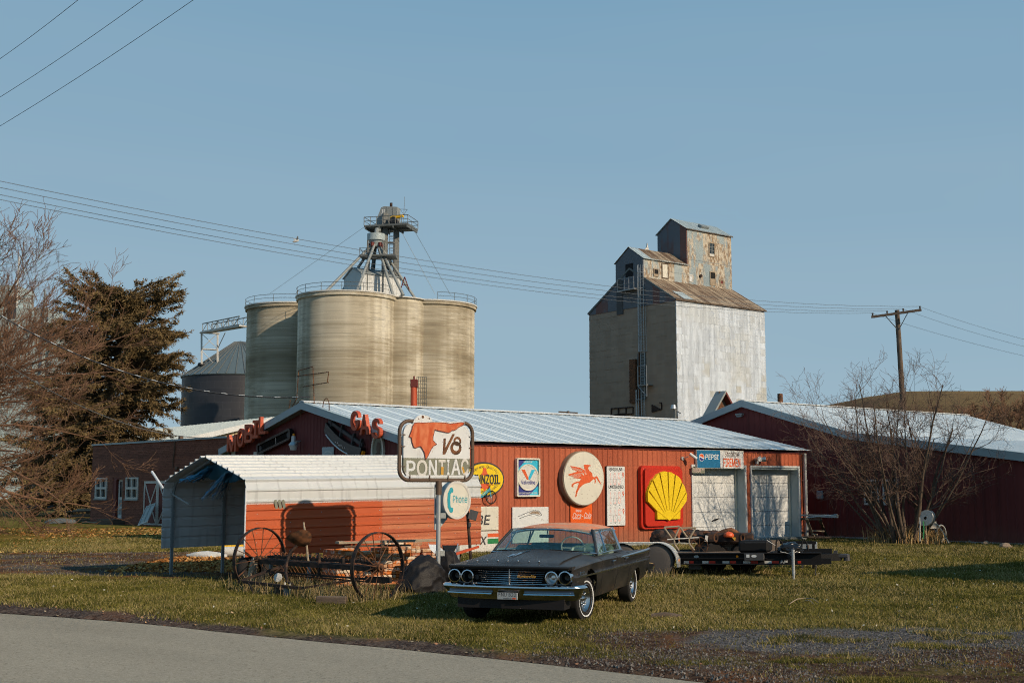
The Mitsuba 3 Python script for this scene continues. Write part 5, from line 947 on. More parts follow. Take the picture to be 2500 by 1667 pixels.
part(tr,'front_beam',mv(bx(2.38,2.46,0.22,2.05,RZ,RZ+0.235),TR),'black')
tape=[(285,355,0),(360,425,1),(540,630,0),(635,725,1),(825,920,0),(930,1015,1),(1115,1215,0),(1220,1320,1),(1415,1515,0),(1515,1615,1),(1880,1925,1)]
def rx(cx,yy=0.2): # photo column (crop of 1620.., .17433 per px) to trailer x on the near rail
    q=onp(1620+cx*0.17433,1366,TR[:3,3]+tn*yy,tn); return float((q-TR[:3,3])@td)
for c0,c1,k in tape: part(tr,'reflector_tape',mv(bx(rx(c0),rx(c1),0.196,0.1995,RZ+0.015,RZ+0.07),TR),('white_dull','sign_red')[k])
xl=rx(1640); part(tr,'maker_lettering',mv(txt('PJ',0.055,0,0,w=0.085,d=0.003,bold=True,shear=0.1),TR@frame([xl,0.1985,RZ+0.02],[1,0,0],[0,0,1])),'white'); part(tr,'maker_lettering',mv(bx(xl+0.10,xl+0.15,0.194,0.1985,RZ+0.03,RZ+0.075),TR),'white_dull'); 
part(tr,'oval_sticker',mv(ext(ell(0,0,0.055,0.03),0.004),TR@frame([rx(460),0.199,RZ+0.165],[1,0,0],[0,0,1])),'slate_trim')
part(tr,'marker_lamp',mv(ext(Point(0,0).buffer(0.028),0.02),TR@frame([rx(1035),0.199,RZ+0.165],[1,0,0],[0,0,1])),'amber')
x0,x1=rx(1138),rx(1418); part(tr,'tool_box',mv(cat(rbx(x0,x1,0.11,0.20,RZ+0.075,RZ+0.235,0.01),bx(x0+0.01,x1-0.01,0.10,0.11,RZ+0.085,RZ+0.097)),TR),'charcoal')
part(tr,'white_sticker',mv(bx(rx(1170),rx(1213),0.104,0.1095,RZ+0.145,RZ+0.21),TR),'white'); part(tr,'white_sticker',mv(ext(ell(0,0,0.058,0.03),0.005),TR@frame([rx(1277),0.109,RZ+0.175],[1,0,0],[0,0,1])),'white')
x0,x1=rx(1035),rx(1462); part(tr,'winch_cover',mv(rbx(x0,x1,0.30,0.85,RZ+0.24,RZ+0.50,0.05),TR),'black',smooth=30); part(tr,'winch_cover__ridge',mv(bx(x0+0.15,x1-0.08,0.29,0.30,RZ+0.45,RZ+0.465),TR),'charcoal')
def plate_fender(y0,y1,xa,xb,R,z0,t=0.008,ends=(1,1)):
    pts=[]; 
    if ends[0]: pts+=[(xa+R*(1-math.cos(q)),z0+R*math.sin(q)) for q in np.linspace(0.0,math.pi/2,10)]
    else: pts+=[(xa,z0+R)]
    if ends[1]: pts+=[(xb-R*(1-math.cos(q)),z0+R*math.sin(q)) for q in np.linspace(math.pi/2,0.0,10)]
    else: pts+=[(xb,z0+R)]
    line=LineString(pts).buffer(t,cap_style=2); m=ext(line,y1-y0); return m
def diamonds(y0,y1,xs_zs):
    ms=[]; P=np.array(xs_zs); cum=np.concatenate([[0],np.cumsum(np.linalg.norm(np.diff(P,axis=0),axis=1))]); n=int(cum[-1]/0.045)
    for i in range(n):
        l=(i+0.5)*0.045; x,z=np.interp(l,cum,P[:,0]),np.interp(l,cum,P[:,1]); x2,z2=np.interp(l+0.01,cum,P[:,0]),np.interp(l+0.01,cum,P[:,1]); t=np.array([x2-x,z2-z]); t/=np.linalg.norm(t)+1e-9; nn=np.array([-t[1],t[0]])
        for j in range(int((y1-y0)/0.045)):
            y=y0+0.025+j*0.045; s=1 if (i+j)%2 else -1
            m=mv(bx(-0.017,0.017,-0.005,0.005,0,0.004),frame([x+nn[0]*0.008,y,z+nn[1]*0.008],[t[0]*0.7,0.7*s,t[1]*0.7],[-t[0]*0.7*s,0.7,-t[1]*0.7*s])); ms.append(m)
    return cat(ms)
FZ=0.27; FM=TR@frame([0,0,0],[1,0,0],[0,0,1])   # extrude along -y
fa,fb_=-1.30,0.46; Rr=0.46
f1=mv(plate_fender(-0.14,0.20,fa,fb_,Rr,FZ,ends=(1,1)),TR@frame([0,0.20,0],[1,0,0],[0,0,1]))
arcp=[(fa+Rr*(1-math.cos(q)),FZ+Rr*math.sin(q)) for q in np.linspace(0.0,math.pi/2,10)]+[(fb_-Rr*(1-math.cos(q)),FZ+Rr*math.sin(q)) for q in np.linspace(math.pi/2,0.0,10)]
fe=part(tr,'fender',f1,'galv',smooth=40); part(tr,'fender__tread_pattern',mv(diamonds(-0.14,0.20,arcp),TR),'white_dull',kind='stuff')
part(tr,'fender__marker_lamp',mv(ext(Point(0,0).buffer(0.045),0.03),TR@frame([fb_+0.02,0.02,FZ+0.06],[0.35,-0.94,0],[0,0,1])),'amber'); part(tr,'fender__lamp_plate',mv(bx(fb_-0.01,fb_+0.02,-0.08,0.12,FZ-0.08,FZ+0.12),TR),'galv')
f2=mv(plate_fender(0,0.05,0.38,2.4,0.24,RZ+0.20,ends=(1,0)),TR@frame([0,1.98,0],[1,0,0],[0,0,1])); part(tr,'fender',f2,'galv',smooth=40)
side=Polygon([(0.38,RZ+0.21)]+[(0.38+0.24*(1-math.cos(q)),RZ+0.21+0.24*math.sin(q)) for q in np.linspace(0,math.pi/2,8)]+[(2.4,RZ+0.45),(2.4,RZ+0.21)]); part(tr,'fender_apron',mv(ext(side,0.012),TR@frame([0,1.93,0],[1,0,0],[0,0,1])),'plaster')
pts=[]; 
for i,x in enumerate(np.arange(0.44,1.8,0.05)):
    for j,zz in enumerate(np.arange(RZ+0.235,RZ+0.44,0.05)):
        if x<0.55 and zz>RZ+0.33: continue
        s=1 if (i+j)%2 else -1; pts.append(mv(bx(-0.018,0.018,-0.005,0.005,0,0.004),frame([x,1.918,zz],[0.7,0,0.7*s],[-0.7*s,0,0.7],[0,-1,0])))
part(tr,'fender_apron__tread_pattern',mv(cat(pts),TR),'white_dull',kind='stuff')
for x,y in ((0.0,0.03),(-0.85,0.03)):
    M=TR@frame([x,y,0.34],[1,0,0],[0,0,1]); w_=part(tr,'wheel',mv(lathe([(0.20,-0.10),(0.32,-0.11),(0.355,-0.07),(0.355,0.07),(0.33,0.10),(0.2,0.105),(0,0.10)],30),M),'rubber',smooth=40)
    part(tr,w_.split('__')[1]+'__canvas_cover',mv(lathe([(0,0.155),(0.18,0.15),(0.30,0.135),(0.36,0.09),(0.375,0.0),(0.37,-0.05)],30),M),'canvas',smooth=40)
for u,v in ((1742,1396),(1816,1396)):
    g_=gnd(u,v); M=frame(g_+[0,0,0.335],td*0.80+tn*0.6,z_); w_=part(tr,'wheel',mv(lathe([(0,-0.08),(0.20,-0.10),(0.30,-0.115),(0.345,-0.075),(0.345,0.075),(0.30,0.115),(0.20,0.10),(0,0.08)],28),M),'rubber',smooth=40)
part(tr,'mud_flap',mv(cat(bx(0.62,0.90,0.3,0.32,RZ-0.12,RZ),),TR),'charcoal')
jx=rx(1815,0.18); q0=gnd(1938,1417); q1=at(1936,1341,q0[1]); jk=part(tr,'jack',cat(cyl(q0-[0,0,0.02],q0+[0,0,0.14],0.026,0.026,12),cyl(q0+[0,0,0.13],q1,0.034,0.034,12)),'galv',smooth=50); part(tr,'jack__foot',cyl(q0,q0+[0,0,0.02],0.07,0.07,12),'galv'); part(tr,'jack__bracket',bar(q1-[0,0,0.18],q1+[0.05,0.9,-0.12],0.08,0.10),'black')
for (u0,u1,Y) in ((1894,1909,26.6),(1957,1969,26.9)):
    A=[at(u0,1345,Y),at(u0+1,1322,Y),at(u0+4,1316,Y),at((u0+u1)/2,1316,Y),at(u1,1323,Y),at(u1+4,1342,Y)]; part(tr,'hoop',tube(A,0.018,7),'black',smooth=50)
part(tr,'safety_chain',tube([at(1992,1374,26.6),at(1993,1385,26.6),at(1990,1395,26.6),at(1992,1404,26.6)],0.014,5),'charcoal'); part(tr,'wiring',cat(tube([at(1872,1318,26.6),at(1890,1329,26.6),at(1893,1331,26.6)],0.008,5),tube([at(1905,1346,26.4),at(1925,1350,26.4),at(1934,1347,26.3)],0.006,5)),'white_dull')
bgm=lump(at(1929,1332,26.7)-[0,0,0.17],0.27,0.2,0.19,3,4,0.35); bgm.vertices+=0.03*(meshkit.fbm(bgm.vertices*14,3)[:,None]-0.5)
solo('rubbish_bag','crumpled shiny black bag tied over the trailer winch','bag',bgm,'black_gloss',smooth=25)
tb=thing('checker_tool_box','bright chequer-plate tool box standing behind the trailer coupler','tool box'); bM=frame(gnd(1984,1392)+[0,0.4,0],[0.97,-0.24,0],[0.24,0.97,0]); part(tb,'box',mv(rbx(-0.20,0.22,0,0.4,0.38,0.64,0.01),bM),'galv'); part(tb,'latch',mv(bx(-0.01,0.02,-0.02,0,0.50,0.58),bM),'rust'); part(tb,'stand',mv(cat(bx(-0.16,-0.12,0.02,0.38,-0.05,0.38),bx(0.12,0.16,0.02,0.38,-0.05,0.38)),bM),'charcoal')
rl_=thing('rail_stand','low black rail on a post behind the trailer','rail'); part(rl_,'bar',bar(at(1870,1323,29.5),at(1992,1324,29.0),0.05,0.07),'black'); part(rl_,'post',bar(at(1986,1326,29.0),gnd(1986,1391),0.06,0.06),'black'); part(rl_,'post',bar(at(1880,1326,29.4),gnd(1880,1389),0.06,0.06),'black')
# load: exhaust manifolds and an engine, bent bed frame, cart wheel
c4=lambda x,y,Y=28.0: at(1400+x*0.1658,1250+y*0.1658,Y)
bf=thing('tube_frame','angular olive steel tube frame standing on the trailer beside the fender','metal frame')
for L_ in ([(1335,225),(1450,385)],[(1335,222),(1565,207)],[(1565,210),(1482,400),(1490,475),(1552,560)],[(1568,215),(1670,362)],[(1572,238),(1800,226)],[(1800,226),(1702,395),(1707,465),(1780,556)]): part(bf,'tube',tube([c4(*p) for p in L_],0.021,7),'wood')
part(bf,'cross_rod',rod(c4(1380,400),c4(1850,370),0.014,6),'white_dull')
c8=lambda x,y,Y=28.6: at(1620+x*0.17433,1250+y*0.17433,Y)
em=thing('engine_block','rusty old engine with curved exhaust pipes lying on the trailer','engine')
part(em,'block',cat(rbx(0,0,0,0,0,0,0) if False else mv(rbx(-0.55,0.55,-0.25,0.25,-0.10,0.14,0.04),frame(c8(930,370),[0.97,-0.2,0.0],[0.2,0.97,0]))),'rust_dark')
part(em,'exhaust_pipe',tube([c8(555,285),c8(600,280),c8(650,305),c8(690,350),c8(720,390)],0.040,9),'rust',smooth=50); part(em,'exhaust_pipe',tube([c8(720,325),c8(800,290),c8(880,262),c8(945,255),c8(1000,280),c8(1060,318),c8(1120,330),c8(1220,328)],[0.06,0.06,0.065,0.07,0.065,0.06,0.05,0.035],9),'rust',smooth=50); part(em,'exhaust_pipe',tube([c8(780,340),c8(900,300),c8(960,290),c8(1080,340)],0.05,9),'rust_dark',smooth=50)
for x in (735,1110): part(em,'flange',mv(ext(ell(0,0,0.055,0.105).difference(ell(0,0,0.03,0.06)),0.03),frame(c8(x,355,28.3),[0.97,-0.2,0.0],z_)),'rust')
part(em,'cap',mv(lump([0,0,0],0.12,0.1,0.09,5,2,0.2),frame(c8(915,345,28.3),[1,0,0],[0,1,0])),'orange_stripe'); part(em,'bracket',cat(bar(c8(960,345,28.3),c8(1000,390,28.3),0.06,0.03),bar(c8(1000,350,28.3),c8(985,385,28.3),0.05,0.03)),'gold'); part(em,'white_tag',bar(c8(580,365,28.4),c8(620,370,28.4),0.02,0.14),'white_dull')
jn=thing('scrap_heap','dark heap of scrap machinery behind the tube frame on the trailer','scrap heap'); part(jn,'mass',cat(lump(c8(430,420,28.9),0.35,0.25,0.22,21,3,0.4),lump(c8(620,400,29.0),0.40,0.25,0.18,22,3,0.4),lump(c4(1330,390,29.0)-[0,0,0.1],0.33,0.2,0.25,27,3,0.3)),'rust_dark',smooth=False); part(jn,'bar',cat(rod(c8(380,310,28.7),c8(520,340,28.7),0.03),rod(c8(350,285,28.7),c8(440,380,28.7),0.02),rod(c8(540,360,28.7),c8(700,350,28.7),0.025)),'rust')
cw=thing('cart_wheel','small spoked wheel leaning among the scrap on the trailer','wheel'); M=frame(c8(500,470,28.3),[0.93,-0.36,0.0],z_); part(cw,'rim',mv(tube([[0.20*math.cos(t),0.20*math.sin(t),0] for t in np.linspace(0,2*np.pi,25)[:-1]],0.012,6,True),M),'rust'); 
for q in range(8): part(cw,'spoke',mv(rod([0,0,0],[0.2*math.cos(q*0.785),0.2*math.sin(q*0.785),0],0.005,4),M),'rust')
sg=thing('slow_sign_stand','thin wire stand with a small dark bird-shaped tag in front of the garage door','wire stand'); part(sg,'wire',cat(rod(c8(650,260,30.0),c8(695,45,30.0),0.004,4),rod(c8(695,45,30),c8(765,270,30.0),0.004,4)),'steel'); part(sg,'tag',mv(ext(Polygon([(-0.10,-0.03),(-0.02,0.02),(0.10,0.05),(0.11,0.03),(0.02,-0.02),(-0.08,-0.045)]),0.006),frame(c8(722,108,29.95),[1,0,0],z_)),'black')
# ---- second red barn on the right
O2=np.array([11.48,49.22,0.0]); F2=frame(O2,-b_,z_)         # gable plane: x to the right along the wall
X0,XA,XB,XE=-8.8,-2.62,2.80,11.9
h2=lambda x: np.interp(x,[X0,XA,XB,XE],[3.88,5.44,3.92,2.70])
rb=thing('metal_barn','dark red metal barn with broad white roof and lean-to behind the bare bush','barn')
for x0,x1 in sheets(X0,XE,0.914): part(rb,'gable_wall__sheet',mv(ribsheet(x0,x1,0.05,lambda x:float(h2(x)),0.3048,0.02),F2),'siding_shaded')
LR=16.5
part(rb,'wall_shell',mv(cat(ext(Polygon([(X0,0),(X0,3.8),(XA,5.35),(XB,3.8),(XE,2.6),(XE,0)]),0.05,-LR-0.05),bx(X0-0.02,X0+0.03,0,3.8,-LR,0),bx(XE-0.03,XE+0.02,0,2.55,-LR,0),ext(Polygon([(X0,0.05),(X0,3.75),(XA,5.3),(XB,3.75),(XE,2.55),(XE,0.05)]),0.05,-0.09)),F2),'siding_shaded')
def slope_sheet(xa,za,xb,zb,nm,wd=0.914,minor=True):
    L=math.hypot(xb-xa,zb-za); ex=np.array([(xb-xa)/L,(zb-za)/L]); 
    M=F2@frame([xa,za,0.20],[0,0,-1],[ex[0],ex[1],0],None); flip=np.cross([0,0,-1],[ex[0],ex[1],0])[1]<0
    if flip: M=F2@frame([xa,za,-LR-0.2],[0,0,1],[ex[0],ex[1],0])
    for s0,s1 in sheets(0,LR+0.40,0.914): part(rb,nm,mv(ribsheet(s0,s1,0,L,0.3048,0.022,minor=False),M),'roof_metal')
slope_sheet(XA,5.59,XB,4.04,'roof__sheet'); slope_sheet(XB,4.025,XE+0.2,2.78,'lean_to_roof__sheet')
L=math.hypot(XA-X0+0.2,5.43-3.86); part(rb,'roof',mv(ext(Polygon([(X0-0.2,3.93),(XA,5.58),(XA,5.54),(X0-0.2,3.89)]),LR+0.40,-LR-0.2),F2),'roof_metal')
for p,q in (((X0-0.2,3.93),(XA,5.59)),((XA,5.59),(XB+0.05,4.03)),((XB+0.05,4.03),(XE+0.25,2.77))):
    p3,q3=np.array([p[0],p[1]-0.10,0.20]),np.array([q[0],q[1]-0.10,0.20]); part(rb,'rake_trim',mv(cat(bar(p3,q3,0.03,0.27,up=(0,1,0)),bar(p3+[0,0.145,-0.06],q3+[0,0.145,-0.06],0.16,0.02,up=(0,1,0))),F2),'slate_trim')
    part(rb,'soffit',mv(bar(p3+[0,-0.10,-0.10],q3+[0,-0.10,-0.10],0.19,0.02,up=(0,1,0)),F2),'slate_trim_dark')
part(rb,'ridge_cap',mv(bx(XA-0.16,XA+0.16,5.60,5.63,-LR-0.2,0.22),F2),'white')
part(rb,'base_trim',mv(bx(X0,XE,0.0,0.07,0.0,0.05),F2),'galv')
wn=part(rb,'window',mv(ext(sbox(3.30,1.30,3.98,2.26).difference(sbox(3.38,1.38,3.90,2.18)),0.06),F2),'white_dull'); part(rb,'window__pane',mv(bx(3.38,3.90,1.38,2.18,0.02,0.03),F2),'glass_dark'); part(rb,'window__mullion',mv(bx(3.38,3.90,1.76,1.80,0.03,0.05),F2),'white_dull')
part(rb,'window',mv(ext(sbox(4.15,1.30,4.85,2.26).difference(sbox(4.22,1.38,4.78,2.18)),0.06),F2),'white_dull'); part(rb,'window_001__pane',mv(bx(4.22,4.78,1.38,2.18,0.02,0.03),F2),'glass_dark')
part(rb,'wall_lamp',mv(cat(rbx(-3.05,-2.65,5.00,5.08,0.0,0.16,0.02),rbx(-3.0,-2.7,4.93,5.0,0.04,0.14,0.01)),F2),'grey'); part(rb,'meter_box',mv(rbx(1.12,1.38,1.50,1.82,0.02,0.14,0.02),F2),'slate_trim')
wt_=thing('workbench','trestle with long pale pipes laid across it beside the right barn wall','trestle')
tA=at(1962,1258,45.6); part(wt_,'pipe_bundle',cat(bar(at(1955,1257,46.0),at(2045,1258,45.0),0.25,0.06),rod(at(1990,1261,45.3),at(2046,1262,44.8),0.03),rod(at(1970,1263,45.2),at(2044,1256,44.7),0.025)),'galv')
part(wt_,'leg',bar(at(1969,1266,45.0),gnd(1989,1317)+[0,0,0],0.10,0.05),'wood'); part(wt_,'leg',bar(at(2002,1270,45.4),gnd(2020,1313),0.10,0.05),'wood_dark'); part(wt_,'brace',bar(at(1982,1295,45.0),at(2012,1296,45.2),0.05,0.05),'wood'); part(wt_,'brace',bar(at(1984,1303,45.0),at(1996,1304,45.1),0.05,0.05),'wood'); part(wt_,'shelf',bar(at(1960,1310,45.6),at(2030,1311,45.4),0.4,0.05),'wood_dark'); part(wt_,'top_rail',bar(at(1957,1266,46.2),at(2005,1267,45.2),0.08,0.08),'wood_dark')
# hand truck, hose reel and rocks by the bush
hs_=thing('hose_stand','grey hose reel on a post with a green hose beside the bush','hose reel'); c=at(2262,1264,41.5); g_=gnd(2247,1334); 
part(hs_,'reel',mv(lathe([(0.05,-0.12),(0.26,-0.12),(0.27,-0.10),(0.12,-0.08),(0.12,0.08),(0.27,0.10),(0.26,0.12),(0.05,0.12)],22),frame(c,[0.8,-0.6,0.2],z_)),'galv',smooth=35); part(hs_,'post',rod([c[0],c[1]+0.1,-0.05],c+[0,0.1,0],0.03),'wood'); part(hs_,'hose',tube([at(2254,1272,41.4),at(2255,1290,41.3),at(2254,1315,41.2)],0.022,6),'green_sign'); part(hs_,'chain',tube([at(2245,1262,41.3),at(2246,1285,41.3),at(2246,1320,41.2)],0.016,5),'white_dull')
ht=thing('hand_truck','white tubular hand truck leaning right of the bush','hand truck'); P_=lambda u,v,Y=42.0: at(u,v,Y)
part(ht,'rail',tube([P_(2270,1274),P_(2280,1273),P_(2288,1280),P_(2296,1290),P_(2303,1300),P_(2316,1325)],0.028,7),'cream'); part(ht,'rail',tube([P_(2275,1283,42.2),P_(2284,1297,42.2),P_(2296,1313,42.2),P_(2299,1324,42.2)],0.028,7),'cream'); part(ht,'plate',mv(bx(-0.12,0.12,-0.01,0.01,-0.12,0.12),frame(P_(2278,1281),[1,0,0],[0,1,0])),'white_dull')
part(ht,'wheel',mv(tube([[0.20*math.cos(t),0.26*math.sin(t),0] for t in np.linspace(0,2*np.pi,21)[:-1]],0.028,6,True),frame(P_(2298,1300,42.3),[0.9,0.4,0],z_)),'galv')
for u,v,s,k in ((2390,1326,0.20,3),(2408,1330,0.12,4),(2455,1338,0.16,6),(2370,1326,0.10,8)):
    solo('field_stone',{3:'large dark stone at the foot of the right barn wall',4:'small pale stone beside the large dark one',6:'flat pale stone nearest the right edge on the grass',8:'small upright pointed stone left of the large dark one'}[k],'stone',lump(gnd(u,v)-[0,0,s*0.3],s*1.3,s,s*1.1,k,2,0.3),('plaster' if k!=3 else 'wood_dark'),smooth=False)
# ------------------------------------------------------------------ wooden grain elevator
K0=np.array([24.0,175.0,0.0]); FR=frame(K0,a_,z_); FLf=frame(K0,-b_,z_)     # lit face: x = along; shaded face: x = -(distance back)
ge=thing('grain_elevator','tall metal-clad grain elevator with rusty roof and stepped cupola towers','grain elevator')
EW,EL,EH=19.2,19.45,29.3
rg=np.random.default_rng(21)
def cladding(M,x0,x1,y0,y1,w,h,matn,nm,stuff=False,zj=0.022,skip=None):
    nr=max(1,round((y1-y0)/h)); h=(y1-y0)/nr; nc=max(1,round((x1-x0)/w)); w=(x1-x0)/nc; ms=[]
    for r in range(nr):
        for c in range(nc):
            xa,ya=x0+c*w,y0+r*h; o=rg.uniform(0.0,zj); t=rg.uniform(-0.012,0.012); l=rg.uniform(0.0,0.02)
            v=np.array([[xa-0.03,ya-0.06,o+l+0.045],[xa+w+0.0,ya-0.06,o+0.03+t],[xa+w+0.0,ya+h,o*0.4],[xa-0.03,ya+h,o*0.4+0.02+t*0.5]]); vb=v.copy(); vb[:,2]=-0.05
            m=trimesh.Trimesh(np.vstack([v,vb]),[[0,1,2],[0,2,3],[4,6,5],[4,7,6],[0,4,5],[0,5,1],[1,5,6],[1,6,2],[2,6,7],[2,7,3],[3,7,4],[3,4,0]],process=False); m=mv(m,M)
            if stuff: ms.append(m)
            else: part(ge,nm,m,matn[rg.integers(0,len(matn))] if isinstance(matn,list) else matn)
    if stuff: part(ge,nm,cat(ms),matn,kind='stuff')
def f_old_panel_b(p,n,uv): return f_old_panel(p+mi.Vector3f(31.0,7.0,0.0),n,uv)*0.92
pmat('old_panel_tan',f_old_panel_b,0.4,0.2,0.5)
cladding(FR,0,EL,12.3,EH,1.14,1.0,['old_panel','old_panel','old_panel','old_panel_tan'],'wall__panel')
part(ge,'wall__lower_wall',mv(bx(0,EL,0,12.3,-0.05,0.06),FR),'old_panel')
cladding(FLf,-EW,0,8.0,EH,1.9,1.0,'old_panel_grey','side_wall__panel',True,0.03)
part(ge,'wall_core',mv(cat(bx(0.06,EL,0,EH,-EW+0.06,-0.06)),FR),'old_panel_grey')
GA=35.1; tm=EW/2
mono=6.65; me=12.75; zmon=36.45; apm=38.5
roofz=lambda t: EH+0.15+(GA-EH)*min(t,EW-t)/tm
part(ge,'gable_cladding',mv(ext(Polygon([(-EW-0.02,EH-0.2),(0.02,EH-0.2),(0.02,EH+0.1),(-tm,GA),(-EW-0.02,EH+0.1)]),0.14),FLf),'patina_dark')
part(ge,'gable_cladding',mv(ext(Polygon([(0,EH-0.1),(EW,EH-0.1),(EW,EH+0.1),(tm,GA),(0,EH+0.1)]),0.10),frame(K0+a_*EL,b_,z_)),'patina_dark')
def gslope(o,ex,ey,L0_,L1_,slen,matn,nm,pitch=0.95,h=0.05,w=0.06):
    M=frame(o,ex,ey)
    for i,(s0,s1) in enumerate(sheets(L0_,L1_,pitch)):
        d=rg.uniform(-0.02,0.03); part(ge,nm,mv(ribsheet(s0,s1,0+rg.uniform(-0.08,0.02),slen,pitch/2,h,w,minor=False,z0=d),M),matn if not isinstance(matn,list) else matn[rg.integers(0,len(matn))])
sle=math.hypot(tm,GA-EH); up=(b_*tm+z_*(GA-EH))/sle
r0=K0+z_*(EH+0.22)-up*0.35-a_*0.25; tpart=mono/tm*sle+0.30
gslope(r0,a_,up,0,EL+0.5,tpart,'rust_roof','roof__sheet')
M=frame(r0,a_,up); part(ge,'roof__patch_sheet',mv(bx(1.9,4.0,0.35,3.1,0.05,0.09),M),'slate_trim')
up2=(-b_*tm+z_*(GA-EH))/sle; part(ge,'roof',mv(bx(0,EL+0.5,0,sle,0,0.05),frame(K0+b_*EW+z_*(EH+0.22)+a_*(EL+0.25)-up2*0.3,-a_,up2)),'rust_roof')
part(ge,'fascia',mv(bx(-0.25,EL+0.25,EH-0.15,EH+0.1,0.15,0.25),FR),'wood_dark')
for sgn,p_,q_ in ((1,(0.15,EH-0.02),(-tm,GA+0.15)),(1,(-EW-0.15,EH-0.02),(-tm,GA+0.15))): part(ge,'rake_board',mv(bar([p_[0],p_[1],0.2],[q_[0],q_[1],0.2],0.12,0.28,up=(0,1,0)),FLf),'grey_dark')
# monitor and tower
FMr=frame(K0+b_*mono,a_,z_)
S0,S1=9.45,19.5; TE=42.25; TA=44.25; tw0,tw1=mono,13.1; tmid=(tw0+tw1)/2; mmid=(mono+me)/2
part(ge,'cupola_wall',mv(bx(0.0,S0,33.0,zmon,-0.15,0),FMr),'patina'); part(ge,'cupola_wall',mv(bx(0.02,S0,32.5,zmon,-(me-mono)-0.0,-(me-mono)+0.15),FMr),'patina')
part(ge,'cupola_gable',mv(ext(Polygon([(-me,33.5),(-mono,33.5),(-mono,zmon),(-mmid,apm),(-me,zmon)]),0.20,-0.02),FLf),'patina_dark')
msl=math.hypot((me-mono)/2,apm-zmon); mu=(b_*(me-mono)/2+z_*(apm-zmon))/msl; mr0=K0+b_*mono+z_*(zmon+0.10)-mu*0.3-a_*0.25
gslope(mr0,a_,mu,0,1.9,msl+0.35,'slate_trim','cupola_roof__sheet'); gslope(mr0,a_,mu,1.9,S0+0.25,msl+0.35,'rust_roof','cupola_roof__sheet')
mu2=(-b_*(me-mono)/2+z_*(apm-zmon))/msl; part(ge,'cupola_roof',mv(bx(0,S0+0.3,0,msl+0.3,0,0.06),frame(K0+b_*me+z_*(zmon+0.10)+a_*(S0+0.0)-mu2*0.3,-a_,mu2)),'rust_roof')
part(ge,'cupola_fascia',mv(bx(-0.2,S0,zmon-0.12,zmon+0.05,0.15,0.22),FMr),'slate_trim')
part(ge,'vent_spike',mv(ext(Polygon([(0,0),(0.9,0.1),(0.75,0.5),(0.6,1.15),(0.45,0.45)]),0.2),frame(K0+b_*mmid+a_*3.0+z_*(apm+0.05),a_,z_)),'white_dull')
FT=frame(K0+b_*tw0,a_,z_)
part(ge,'tower_wall',mv(bx(S0,S1,32.8,TE,-0.2,0.02),FT),'patina'); part(ge,'tower_wall',mv(bx(S0,S1,32.8,TE,-(tw1-tw0)-0.02,-(tw1-tw0)+0.2),FT),'patina')
FTl=frame(K0+a_*S0,-b_,z_)
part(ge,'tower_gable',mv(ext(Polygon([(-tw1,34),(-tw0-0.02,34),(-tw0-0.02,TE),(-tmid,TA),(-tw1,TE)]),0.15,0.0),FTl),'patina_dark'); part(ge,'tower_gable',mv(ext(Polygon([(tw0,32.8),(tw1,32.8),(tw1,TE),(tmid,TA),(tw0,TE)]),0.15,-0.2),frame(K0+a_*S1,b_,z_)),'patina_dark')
tsl=math.hypot((tw1-tw0)/2,TA-TE); tu=(b_*(tw1-tw0)/2+z_*(TA-TE))/tsl; tr0=K0+b_*tw0+a_*(S0-0.35)+z_*(TE+0.12)-tu*0.35
gslope(tr0,a_,tu,0,S1-S0+0.7,tsl+0.4,'slate_trim','tower_roof__sheet'); tu2=(-b_*(tw1-tw0)/2+z_*(TA-TE))/tsl; part(ge,'tower_roof',mv(bx(0,S1-S0+0.7,0,tsl+0.3,0,0.06),frame(K0+b_*tw1+a_*(S1+0.35)+z_*(TE+0.12)-tu2*0.35,-a_,tu2)),'slate_trim')
part(ge,'roof_hatch',mv(rbx(4.6,6.4,1.6,2.5,0.05,0.45,0.05),frame(tr0,a_,tu)),'slate_trim_dark'); part(ge,'tower_fascia',mv(bx(S0-0.3,S1+0.3,TE-0.18,TE+0.05,0.12,0.22),FT),'wood_dark')
part(ge,'joint_strip',mv(cat(bx(S0,S1,37.35,37.42,0.02,0.05),bx(0.1,S0,34.9,34.94,0.0,0.03)),FT),'slate_trim_dark')
def ewin(M,x0,x1,y0,y1,frm='wood',pane='black',lab=None,half=None,nm='window'):
    w_=part(ge,nm,mv(ext(sbox(x0-0.12,y0-0.12,x1+0.12,y1+0.14).difference(sbox(x0,y0,x1,y1)),0.14),M),frm,label=lab); part(ge,f'{w_.split("__")[1]}__pane',mv(bx(x0,x1,y0,y1,0.03,0.06),M),pane)
    if half: part(ge,f'{w_.split("__")[1]}__board',mv(bx(x0,x1,y0,y0+(y1-y0)*half,0.06,0.10),M),'wood')
ewin(FT,14.35,15.45,38.45,40.55,'wood','glass_dark'); 
part(ge,'window__muntin',mv(cat(bx(14.70,14.75,38.9,40.5,0.06,0.09),bx(15.05,15.10,38.9,40.5,0.06,0.09),*[bx(14.35,15.45,y,y+0.05,0.06,0.09) for y in (39.4,39.95)]),FT),'grey'); part(ge,'window__broken_board',mv(bx(14.35,15.4,38.47,38.85,0.06,0.12),FT),'white_dull')
ewin(FT,14.45,15.5,33.9,35.85,'wood','black',half=0.5); ewin(FT,9.75,10.3,33.95,34.85,'white_dull','white'); ewin(FT,16.75,17.35,33.95,34.75,'wood','maroon',half=0.4); ewin(FT,2.1,2.9,34.0,34.95,'wood','black',half=0.3)
ewin(FT,3.85,5.0,33.9,36.0,'wood_dark','cream',nm='hatch_door'); part(ge,'pipe_hole',mv(cyl([12.2,35.0,0],[12.2,35.0,0.3],0.25,0.25,10),FT),'rust_dark')
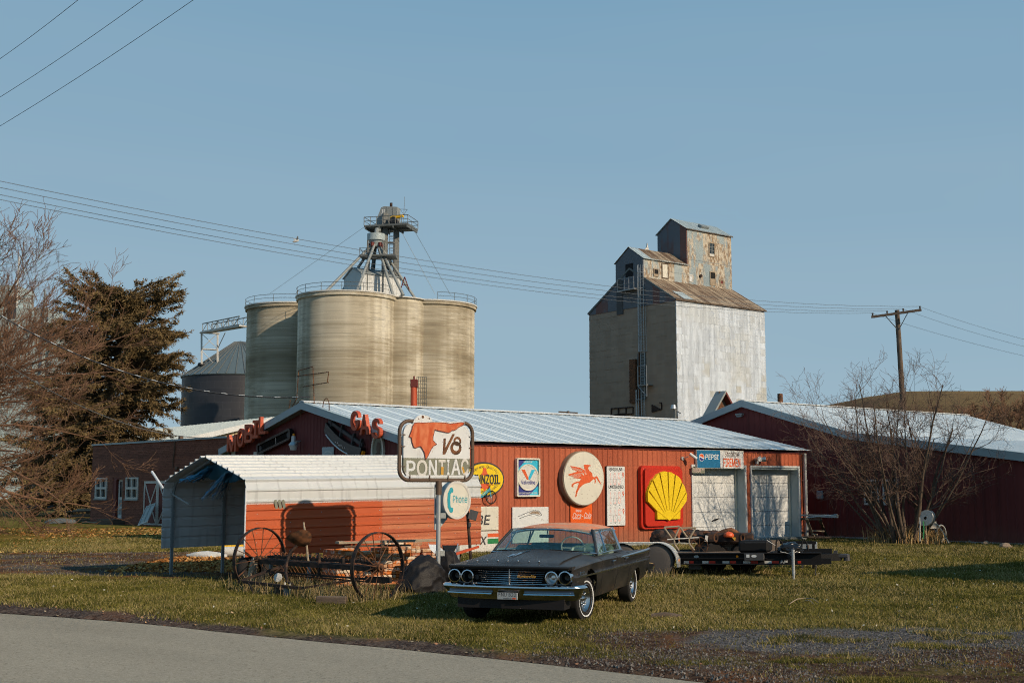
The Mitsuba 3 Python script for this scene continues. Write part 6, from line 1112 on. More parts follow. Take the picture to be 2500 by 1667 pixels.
ewin(FLf,-10.1,-9.0,36.75,37.75,'grey_dark','white_dull',nm='gable_hatch'); ewin(FTl,-10.4,-9.1,40.6,42.4,'patina_dark','slate_trim',nm='gable_hatch'); part(ge,'doorway',mv(bx(-10.5,-8.8,33.9,36.0,0.18,0.22),FLf),'black')
part(ge,'pipe_shroud',mv(bx(-12.6,-11.2,EH-0.9,33.6,0.1,0.2),FLf),'charcoal')
# balconies, ladders
def cage(M,x,y0,y1,r=0.42,z=0.1,n=7):
    ms=[]; 
    for t in np.linspace(-0.1,math.pi+0.1,n): ms.append(rod([x+r*math.cos(t),y0,z+0.05+0.75*math.sin(t)],[x+r*math.cos(t),y1,z+0.05+0.75*math.sin(t)],0.035,4))
    for y in np.arange(y0,y1,2.4): ms.append(tube([[x+r*math.cos(t),y,z+0.05+0.75*math.sin(t)] for t in np.linspace(0,math.pi,9)],0.05,4))
    return cat(ms)
part(ge,'ladder',mv(cat(cage(FLf,-6.9,22.2,35.4,0.62)),FLf),'galv'); part(ge,'ladder__rungs',mv(cat(*[rod([-7.3,y,0.3],[-6.5,y,0.3],0.03,4) for y in np.arange(12.5,35,0.45)],rod([-7.3,12,0.3],[-7.3,35,0.3],0.04,4),rod([-6.5,12,0.3],[-6.5,35,0.3],0.04,4)),FLf),'galv',kind='stuff')
part(ge,'conduit',mv(cat(rod([-7.65,10,0.25],[-7.65,33,0.25],0.10,6)),FLf),'rust'); part(ge,'lower_ladder',mv(cat(cage(FLf,-7.6,10.2,16.5,0.6)),FLf),'galv')
part(ge,'balcony',mv(cat(bx(-11.3,-7.4,31.7,31.85,0.1,1.3),*[rod([x,31.8,1.3],[x,33.6,1.3],0.06,4) for x in (-11.2,-9.6,-8.6,-7.5)],rod([-11.2,33.6,1.3],[-7.5,33.6,1.3],0.06,4),rod([-11.2,32.7,1.3],[-7.5,32.7,1.3],0.05,4),rod([-11.2,33.6,0.1],[-11.2,33.6,1.3],0.05,4),rod([-9.6,31.7,1.2],[-9.3,29.9,0.15],0.05,4)),FLf),'steel')
part(ge,'balcony',mv(cat(bx(-7.0,-4.9,17.0,17.12,0.1,1.3),rod([-6.9,17,1.3],[-6.9,19.9,1.3],0.08,4),rod([-5.0,15.3,1.3],[-5.0,19.9,1.3],0.08,4),rod([-6.9,19.9,1.3],[-5.0,19.9,1.3],0.06,4),rod([-6.9,18.4,1.3],[-5.0,18.4,1.3],0.05,4),rod([-6.9,17,1.3],[-5.0,15.3,1.3],0.06,4)),FLf),'steel')
part(ge,'rusty_chute',mv(cat(bx(-9.6,-8.3,14.6,21.2,0.1,0.5)),FLf),'rust'); part(ge,'dark_panel',mv(bx(-8.2,-6.4,15.0,22.0,0.08,0.14),FLf),'grey_dark')
part(ge,'window_box',mv(cat(ext(sbox(-14.2,12.95,-9.2,14.1).difference(sbox(-14.05,13.1,-9.35,13.95)),0.2),bx(-12.6,-12.4,13,14,0.05,0.2),bx(-10.9,-10.7,13,14,0.05,0.2),bx(-12.4,-11.0,9,13.2,0.05,0.15)),FLf),'rust_dark'); part(ge,'bracket_frame',mv(ext(Polygon([(-5.3,14.2),(-5.2,14.2),(-5.2,13.0),(-3.1,13.3),(-3.1,14.4),(-3.6,14.4),(-3.6,14.3),(-3.2,14.3),(-3.2,13.4),(-5.3,13.1)]),0.2),FLf),'rust_dark')
# drive-through shed at its foot
ds=thing('drive_shed','steep shingled gable shed at the foot of the grain elevator','shed'); sc=at(1755,1030,165.0); sc[2]=0; FD=frame(sc,a_,z_)
ap=14.9; shw=4.5
part(ds,'gable',mv(ext(Polygon([(-shw,0),(shw*0.9,0),(shw*0.9,10.3),(0.6,ap-0.5),(-shw,9.0)]),0.3,-0.3),FD),'wood_dark')
for r in range(22):
    y=8.9+r*0.28; hw=max(0.1,(ap-0.5-y)/(ap-9.0)*shw); part(ds,'gable__shingle',mv(bx(max(-hw,-shw)+0.5,hw*0.85,y,y+0.26,0.0,0.03+0.02*(r%2)),FD),'rust')
for sg in (-1,1):
    d=np.array([sg*(shw+1.2),-(ap-7.7),0]); L=np.linalg.norm(d); d/=L; part(ds,'roof_board',mv(bar([0.6,ap-0.2,0.9],[0.6+d[0]*L,ap-0.2+d[1]*L,0.9],2.6,0.22,up=(0,1,0)) if False else mv(bx(0,L,-0.25,0.0,-0.8,1.0),frame([0.6,ap,0],d,np.cross([0,0,1],d) if sg>0 else -np.cross([0,0,1],d)*-1)),FD),'grey' if sg<0 else 'maroon')
# ------------------------------------------------------------------ concrete silos
si=thing('concrete_silos','cluster of tall stained concrete grain silos with headhouse tower','silo')
RS=6.55; CB=np.array([-22.0,160.0,0]); CD=CB+a_*12.85; CAA=CB+b_*15.6; ZS=27.0
for c,zt,nm in ((CB,ZS,'front silo cell in full sun'),(CD,ZS,'right silo cell'),(CAA,ZS+0.4,'left silo cell, half in shadow')):
    part(si,'cell',mv(ext(Point(0,0).buffer(RS,quad_segs=24),zt),frame(c,[1,0,0],[0,1,0])),'concrete',smooth=30,label=nm)
    part(si,'cornice',mv(ext(Point(0,0).buffer(RS+0.38,quad_segs=24),0.16,zt+0.003),frame(c,[1,0,0],[0,1,0])),'white_dull',smooth=30)
    part(si,'cornice_soffit',mv(ext(Point(0,0).buffer(RS+0.25,quad_segs=24).difference(Point(0,0).buffer(RS-0.2,quad_segs=24)),0.42,zt-0.44),frame(c,[1,0,0],[0,1,0])),'concrete',smooth=30)
mid=(CB+CD)/2-b_*1.2
part(si,'filler_wall',mv(ext(affinity.rotate(affinity.scale(Point(0,0).buffer(1,quad_segs=16),4.6,4.55),37.5,origin=(0,0)),ZS-0.02),frame(mid,[1,0,0],[0,1,0])),'concrete',smooth=30); part(si,'cornice',mv(ext(affinity.rotate(affinity.scale(Point(0,0).buffer(1,quad_segs=16),4.95,4.9),37.5,origin=(0,0)),0.14,ZS+0.006),frame(mid,[1,0,0],[0,1,0])),'white_dull')
def railing(c,r,z,t0,t1,h=1.1,n=18):
    t=np.linspace(t0,t1,n); P=[c+np.array([r*math.cos(q),r*math.sin(q),z]) for q in t]; ms=[tube([p+[0,0,h] for p in P],0.035,4),tube([p+[0,0,h*0.55] for p in P],0.03,4)]
    for p in P[::2]: ms.append(rod(p,p+[0,0,h],0.035,4))
    return ms
part(si,'railing',cat(railing(CB,RS+0.25,ZS+0.1,math.radians(130),math.radians(330))),'grey_dark'); part(si,'railing',cat(railing(CD,RS+0.25,ZS+0.1,math.radians(-75),math.radians(100))),'grey_dark'); part(si,'railing',cat(railing(CAA,RS+0.25,ZS+0.5,math.radians(80),math.radians(330))),'grey_dark')
HHc=at(882,697,159.0); HHc[2]=ZS+0.15; FH=frame(HHc,-b_,z_); FHr=frame(HHc,a_,z_)
hh=part(si,'headhouse',mv(ext(Polygon([(-4.6,0),(0,0),(0,3.2),(-2.3,4.15),(-4.6,3.0)]),6.2,-6.2),FH),'white_sheet'); part(si,'headhouse__roof',mv(cat(bar([0.15,3.15,-3.1],[-2.35,4.25,-3.1],6.6,0.10,up=(0,0,1)) if False else ext(Polygon([(-4.75,2.95),(-2.3,4.2),(0.2,3.15),(0.2,3.3),(-2.3,4.36),(-4.75,3.1)]),6.6,-6.4)),FH),'slate_trim_dark')
part(si,'headhouse__rib',mv(cat(*[bx(x,x+0.05,0,3.2,0.0,0.04) for x in np.linspace(0.1,6.1,11)]),FHr),'white_dull',kind='stuff'); part(si,'headhouse__gable_wall',mv(ext(Polygon([(-4.58,0.02),(-0.02,0.02),(-0.02,3.1),(-2.3,4.05),(-4.58,2.9)]),0.05,0.0),FH),'slate_trim'); part(si,'headhouse__door',mv(bx(2.6,3.9,0,0.55,0.04,0.08),FHr),'wood_dark')
# leg tower
LT=at(953,700,163.0); LT[2]=ZS; FLt=frame(LT,-b_*0.3+a_*0.954,z_)
tz=37.3
for x in (-0.85,0.75): part(si,'leg_casing',mv(bx(x-0.33,x+0.33,0,tz-ZS+2.0,-0.4,0.4),FLt),'grey_dark'); 
part(si,'tower_ladder',mv(cat(*[rod([-0.3,y,0.5],[0.25,y,0.5],0.03,4) for y in np.arange(0.3,10,0.4)],rod([-0.3,0,0.5],[-0.3,10,0.5],0.04,4),rod([0.25,0,0.5],[0.25,10,0.5],0.04,4),*[tube([[0.42*math.cos(t)-0.02,y,0.5+0.5*math.sin(t)] for t in np.linspace(0,math.pi,7)],0.035,4) for y in np.arange(2.5,9.6,0.8)]),FLt),'steel',kind='stuff')
part(si,'tower_brace',mv(cat(*[bx(-0.9,0.8,y,y+0.12,-0.45,0.45) for y in (2.2,5.2,8.2)]),FLt),'grey_dark')
PF=frame(LT+z_*(tz-ZS),a_*0.62-b_*0.785,z_)
part(si,'platform',mv(cat(bx(-3.3,3.0,0,0.25,-2.6,1.7),bx(-3.3,3.0,-0.28,0.0,-0.2,0.0),*[bx(x,x+0.15,-0.3,0,-2.6,1.7) for x in (-3.2,-1.2,0.8,2.8)]),PF),'grey_dark')
rl=[]
for z in (-2.6,1.7):
    rl += [rod([-3.3,1.35,z],[3.0,1.35,z],0.05,4),rod([-3.3,0.8,z],[3.0,0.8,z],0.04,4)]+[rod([x,0.2,z],[x,1.35,z],0.05,4) for x in np.linspace(-3.3,3.0,8)]
for x in (-3.3,3.0): rl += [rod([x,1.35,-2.6],[x,1.35,1.7],0.05,4),rod([x,0.8,-2.6],[x,0.8,1.7],0.04,4)]
part(si,'platform__railing',mv(cat(rl),PF),'grey_dark')
part(si,'leg_head',mv(ext(Polygon([(-2.0,0.25),(-1.9,1.5),(-1.35,2.9),(-0.9,3.05),(1.0,2.85),(1.0,0.25)]),1.3,-0.9),PF),'grey',smooth=False); part(si,'leg_head__seam',mv(cat(bx(-0.6,-0.54,0.3,2.9,0.4,0.44),bx(0.35,0.41,0.3,2.8,0.4,0.44)),PF),'grey_dark'); part(si,'leg_head__emblem',mv(cat(bx(-1.22,-1.08,2.1,2.6,0.41,0.45),bx(-0.96,-0.82,2.1,2.6,0.41,0.45),bx(-1.3,-0.75,1.85,2.02,0.41,0.45)),PF),'white')
part(si,'drive_motor',mv(cat(cyl([0.8,0.85,0.9],[0.8,0.85,1.5],0.45,0.45,14),rbx(0.2,1.4,0.3,0.8,0.5,1.3,0.05)),PF),'charcoal'); part(si,'belt_guard',mv(rbx(0.4,2.4,0.9,1.35,1.0,1.3,0.1),PF@frame([0,0,0],[0.98,0.12,0],[-0.12,0.98,0])),'yellow_dull'); part(si,'vent_pipe',mv(cyl([-0.1,2.9,-0.2],[-0.1,3.6,-0.2],0.2,0.2,8),PF),'rust_dark'); part(si,'aerial',mv(cat(rod([1.8,0.3,0],[1.9,4.3,0],0.03,4),rod([1.2,2.6,0],[2.4,2.5,0],0.025,4),rod([1.3,2.6,0],[1.8,1.8,0],0.025,4),rod([2.3,2.5,0],[1.85,1.8,0],0.025,4)),PF),'grey_dark')
DCc=at(918,590,160.5); 
part(si,'distributor',cat(cyl(DCc+[0,0,0.1],DCc+[0,0,1.0],1.22,1.22,24),cyl(DCc+[0,0,-0.7],DCc+[0,0,0.1],0.6,1.05,24)),'slate_trim',smooth=40)
hp=LT+z_*(tz-ZS); part(si,'feed_spout',tube([DCc+[0,0,1.0],DCc+[0.1,0.2,1.7],hp+np.array([-1.6,-1.0,-0.6]),hp+np.array([-1.5,-0.9,0.1])],[0.28,0.3,0.3,0.32],8),'grey')
tg=[(790,698,157.0),(815,690,166.0),(850,690,172.0),(872,690,154.2),(893,690,176.0),(905,690,172.0),(985,708,158.0),(1020,712,164.0),(997,708,171.0),(960,700,158.0)]
for u,v,Y in tg:
    e=at(u,v,Y); e[2]=ZS+0.2; d=e-DCc; d/=np.linalg.norm(d); st=DCc+np.array([d[0]*0.8,d[1]*0.8,-0.45])
    part(si,'grain_spout',tube([st,st*0.93+e*0.07,e],[0.18,0.19,0.20],8),'grey' if Y<168 else 'grey_dark',smooth=50)
for q in range(5):
    t=q*1.25+0.5; p=DCc+np.array([0.9*math.cos(t),0.9*math.sin(t),-0.25]); part(si,'spout_collar',cyl(p,p+[0,0,-0.5],0.26,0.22,8),'maroon')
mp=frame([DCc[0]+0.2,DCc[1],32.7],[1,0,0],[0,1,0]); part(si,'mid_platform',mv(cat(bx(-2.2,2.6,-1.5,1.5,0,0.2),*[rod([x,y,0],[x,y,1.1],0.04,4) for x in (-2.2,-1.0) for y in (-1.5,1.5)],rod([-2.2,-1.5,1.1],[-0.6,-1.5,1.1],0.04,4),rod([-2.2,-1.5,0.6],[-0.6,-1.5,0.6],0.03,4),rod([-2.2,-1.5,1.1],[-2.2,1.5,1.1],0.04,4)),mp),'grey_dark')
part(si,'support_post',cat(*[rod([DCc[0]+x,DCc[1]+y,ZS],[DCc[0]+x,DCc[1]+y,DCc[2]],0.12,6) for x,y in ((-1.0,-0.9),(1.1,-0.9),(-1.0,0.9),(1.1,0.9))]),'grey_dark')
part(si,'lifting_tripod',cat(rod(at(978,707,160),at(988,676,160),0.07,4),rod(at(999,708,160),at(988,676,160),0.07,4),rod(at(981,696,160),at(995,696,160),0.05,4)),'maroon')
for u0,v0,u1,v1,Y0,Y1 in ((893,552,660,716,162,170),(1006,553,1100,720,162,168),(978,562,1062,718,162,165)): part(si,'guy_wire',rod(at(u0,v0,Y0),at(u1,v1,Y1),0.03,3),'grey')
part(si,'rusty_chute',cat(cyl(at(1010,1003,149),at(1010,942,149),0.42,0.38,10)),'orange_red'); part(si,'chute_box',cat(mv(rbx(-0.45,0.45,-0.4,0.4,-0.5,0.5,0.05),frame(at(1011,936,149),[1,0,0],[0,1,0])),rod(at(1011,931,149),at(1011,918,149),0.12,6)),'maroon')
cgm=[]; 
for u in (1018,1022,1027,1032,1037,1041): cgm.append(rod(at(u,919,149),at(u,1003,149),0.04,3))
for v in range(920,1003,9): cgm.append(rod(at(1017,v,149.2),at(1042,v,149.2),0.035,3))
part(si,'caged_ladder',cat(cgm),'grey_dark'); 
for u in (700,897,1133,1042): 
    p=at(u,708 if u<900 else 716,152.0)
# ------------------------------------------------------------------ steel bin, coloured dark as if shaded, with conveyor bridge
bn_=thing('steel_bin','shade-darkened corrugated steel grain bin with conical roof left of the silos','grain bin'); BC=np.array([-46.2,204.0,0]); BR=9.4; BE=20.3
t=np.linspace(0,2*np.pi,73)[:-1]
def f_bin(p,n,uv):
    cx,cy=p.x+46.2,p.y-204.0; an=dr.atan2(cy,cx); r=dr.floor(p.z/1.12); o=dr.select(r-2*dr.floor(r/2)>0.5,0.5,0.0); c=mikit.cell_rand(an*3.4+o,r,2.0); fz=p.z/1.12-r; fa=an*3.4+o; fa=fa-dr.floor(fa); seam=dr.maximum(SS(0.93,0.97,fz),SS(0.97,0.985,fa))
    return MX((0.034,0.036,0.045),(0.045,0.047,0.056),c)*(1+0.35*seam)  # steel colour kept very dark to imitate the shade of the silos
mat('bin_roof',(0.085,0.115,0.13),0.5); pmat('bin_steel_shaded',f_bin,0.5,0.3,0.4)
part(bn_,'wall',mv(ext(Point(0,0).buffer(BR,quad_segs=24),BE),frame(BC,[1,0,0],[0,1,0])),'bin_steel_shaded',smooth=30)
part(bn_,'roof',mv(lathe([(0,BE+6.4),(1.0,BE+6.1),(BR+0.25,BE-0.05),(BR+0.2,BE-0.15),(0,BE-0.15)],48),frame(BC,[1,0,0],[0,1,0])),'bin_roof',smooth=25)
for q in range(40):
    th0=q*2*math.pi/40; p=BC+np.array([(BR+0.25)*math.cos(th0),(BR+0.25)*math.sin(th0),BE+0.02]); r_=BC+np.array([1.0*math.cos(th0),1.0*math.sin(th0),BE+6.15]); part(bn_,'roof__rib',rod(p,r_,0.09,4),'grey_dark')
part(bn_,'roof_vent',mv(lathe([(0,0.6),(0.5,0.5),(0.6,0.2),(0.4,0.0),(0,0)],12),frame(BC+np.array([-5.2,-5.2,BE+1.6]),[1,0,0],[0,1,0])),'charcoal',smooth=40)
bn2=thing('steel_bin','pale metal bin roof showing above the dark bin','grain bin'); B2=np.array([-48.0,232.0,0]); part(bn2,'wall',mv(ext(Point(0,0).buffer(10,quad_segs=20),24.0),frame(B2,[1,0,0],[0,1,0])),'galv',smooth=30); part(bn2,'roof',mv(lathe([(0,31.5),(10.3,23.9),(0,23.8)],40),frame(B2,[1,0,0],[0,1,0])),'slate_trim',smooth=25)
cb=thing('conveyor_bridge','grey lattice conveyor bridge on a frame tower beside the silos','conveyor'); 
def lattice(p,q,h,w,n,nm):
    p,q=np.array(p),np.array(q); d=(q-p); L=np.linalg.norm(d); d/=L; s=np.cross(d,z_); s/=np.linalg.norm(s); ms=[]
    for zz in (0,h):
        for ww in (-w/2,w/2): ms.append(rod(p+z_*zz+s*ww,q+z_*zz+s*ww,0.10,4))
    for i in range(n):
        a0,a1=p+d*L*i/n,p+d*L*(i+1)/n
        for ww in (-w/2,w/2): ms += [rod(a0+s*ww,a1+s*ww+z_*h if i%2==0 else a1+s*ww,0.06,4) if i%2==0 else rod(a0+s*ww+z_*h,a1+s*ww,0.06,4),rod(a0+s*ww,a0+s*ww+z_*h,0.06,4)]
    return cat(ms)
part(cb,'truss',lattice(at(505,810,198),at(596,793,185),1.3,1.5,7,''),'grey'); part(cb,'walkway',cat(bar(at(500,812,198),at(596,796,185),1.6,0.2)),'white_dull')
for u in (492,531): part(cb,'tower_post',rod(at(u,888,198),at(u,812,198),0.16,5),'white_dull')
part(cb,'tower_head',bar(at(488,812,198),at(536,814,198),0.5,0.25),'white_dull'); part(cb,'tower_brace',cat(rod(at(492,852,198),at(531,854,198),0.14,4),rod(at(493,815,198),at(530,850,198),0.05,4),rod(at(530,815,198),at(493,850,198),0.05,4),rod(at(493,856,198),at(520,885,198),0.05,4)),'white_dull'); part(cb,'stay',rod(at(550,812,196),at(532,850,198),0.08,4),'grey')
# ------------------------------------------------------------------ cream shed, brick building, little houses at the left
cs=thing('cream_shed','long cream metal shed with pale ribbed roof behind the brick building','shed'); CR=at(682,1020,100.0); ca=np.array([0.80,0.60,0]); cbv=np.array([-0.60,0.80,0]); 
FCs=frame([CR[0],CR[1],0],a_,z_)   # gable faces the sun; the roof runs back to the left
zr=CR[2]; hw=11.0; ez=4.95
part(cs,'gable_wall',mv(ext(Polygon([(-hw,0),(hw,0),(hw,ez),(0,zr-0.15),(-hw,ez)]),0.2,-0.2),FCs),'plaster'); part(cs,'gable_wall__rib',mv(cat(*[bx(x,x+0.05,0.1,ez+(zr-0.3-ez)*(1-abs(x)/hw),0,0.03) for x in np.arange(-hw+0.3,hw,0.45)]),FCs),'wood',kind='stuff')
cream2='cream_wall'; mat('cream_wall',(0.46,0.36,0.21),0.6); scene[f'{cs}__gable_wall']['bsdf']={'type':'ref','id':'cream_wall'}
for sg in (-1,1): part(cs,'roof',mv(ext(Polygon([(0,zr),(sg*(hw+0.4),ez-0.15),(sg*(hw+0.4),ez-0.03),(0,zr+0.12)]),32,-31.6),FCs),'white_dull')
for sg in (-1,1): part(cs,'rake_trim',mv(bar([0,zr+0.0,0.42],[sg*(hw+0.45),ez-0.16,0.42],0.05,0.42,up=(0,1,0)),FCs),'white')
part(cs,'roof__rib',mv(cat(*[bar([0,zr+0.14,-s],[-(hw+0.4),ez,-s],0.06,0.05,up=(0,1,0)) for s in np.arange(0.6,31,0.8)]),FCs),'slate_trim',kind='stuff')
bb=thing('brick_building','low dark brick building with flat roof, white windows and barn doors','building'); OB=np.array([-23.07,67.32,0]); bd_=np.array([0.707,-0.707,0]); FB=frame(OB,bd_,z_)
holes=[(0.12,1.46,1.36,2.49),(2.07,3.17,0.30,2.48),(3.59,4.93,1.35,2.49),(5.45,7.75,0.05,2.30)]
wall=Polygon([(-0.43,0),(14.5,0),(14.5,4.31),(-0.43,4.26)])
for h in holes: wall=wall.difference(sbox(h[0],h[2],h[1],h[3]))
part(bb,'wall',mv(ext(wall,0.3,-0.3),FB),'brick_wall'); part(bb,'side_wall',mv(bx(-0.43,-0.13,0,4.25,-12,-0.3),FB),'brick_wall'); part(bb,'back_wall',mv(cat(bx(-0.43,14.5,0,4.25,-12.3,-12.0),bx(14.2,14.5,0,4.25,-12,-0.3)),FB),'brick_wall'); part(bb,'roof',mv(bx(-0.43,14.5,3.95,4.05,-12,-0.3),FB),'charcoal')
part(bb,'parapet_cap',mv(bar([-0.48,4.31,-0.15],[14.5,4.36,-0.15],0.42,0.09,up=(0,1,0)) if False else cat(ext(Polygon([(-0.5,4.262),(14.55,4.312),(14.55,4.40),(-0.5,4.35)]),0.42,-0.36)),FB),'slate_trim')
for r,zc in enumerate(np.arange(0.35,4.1,0.62)): part(bb,'raised_course',mv(cat(*[bx(xa,xb,zc,zc+0.06,0.0,0.012) for xa,xb in ((-0.43,0.05),(1.52,2.02),(3.22,3.52),(5.0,5.4),(7.8,14.5)) if zc<2.6] or [bx(-0.43,14.5,zc,zc+0.06,0.0,0.012)]),FB),'brick_wall')
for h in (holes[0],holes[2]):
    w_=part(bb,'window',mv(ext(sbox(h[0],h[2],h[1],h[3]).difference(unary_union([sbox(h[0]+0.10,h[2]+0.10,(h[0]+h[1])/2-0.04,(h[2]+h[3])/2-0.06),sbox((h[0]+h[1])/2+0.04,h[2]+0.10,h[1]-0.10,(h[2]+h[3])/2-0.06),sbox(h[0]+0.10,(h[2]+h[3])/2+0.06,(h[0]+h[1])/2-0.04,h[3]-0.08),sbox((h[0]+h[1])/2+0.04,(h[2]+h[3])/2+0.06,h[1]-0.10,h[3]-0.08)])),0.14,-0.08),FB),'white_dull'); sub=w_.split('__')[1]
    for xa,xb in ((h[0]+0.1,(h[0]+h[1])/2-0.04),((h[0]+h[1])/2+0.04,h[1]-0.1)):
        for ya,yb in ((h[2]+0.1,(h[2]+h[3])/2-0.06),((h[2]+h[3])/2+0.06,h[3]-0.08)): part(bb,f'{sub}__pane',mv(bx(xa,xb,ya,yb,-0.06,-0.04),FB),'glass_dark')
    part(bb,f'{sub}__sill',mv(bx(h[0]-0.06,h[1]+0.06,h[2]-0.08,h[2]-0.003,-0.05,0.10),FB),'grey')
h=holes[1]; dr_=part(bb,'door',mv(ext(sbox(h[0]+0.36,0.32,h[1]-0.04,2.40).difference(sbox(h[0]+0.50,1.45,h[1]-0.14,2.28)),0.06,-0.22),FB),'white_dull'); part(bb,'door__pane',mv(bx(h[0]+0.50,h[1]-0.14,1.45,2.28,-0.20,-0.18),FB),'glass_dark'); part(bb,'door__panel',mv(cat(bx(h[0]+0.5,h[1]-0.14,0.5,0.85,-0.16,-0.15),bx(h[0]+0.5,h[1]-0.14,0.95,1.30,-0.16,-0.15)),FB),'grey'); part(bb,'door_frame',mv(cat(bx(h[0],h[0]+0.34,0.3,2.48,-0.26,-0.02),bx(h[0]+0.34,h[1],2.40,2.48,-0.26,-0.02)),FB),'maroon'); part(bb,'step',mv(bx(h[0]-0.3,h[1]+0.4,-0.05,0.28,-0.1,0.7),FB),'wood_dark')
h=holes[3]; mid_=(h[0]+h[1])/2+0.25
for xa,xb in ((h[0],mid_),(mid_+0.03,h[1]+0.9)):
    d_=part(bb,'barn_door',mv(bx(xa,xb,0.05,2.30,-0.16,-0.06),FB),'maroon'); sub=d_.split('__')[1]
    part(bb,f'{sub}__trim',mv(cat(bx(xa,xb,2.16,2.30,-0.06,-0.02),bx(xa,xa+0.10,0.05,2.16,-0.06,-0.02),bx(xb-0.10,xb,0.05,2.16,-0.06,-0.02),bx(xa+0.1,xb-0.1,0.05,0.13,-0.06,-0.03),bar([xa+0.1,0.14,-0.045],[xb-0.1,2.15,-0.045],0.03,0.07,up=(0,1,0)),bar([xa+0.1,2.15,-0.042],[xb-0.1,0.14,-0.042],0.03,0.07,up=(0,1,0))),FB),'white_dull')
part(bb,'conduit',mv(cat(tube([[8.6,4.3,0.05],[8.55,3.7,0.05],[8.45,3.2,0.05],[8.5,2.95,0.05]],0.03,5),rbx(8.75,8.95,2.85,3.0,0,0.1,0.01),rbx(8.8,9.0,4.38,4.55,-0.2,0.0,0.02)),FB),'brownmetal')
solo('window_sash','white framed window sash leaning against the brick wall by the barn doors','window',cat(mv(ext(sbox(0,0,0.85,1.15).difference(unary_union([sbox(0.08,0.08,0.40,1.07),sbox(0.46,0.08,0.77,1.07)])),0.05),frame(gnd(337,1284)+[0,0,0],[0.75,-0.6,0.25],[0.30,0.20,0.85])),mv(bx(0.05,0.8,0.05,1.1,0.01,0.02),frame(gnd(337,1284),[0.75,-0.6,0.25],[0.30,0.20,0.85]))),'slate_trim')
ws=thing('wood_pile','stack of weathered boards and pallets at the corner of the brick building','wood pile')
for q in range(9):
    c=gnd(228+8*(q%3),1274)+np.array([0.2*(q%2),-0.6,0.10+0.085*q]); part(ws,'board',mv(rbx(-1.3+0.1*(q%3),1.2-0.15*(q%2),-0.5+0.1*(q%3),0.4,-0.03,0.03,0.01),frame(c,[0.97,-0.2+0.05*(q%4),0.02*(q%3)],[0.2,0.97,0])),'wood' if q%3 else 'wood_dark')
solo('board','pale board lying on the grass before the wood pile','board',bar(gnd(205,1276)+[0,0,0.05],gnd(245,1278)+[0,0,0.06],0.2,0.06),'wood'); solo('scrap_sheet','grey crumpled sheet lying on the grass left of the wood pile','sheet',lump(gnd(150,1278),0.9,0.4,0.22,31,2,0.4),'grey_dark')
th_=thing('plaster_house','small tan rendered building half hidden behind the spruce','building'); FP=frame(gnd(48,1240),[1,0,0],z_)
part(th_,'wall',mv(bx(0,10.5,0,5.0,-8,0),FP),'plaster'); part(th_,'base',mv(bx(-0.02,10.52,0,1.35,-0.3,0.05),FP),'charcoal'); part(th_,'roof',mv(bx(-0.3,10.8,5.0,5.2,-8.3,0.4),FP),'grey')
we=thing('white_elevator','tall pale corrugated grain tower at the left edge behind the bare tree','grain elevator'); WE=at(60,1218,208.0); WE[2]=0; FW2=frame(WE,[1,0,0],z_)
def f_wcorr(p,n,uv): 
    g=F(p.x*0.3,p.z*0.2,p.y*0.3,3); s=0.5+0.5*dr.sin(p.z*9.0); return MX((0.27,0.34,0.345),(0.38,0.44,0.44),g)*(0.82+0.14*s)
pmat('pale_corrugated',f_wcorr,0.55,0.0,0.3)
part(we,'tower',mv(bx(-14,2.2,0,33.0,-8,0),FW2),'pale_corrugated'); part(we,'wing',mv(bx(2.2,7.0,0,28.5,-8,-0.4),FW2),'pale_corrugated'); part(we,'head',mv(bx(-13,-3.2,33.0,37.0,-8,-0.4),FW2),'pale_corrugated'); part(we,'upper_roof',mv(bx(2.0,7.2,28.5,28.8,-8.2,0),FW2),'slate_trim')
part(we,'ladder_frame',mv(cat(rod([2.0,0,0.5],[2.0,36,0.5],0.18,5),rod([3.6,0,0.5],[3.6,33,0.5],0.18,5),*[rod([2.0,y,0.5],[3.6,y+1.5,0.5],0.08,4) for y in np.arange(1,33,2.6)]),FW2),'slate_trim_dark'); part(we,'platform',mv(cat(bx(0.8,5.0,28.8,29.0,0,1.6),*[rod([x,29,1.6],[x,30.3,1.6],0.08,4) for x in np.linspace(0.8,5,5)],rod([0.8,30.3,1.6],[5,30.3,1.6],0.08,4)),FW2),'white_dull'); part(we,'doorway',mv(bx(-4.6,-3.0,31.0,35.0,0.02,0.1),FW2),'charcoal'); part(we,'mast',mv(rod([-3.0,33,0],[-3.0,42,0],0.15,5),FW2),'white_dull')
for z in np.arange(0.8,32.5,1.15): part(we,'tower__sheet_course',mv(bx(-14.02,2.22,z,z+1.05,0.0,0.08),FW2),'pale_corrugated')
# ------------------------------------------------------------------ poles, wires, lamp, chimney
up_=thing('utility_pole','brown wooden utility pole with one tilted crossarm behind the right barn','utility pole'); pt=at(2190,757,72.0); pb=np.array([pt[0]+0.3,72.0,0])
part(up_,'pole',tube([pb,pb*0.5+pt*0.5,pt],[0.19,0.165,0.135],10),'bark',smooth=50); A0,A1=at(2127,774,72.0),at(2250,756.5,71.0); part(up_,'crossarm',bar(A0,A1,0.11,0.14),'wood_dark'); am=(A0+A1)/2
ins=[A0*0.97+A1*0.03,A0*0.68+A1*0.32,A0*0.36+A1*0.64,A0*0.03+A1*0.97]
for q in ins: part(up_,'insulator',cyl(q+[0,0,0.05],q+[0,0,0.24],0.045,0.06,8),'charcoal')
for w in (0.27,0.73): q=A0*(1-w)+A1*w; part(up_,'brace',rod(q+[0,-0.06,-0.02],[pt[0],pt[1]-0.1,pt[2]-1.25],0.03,4),'grey_dark')
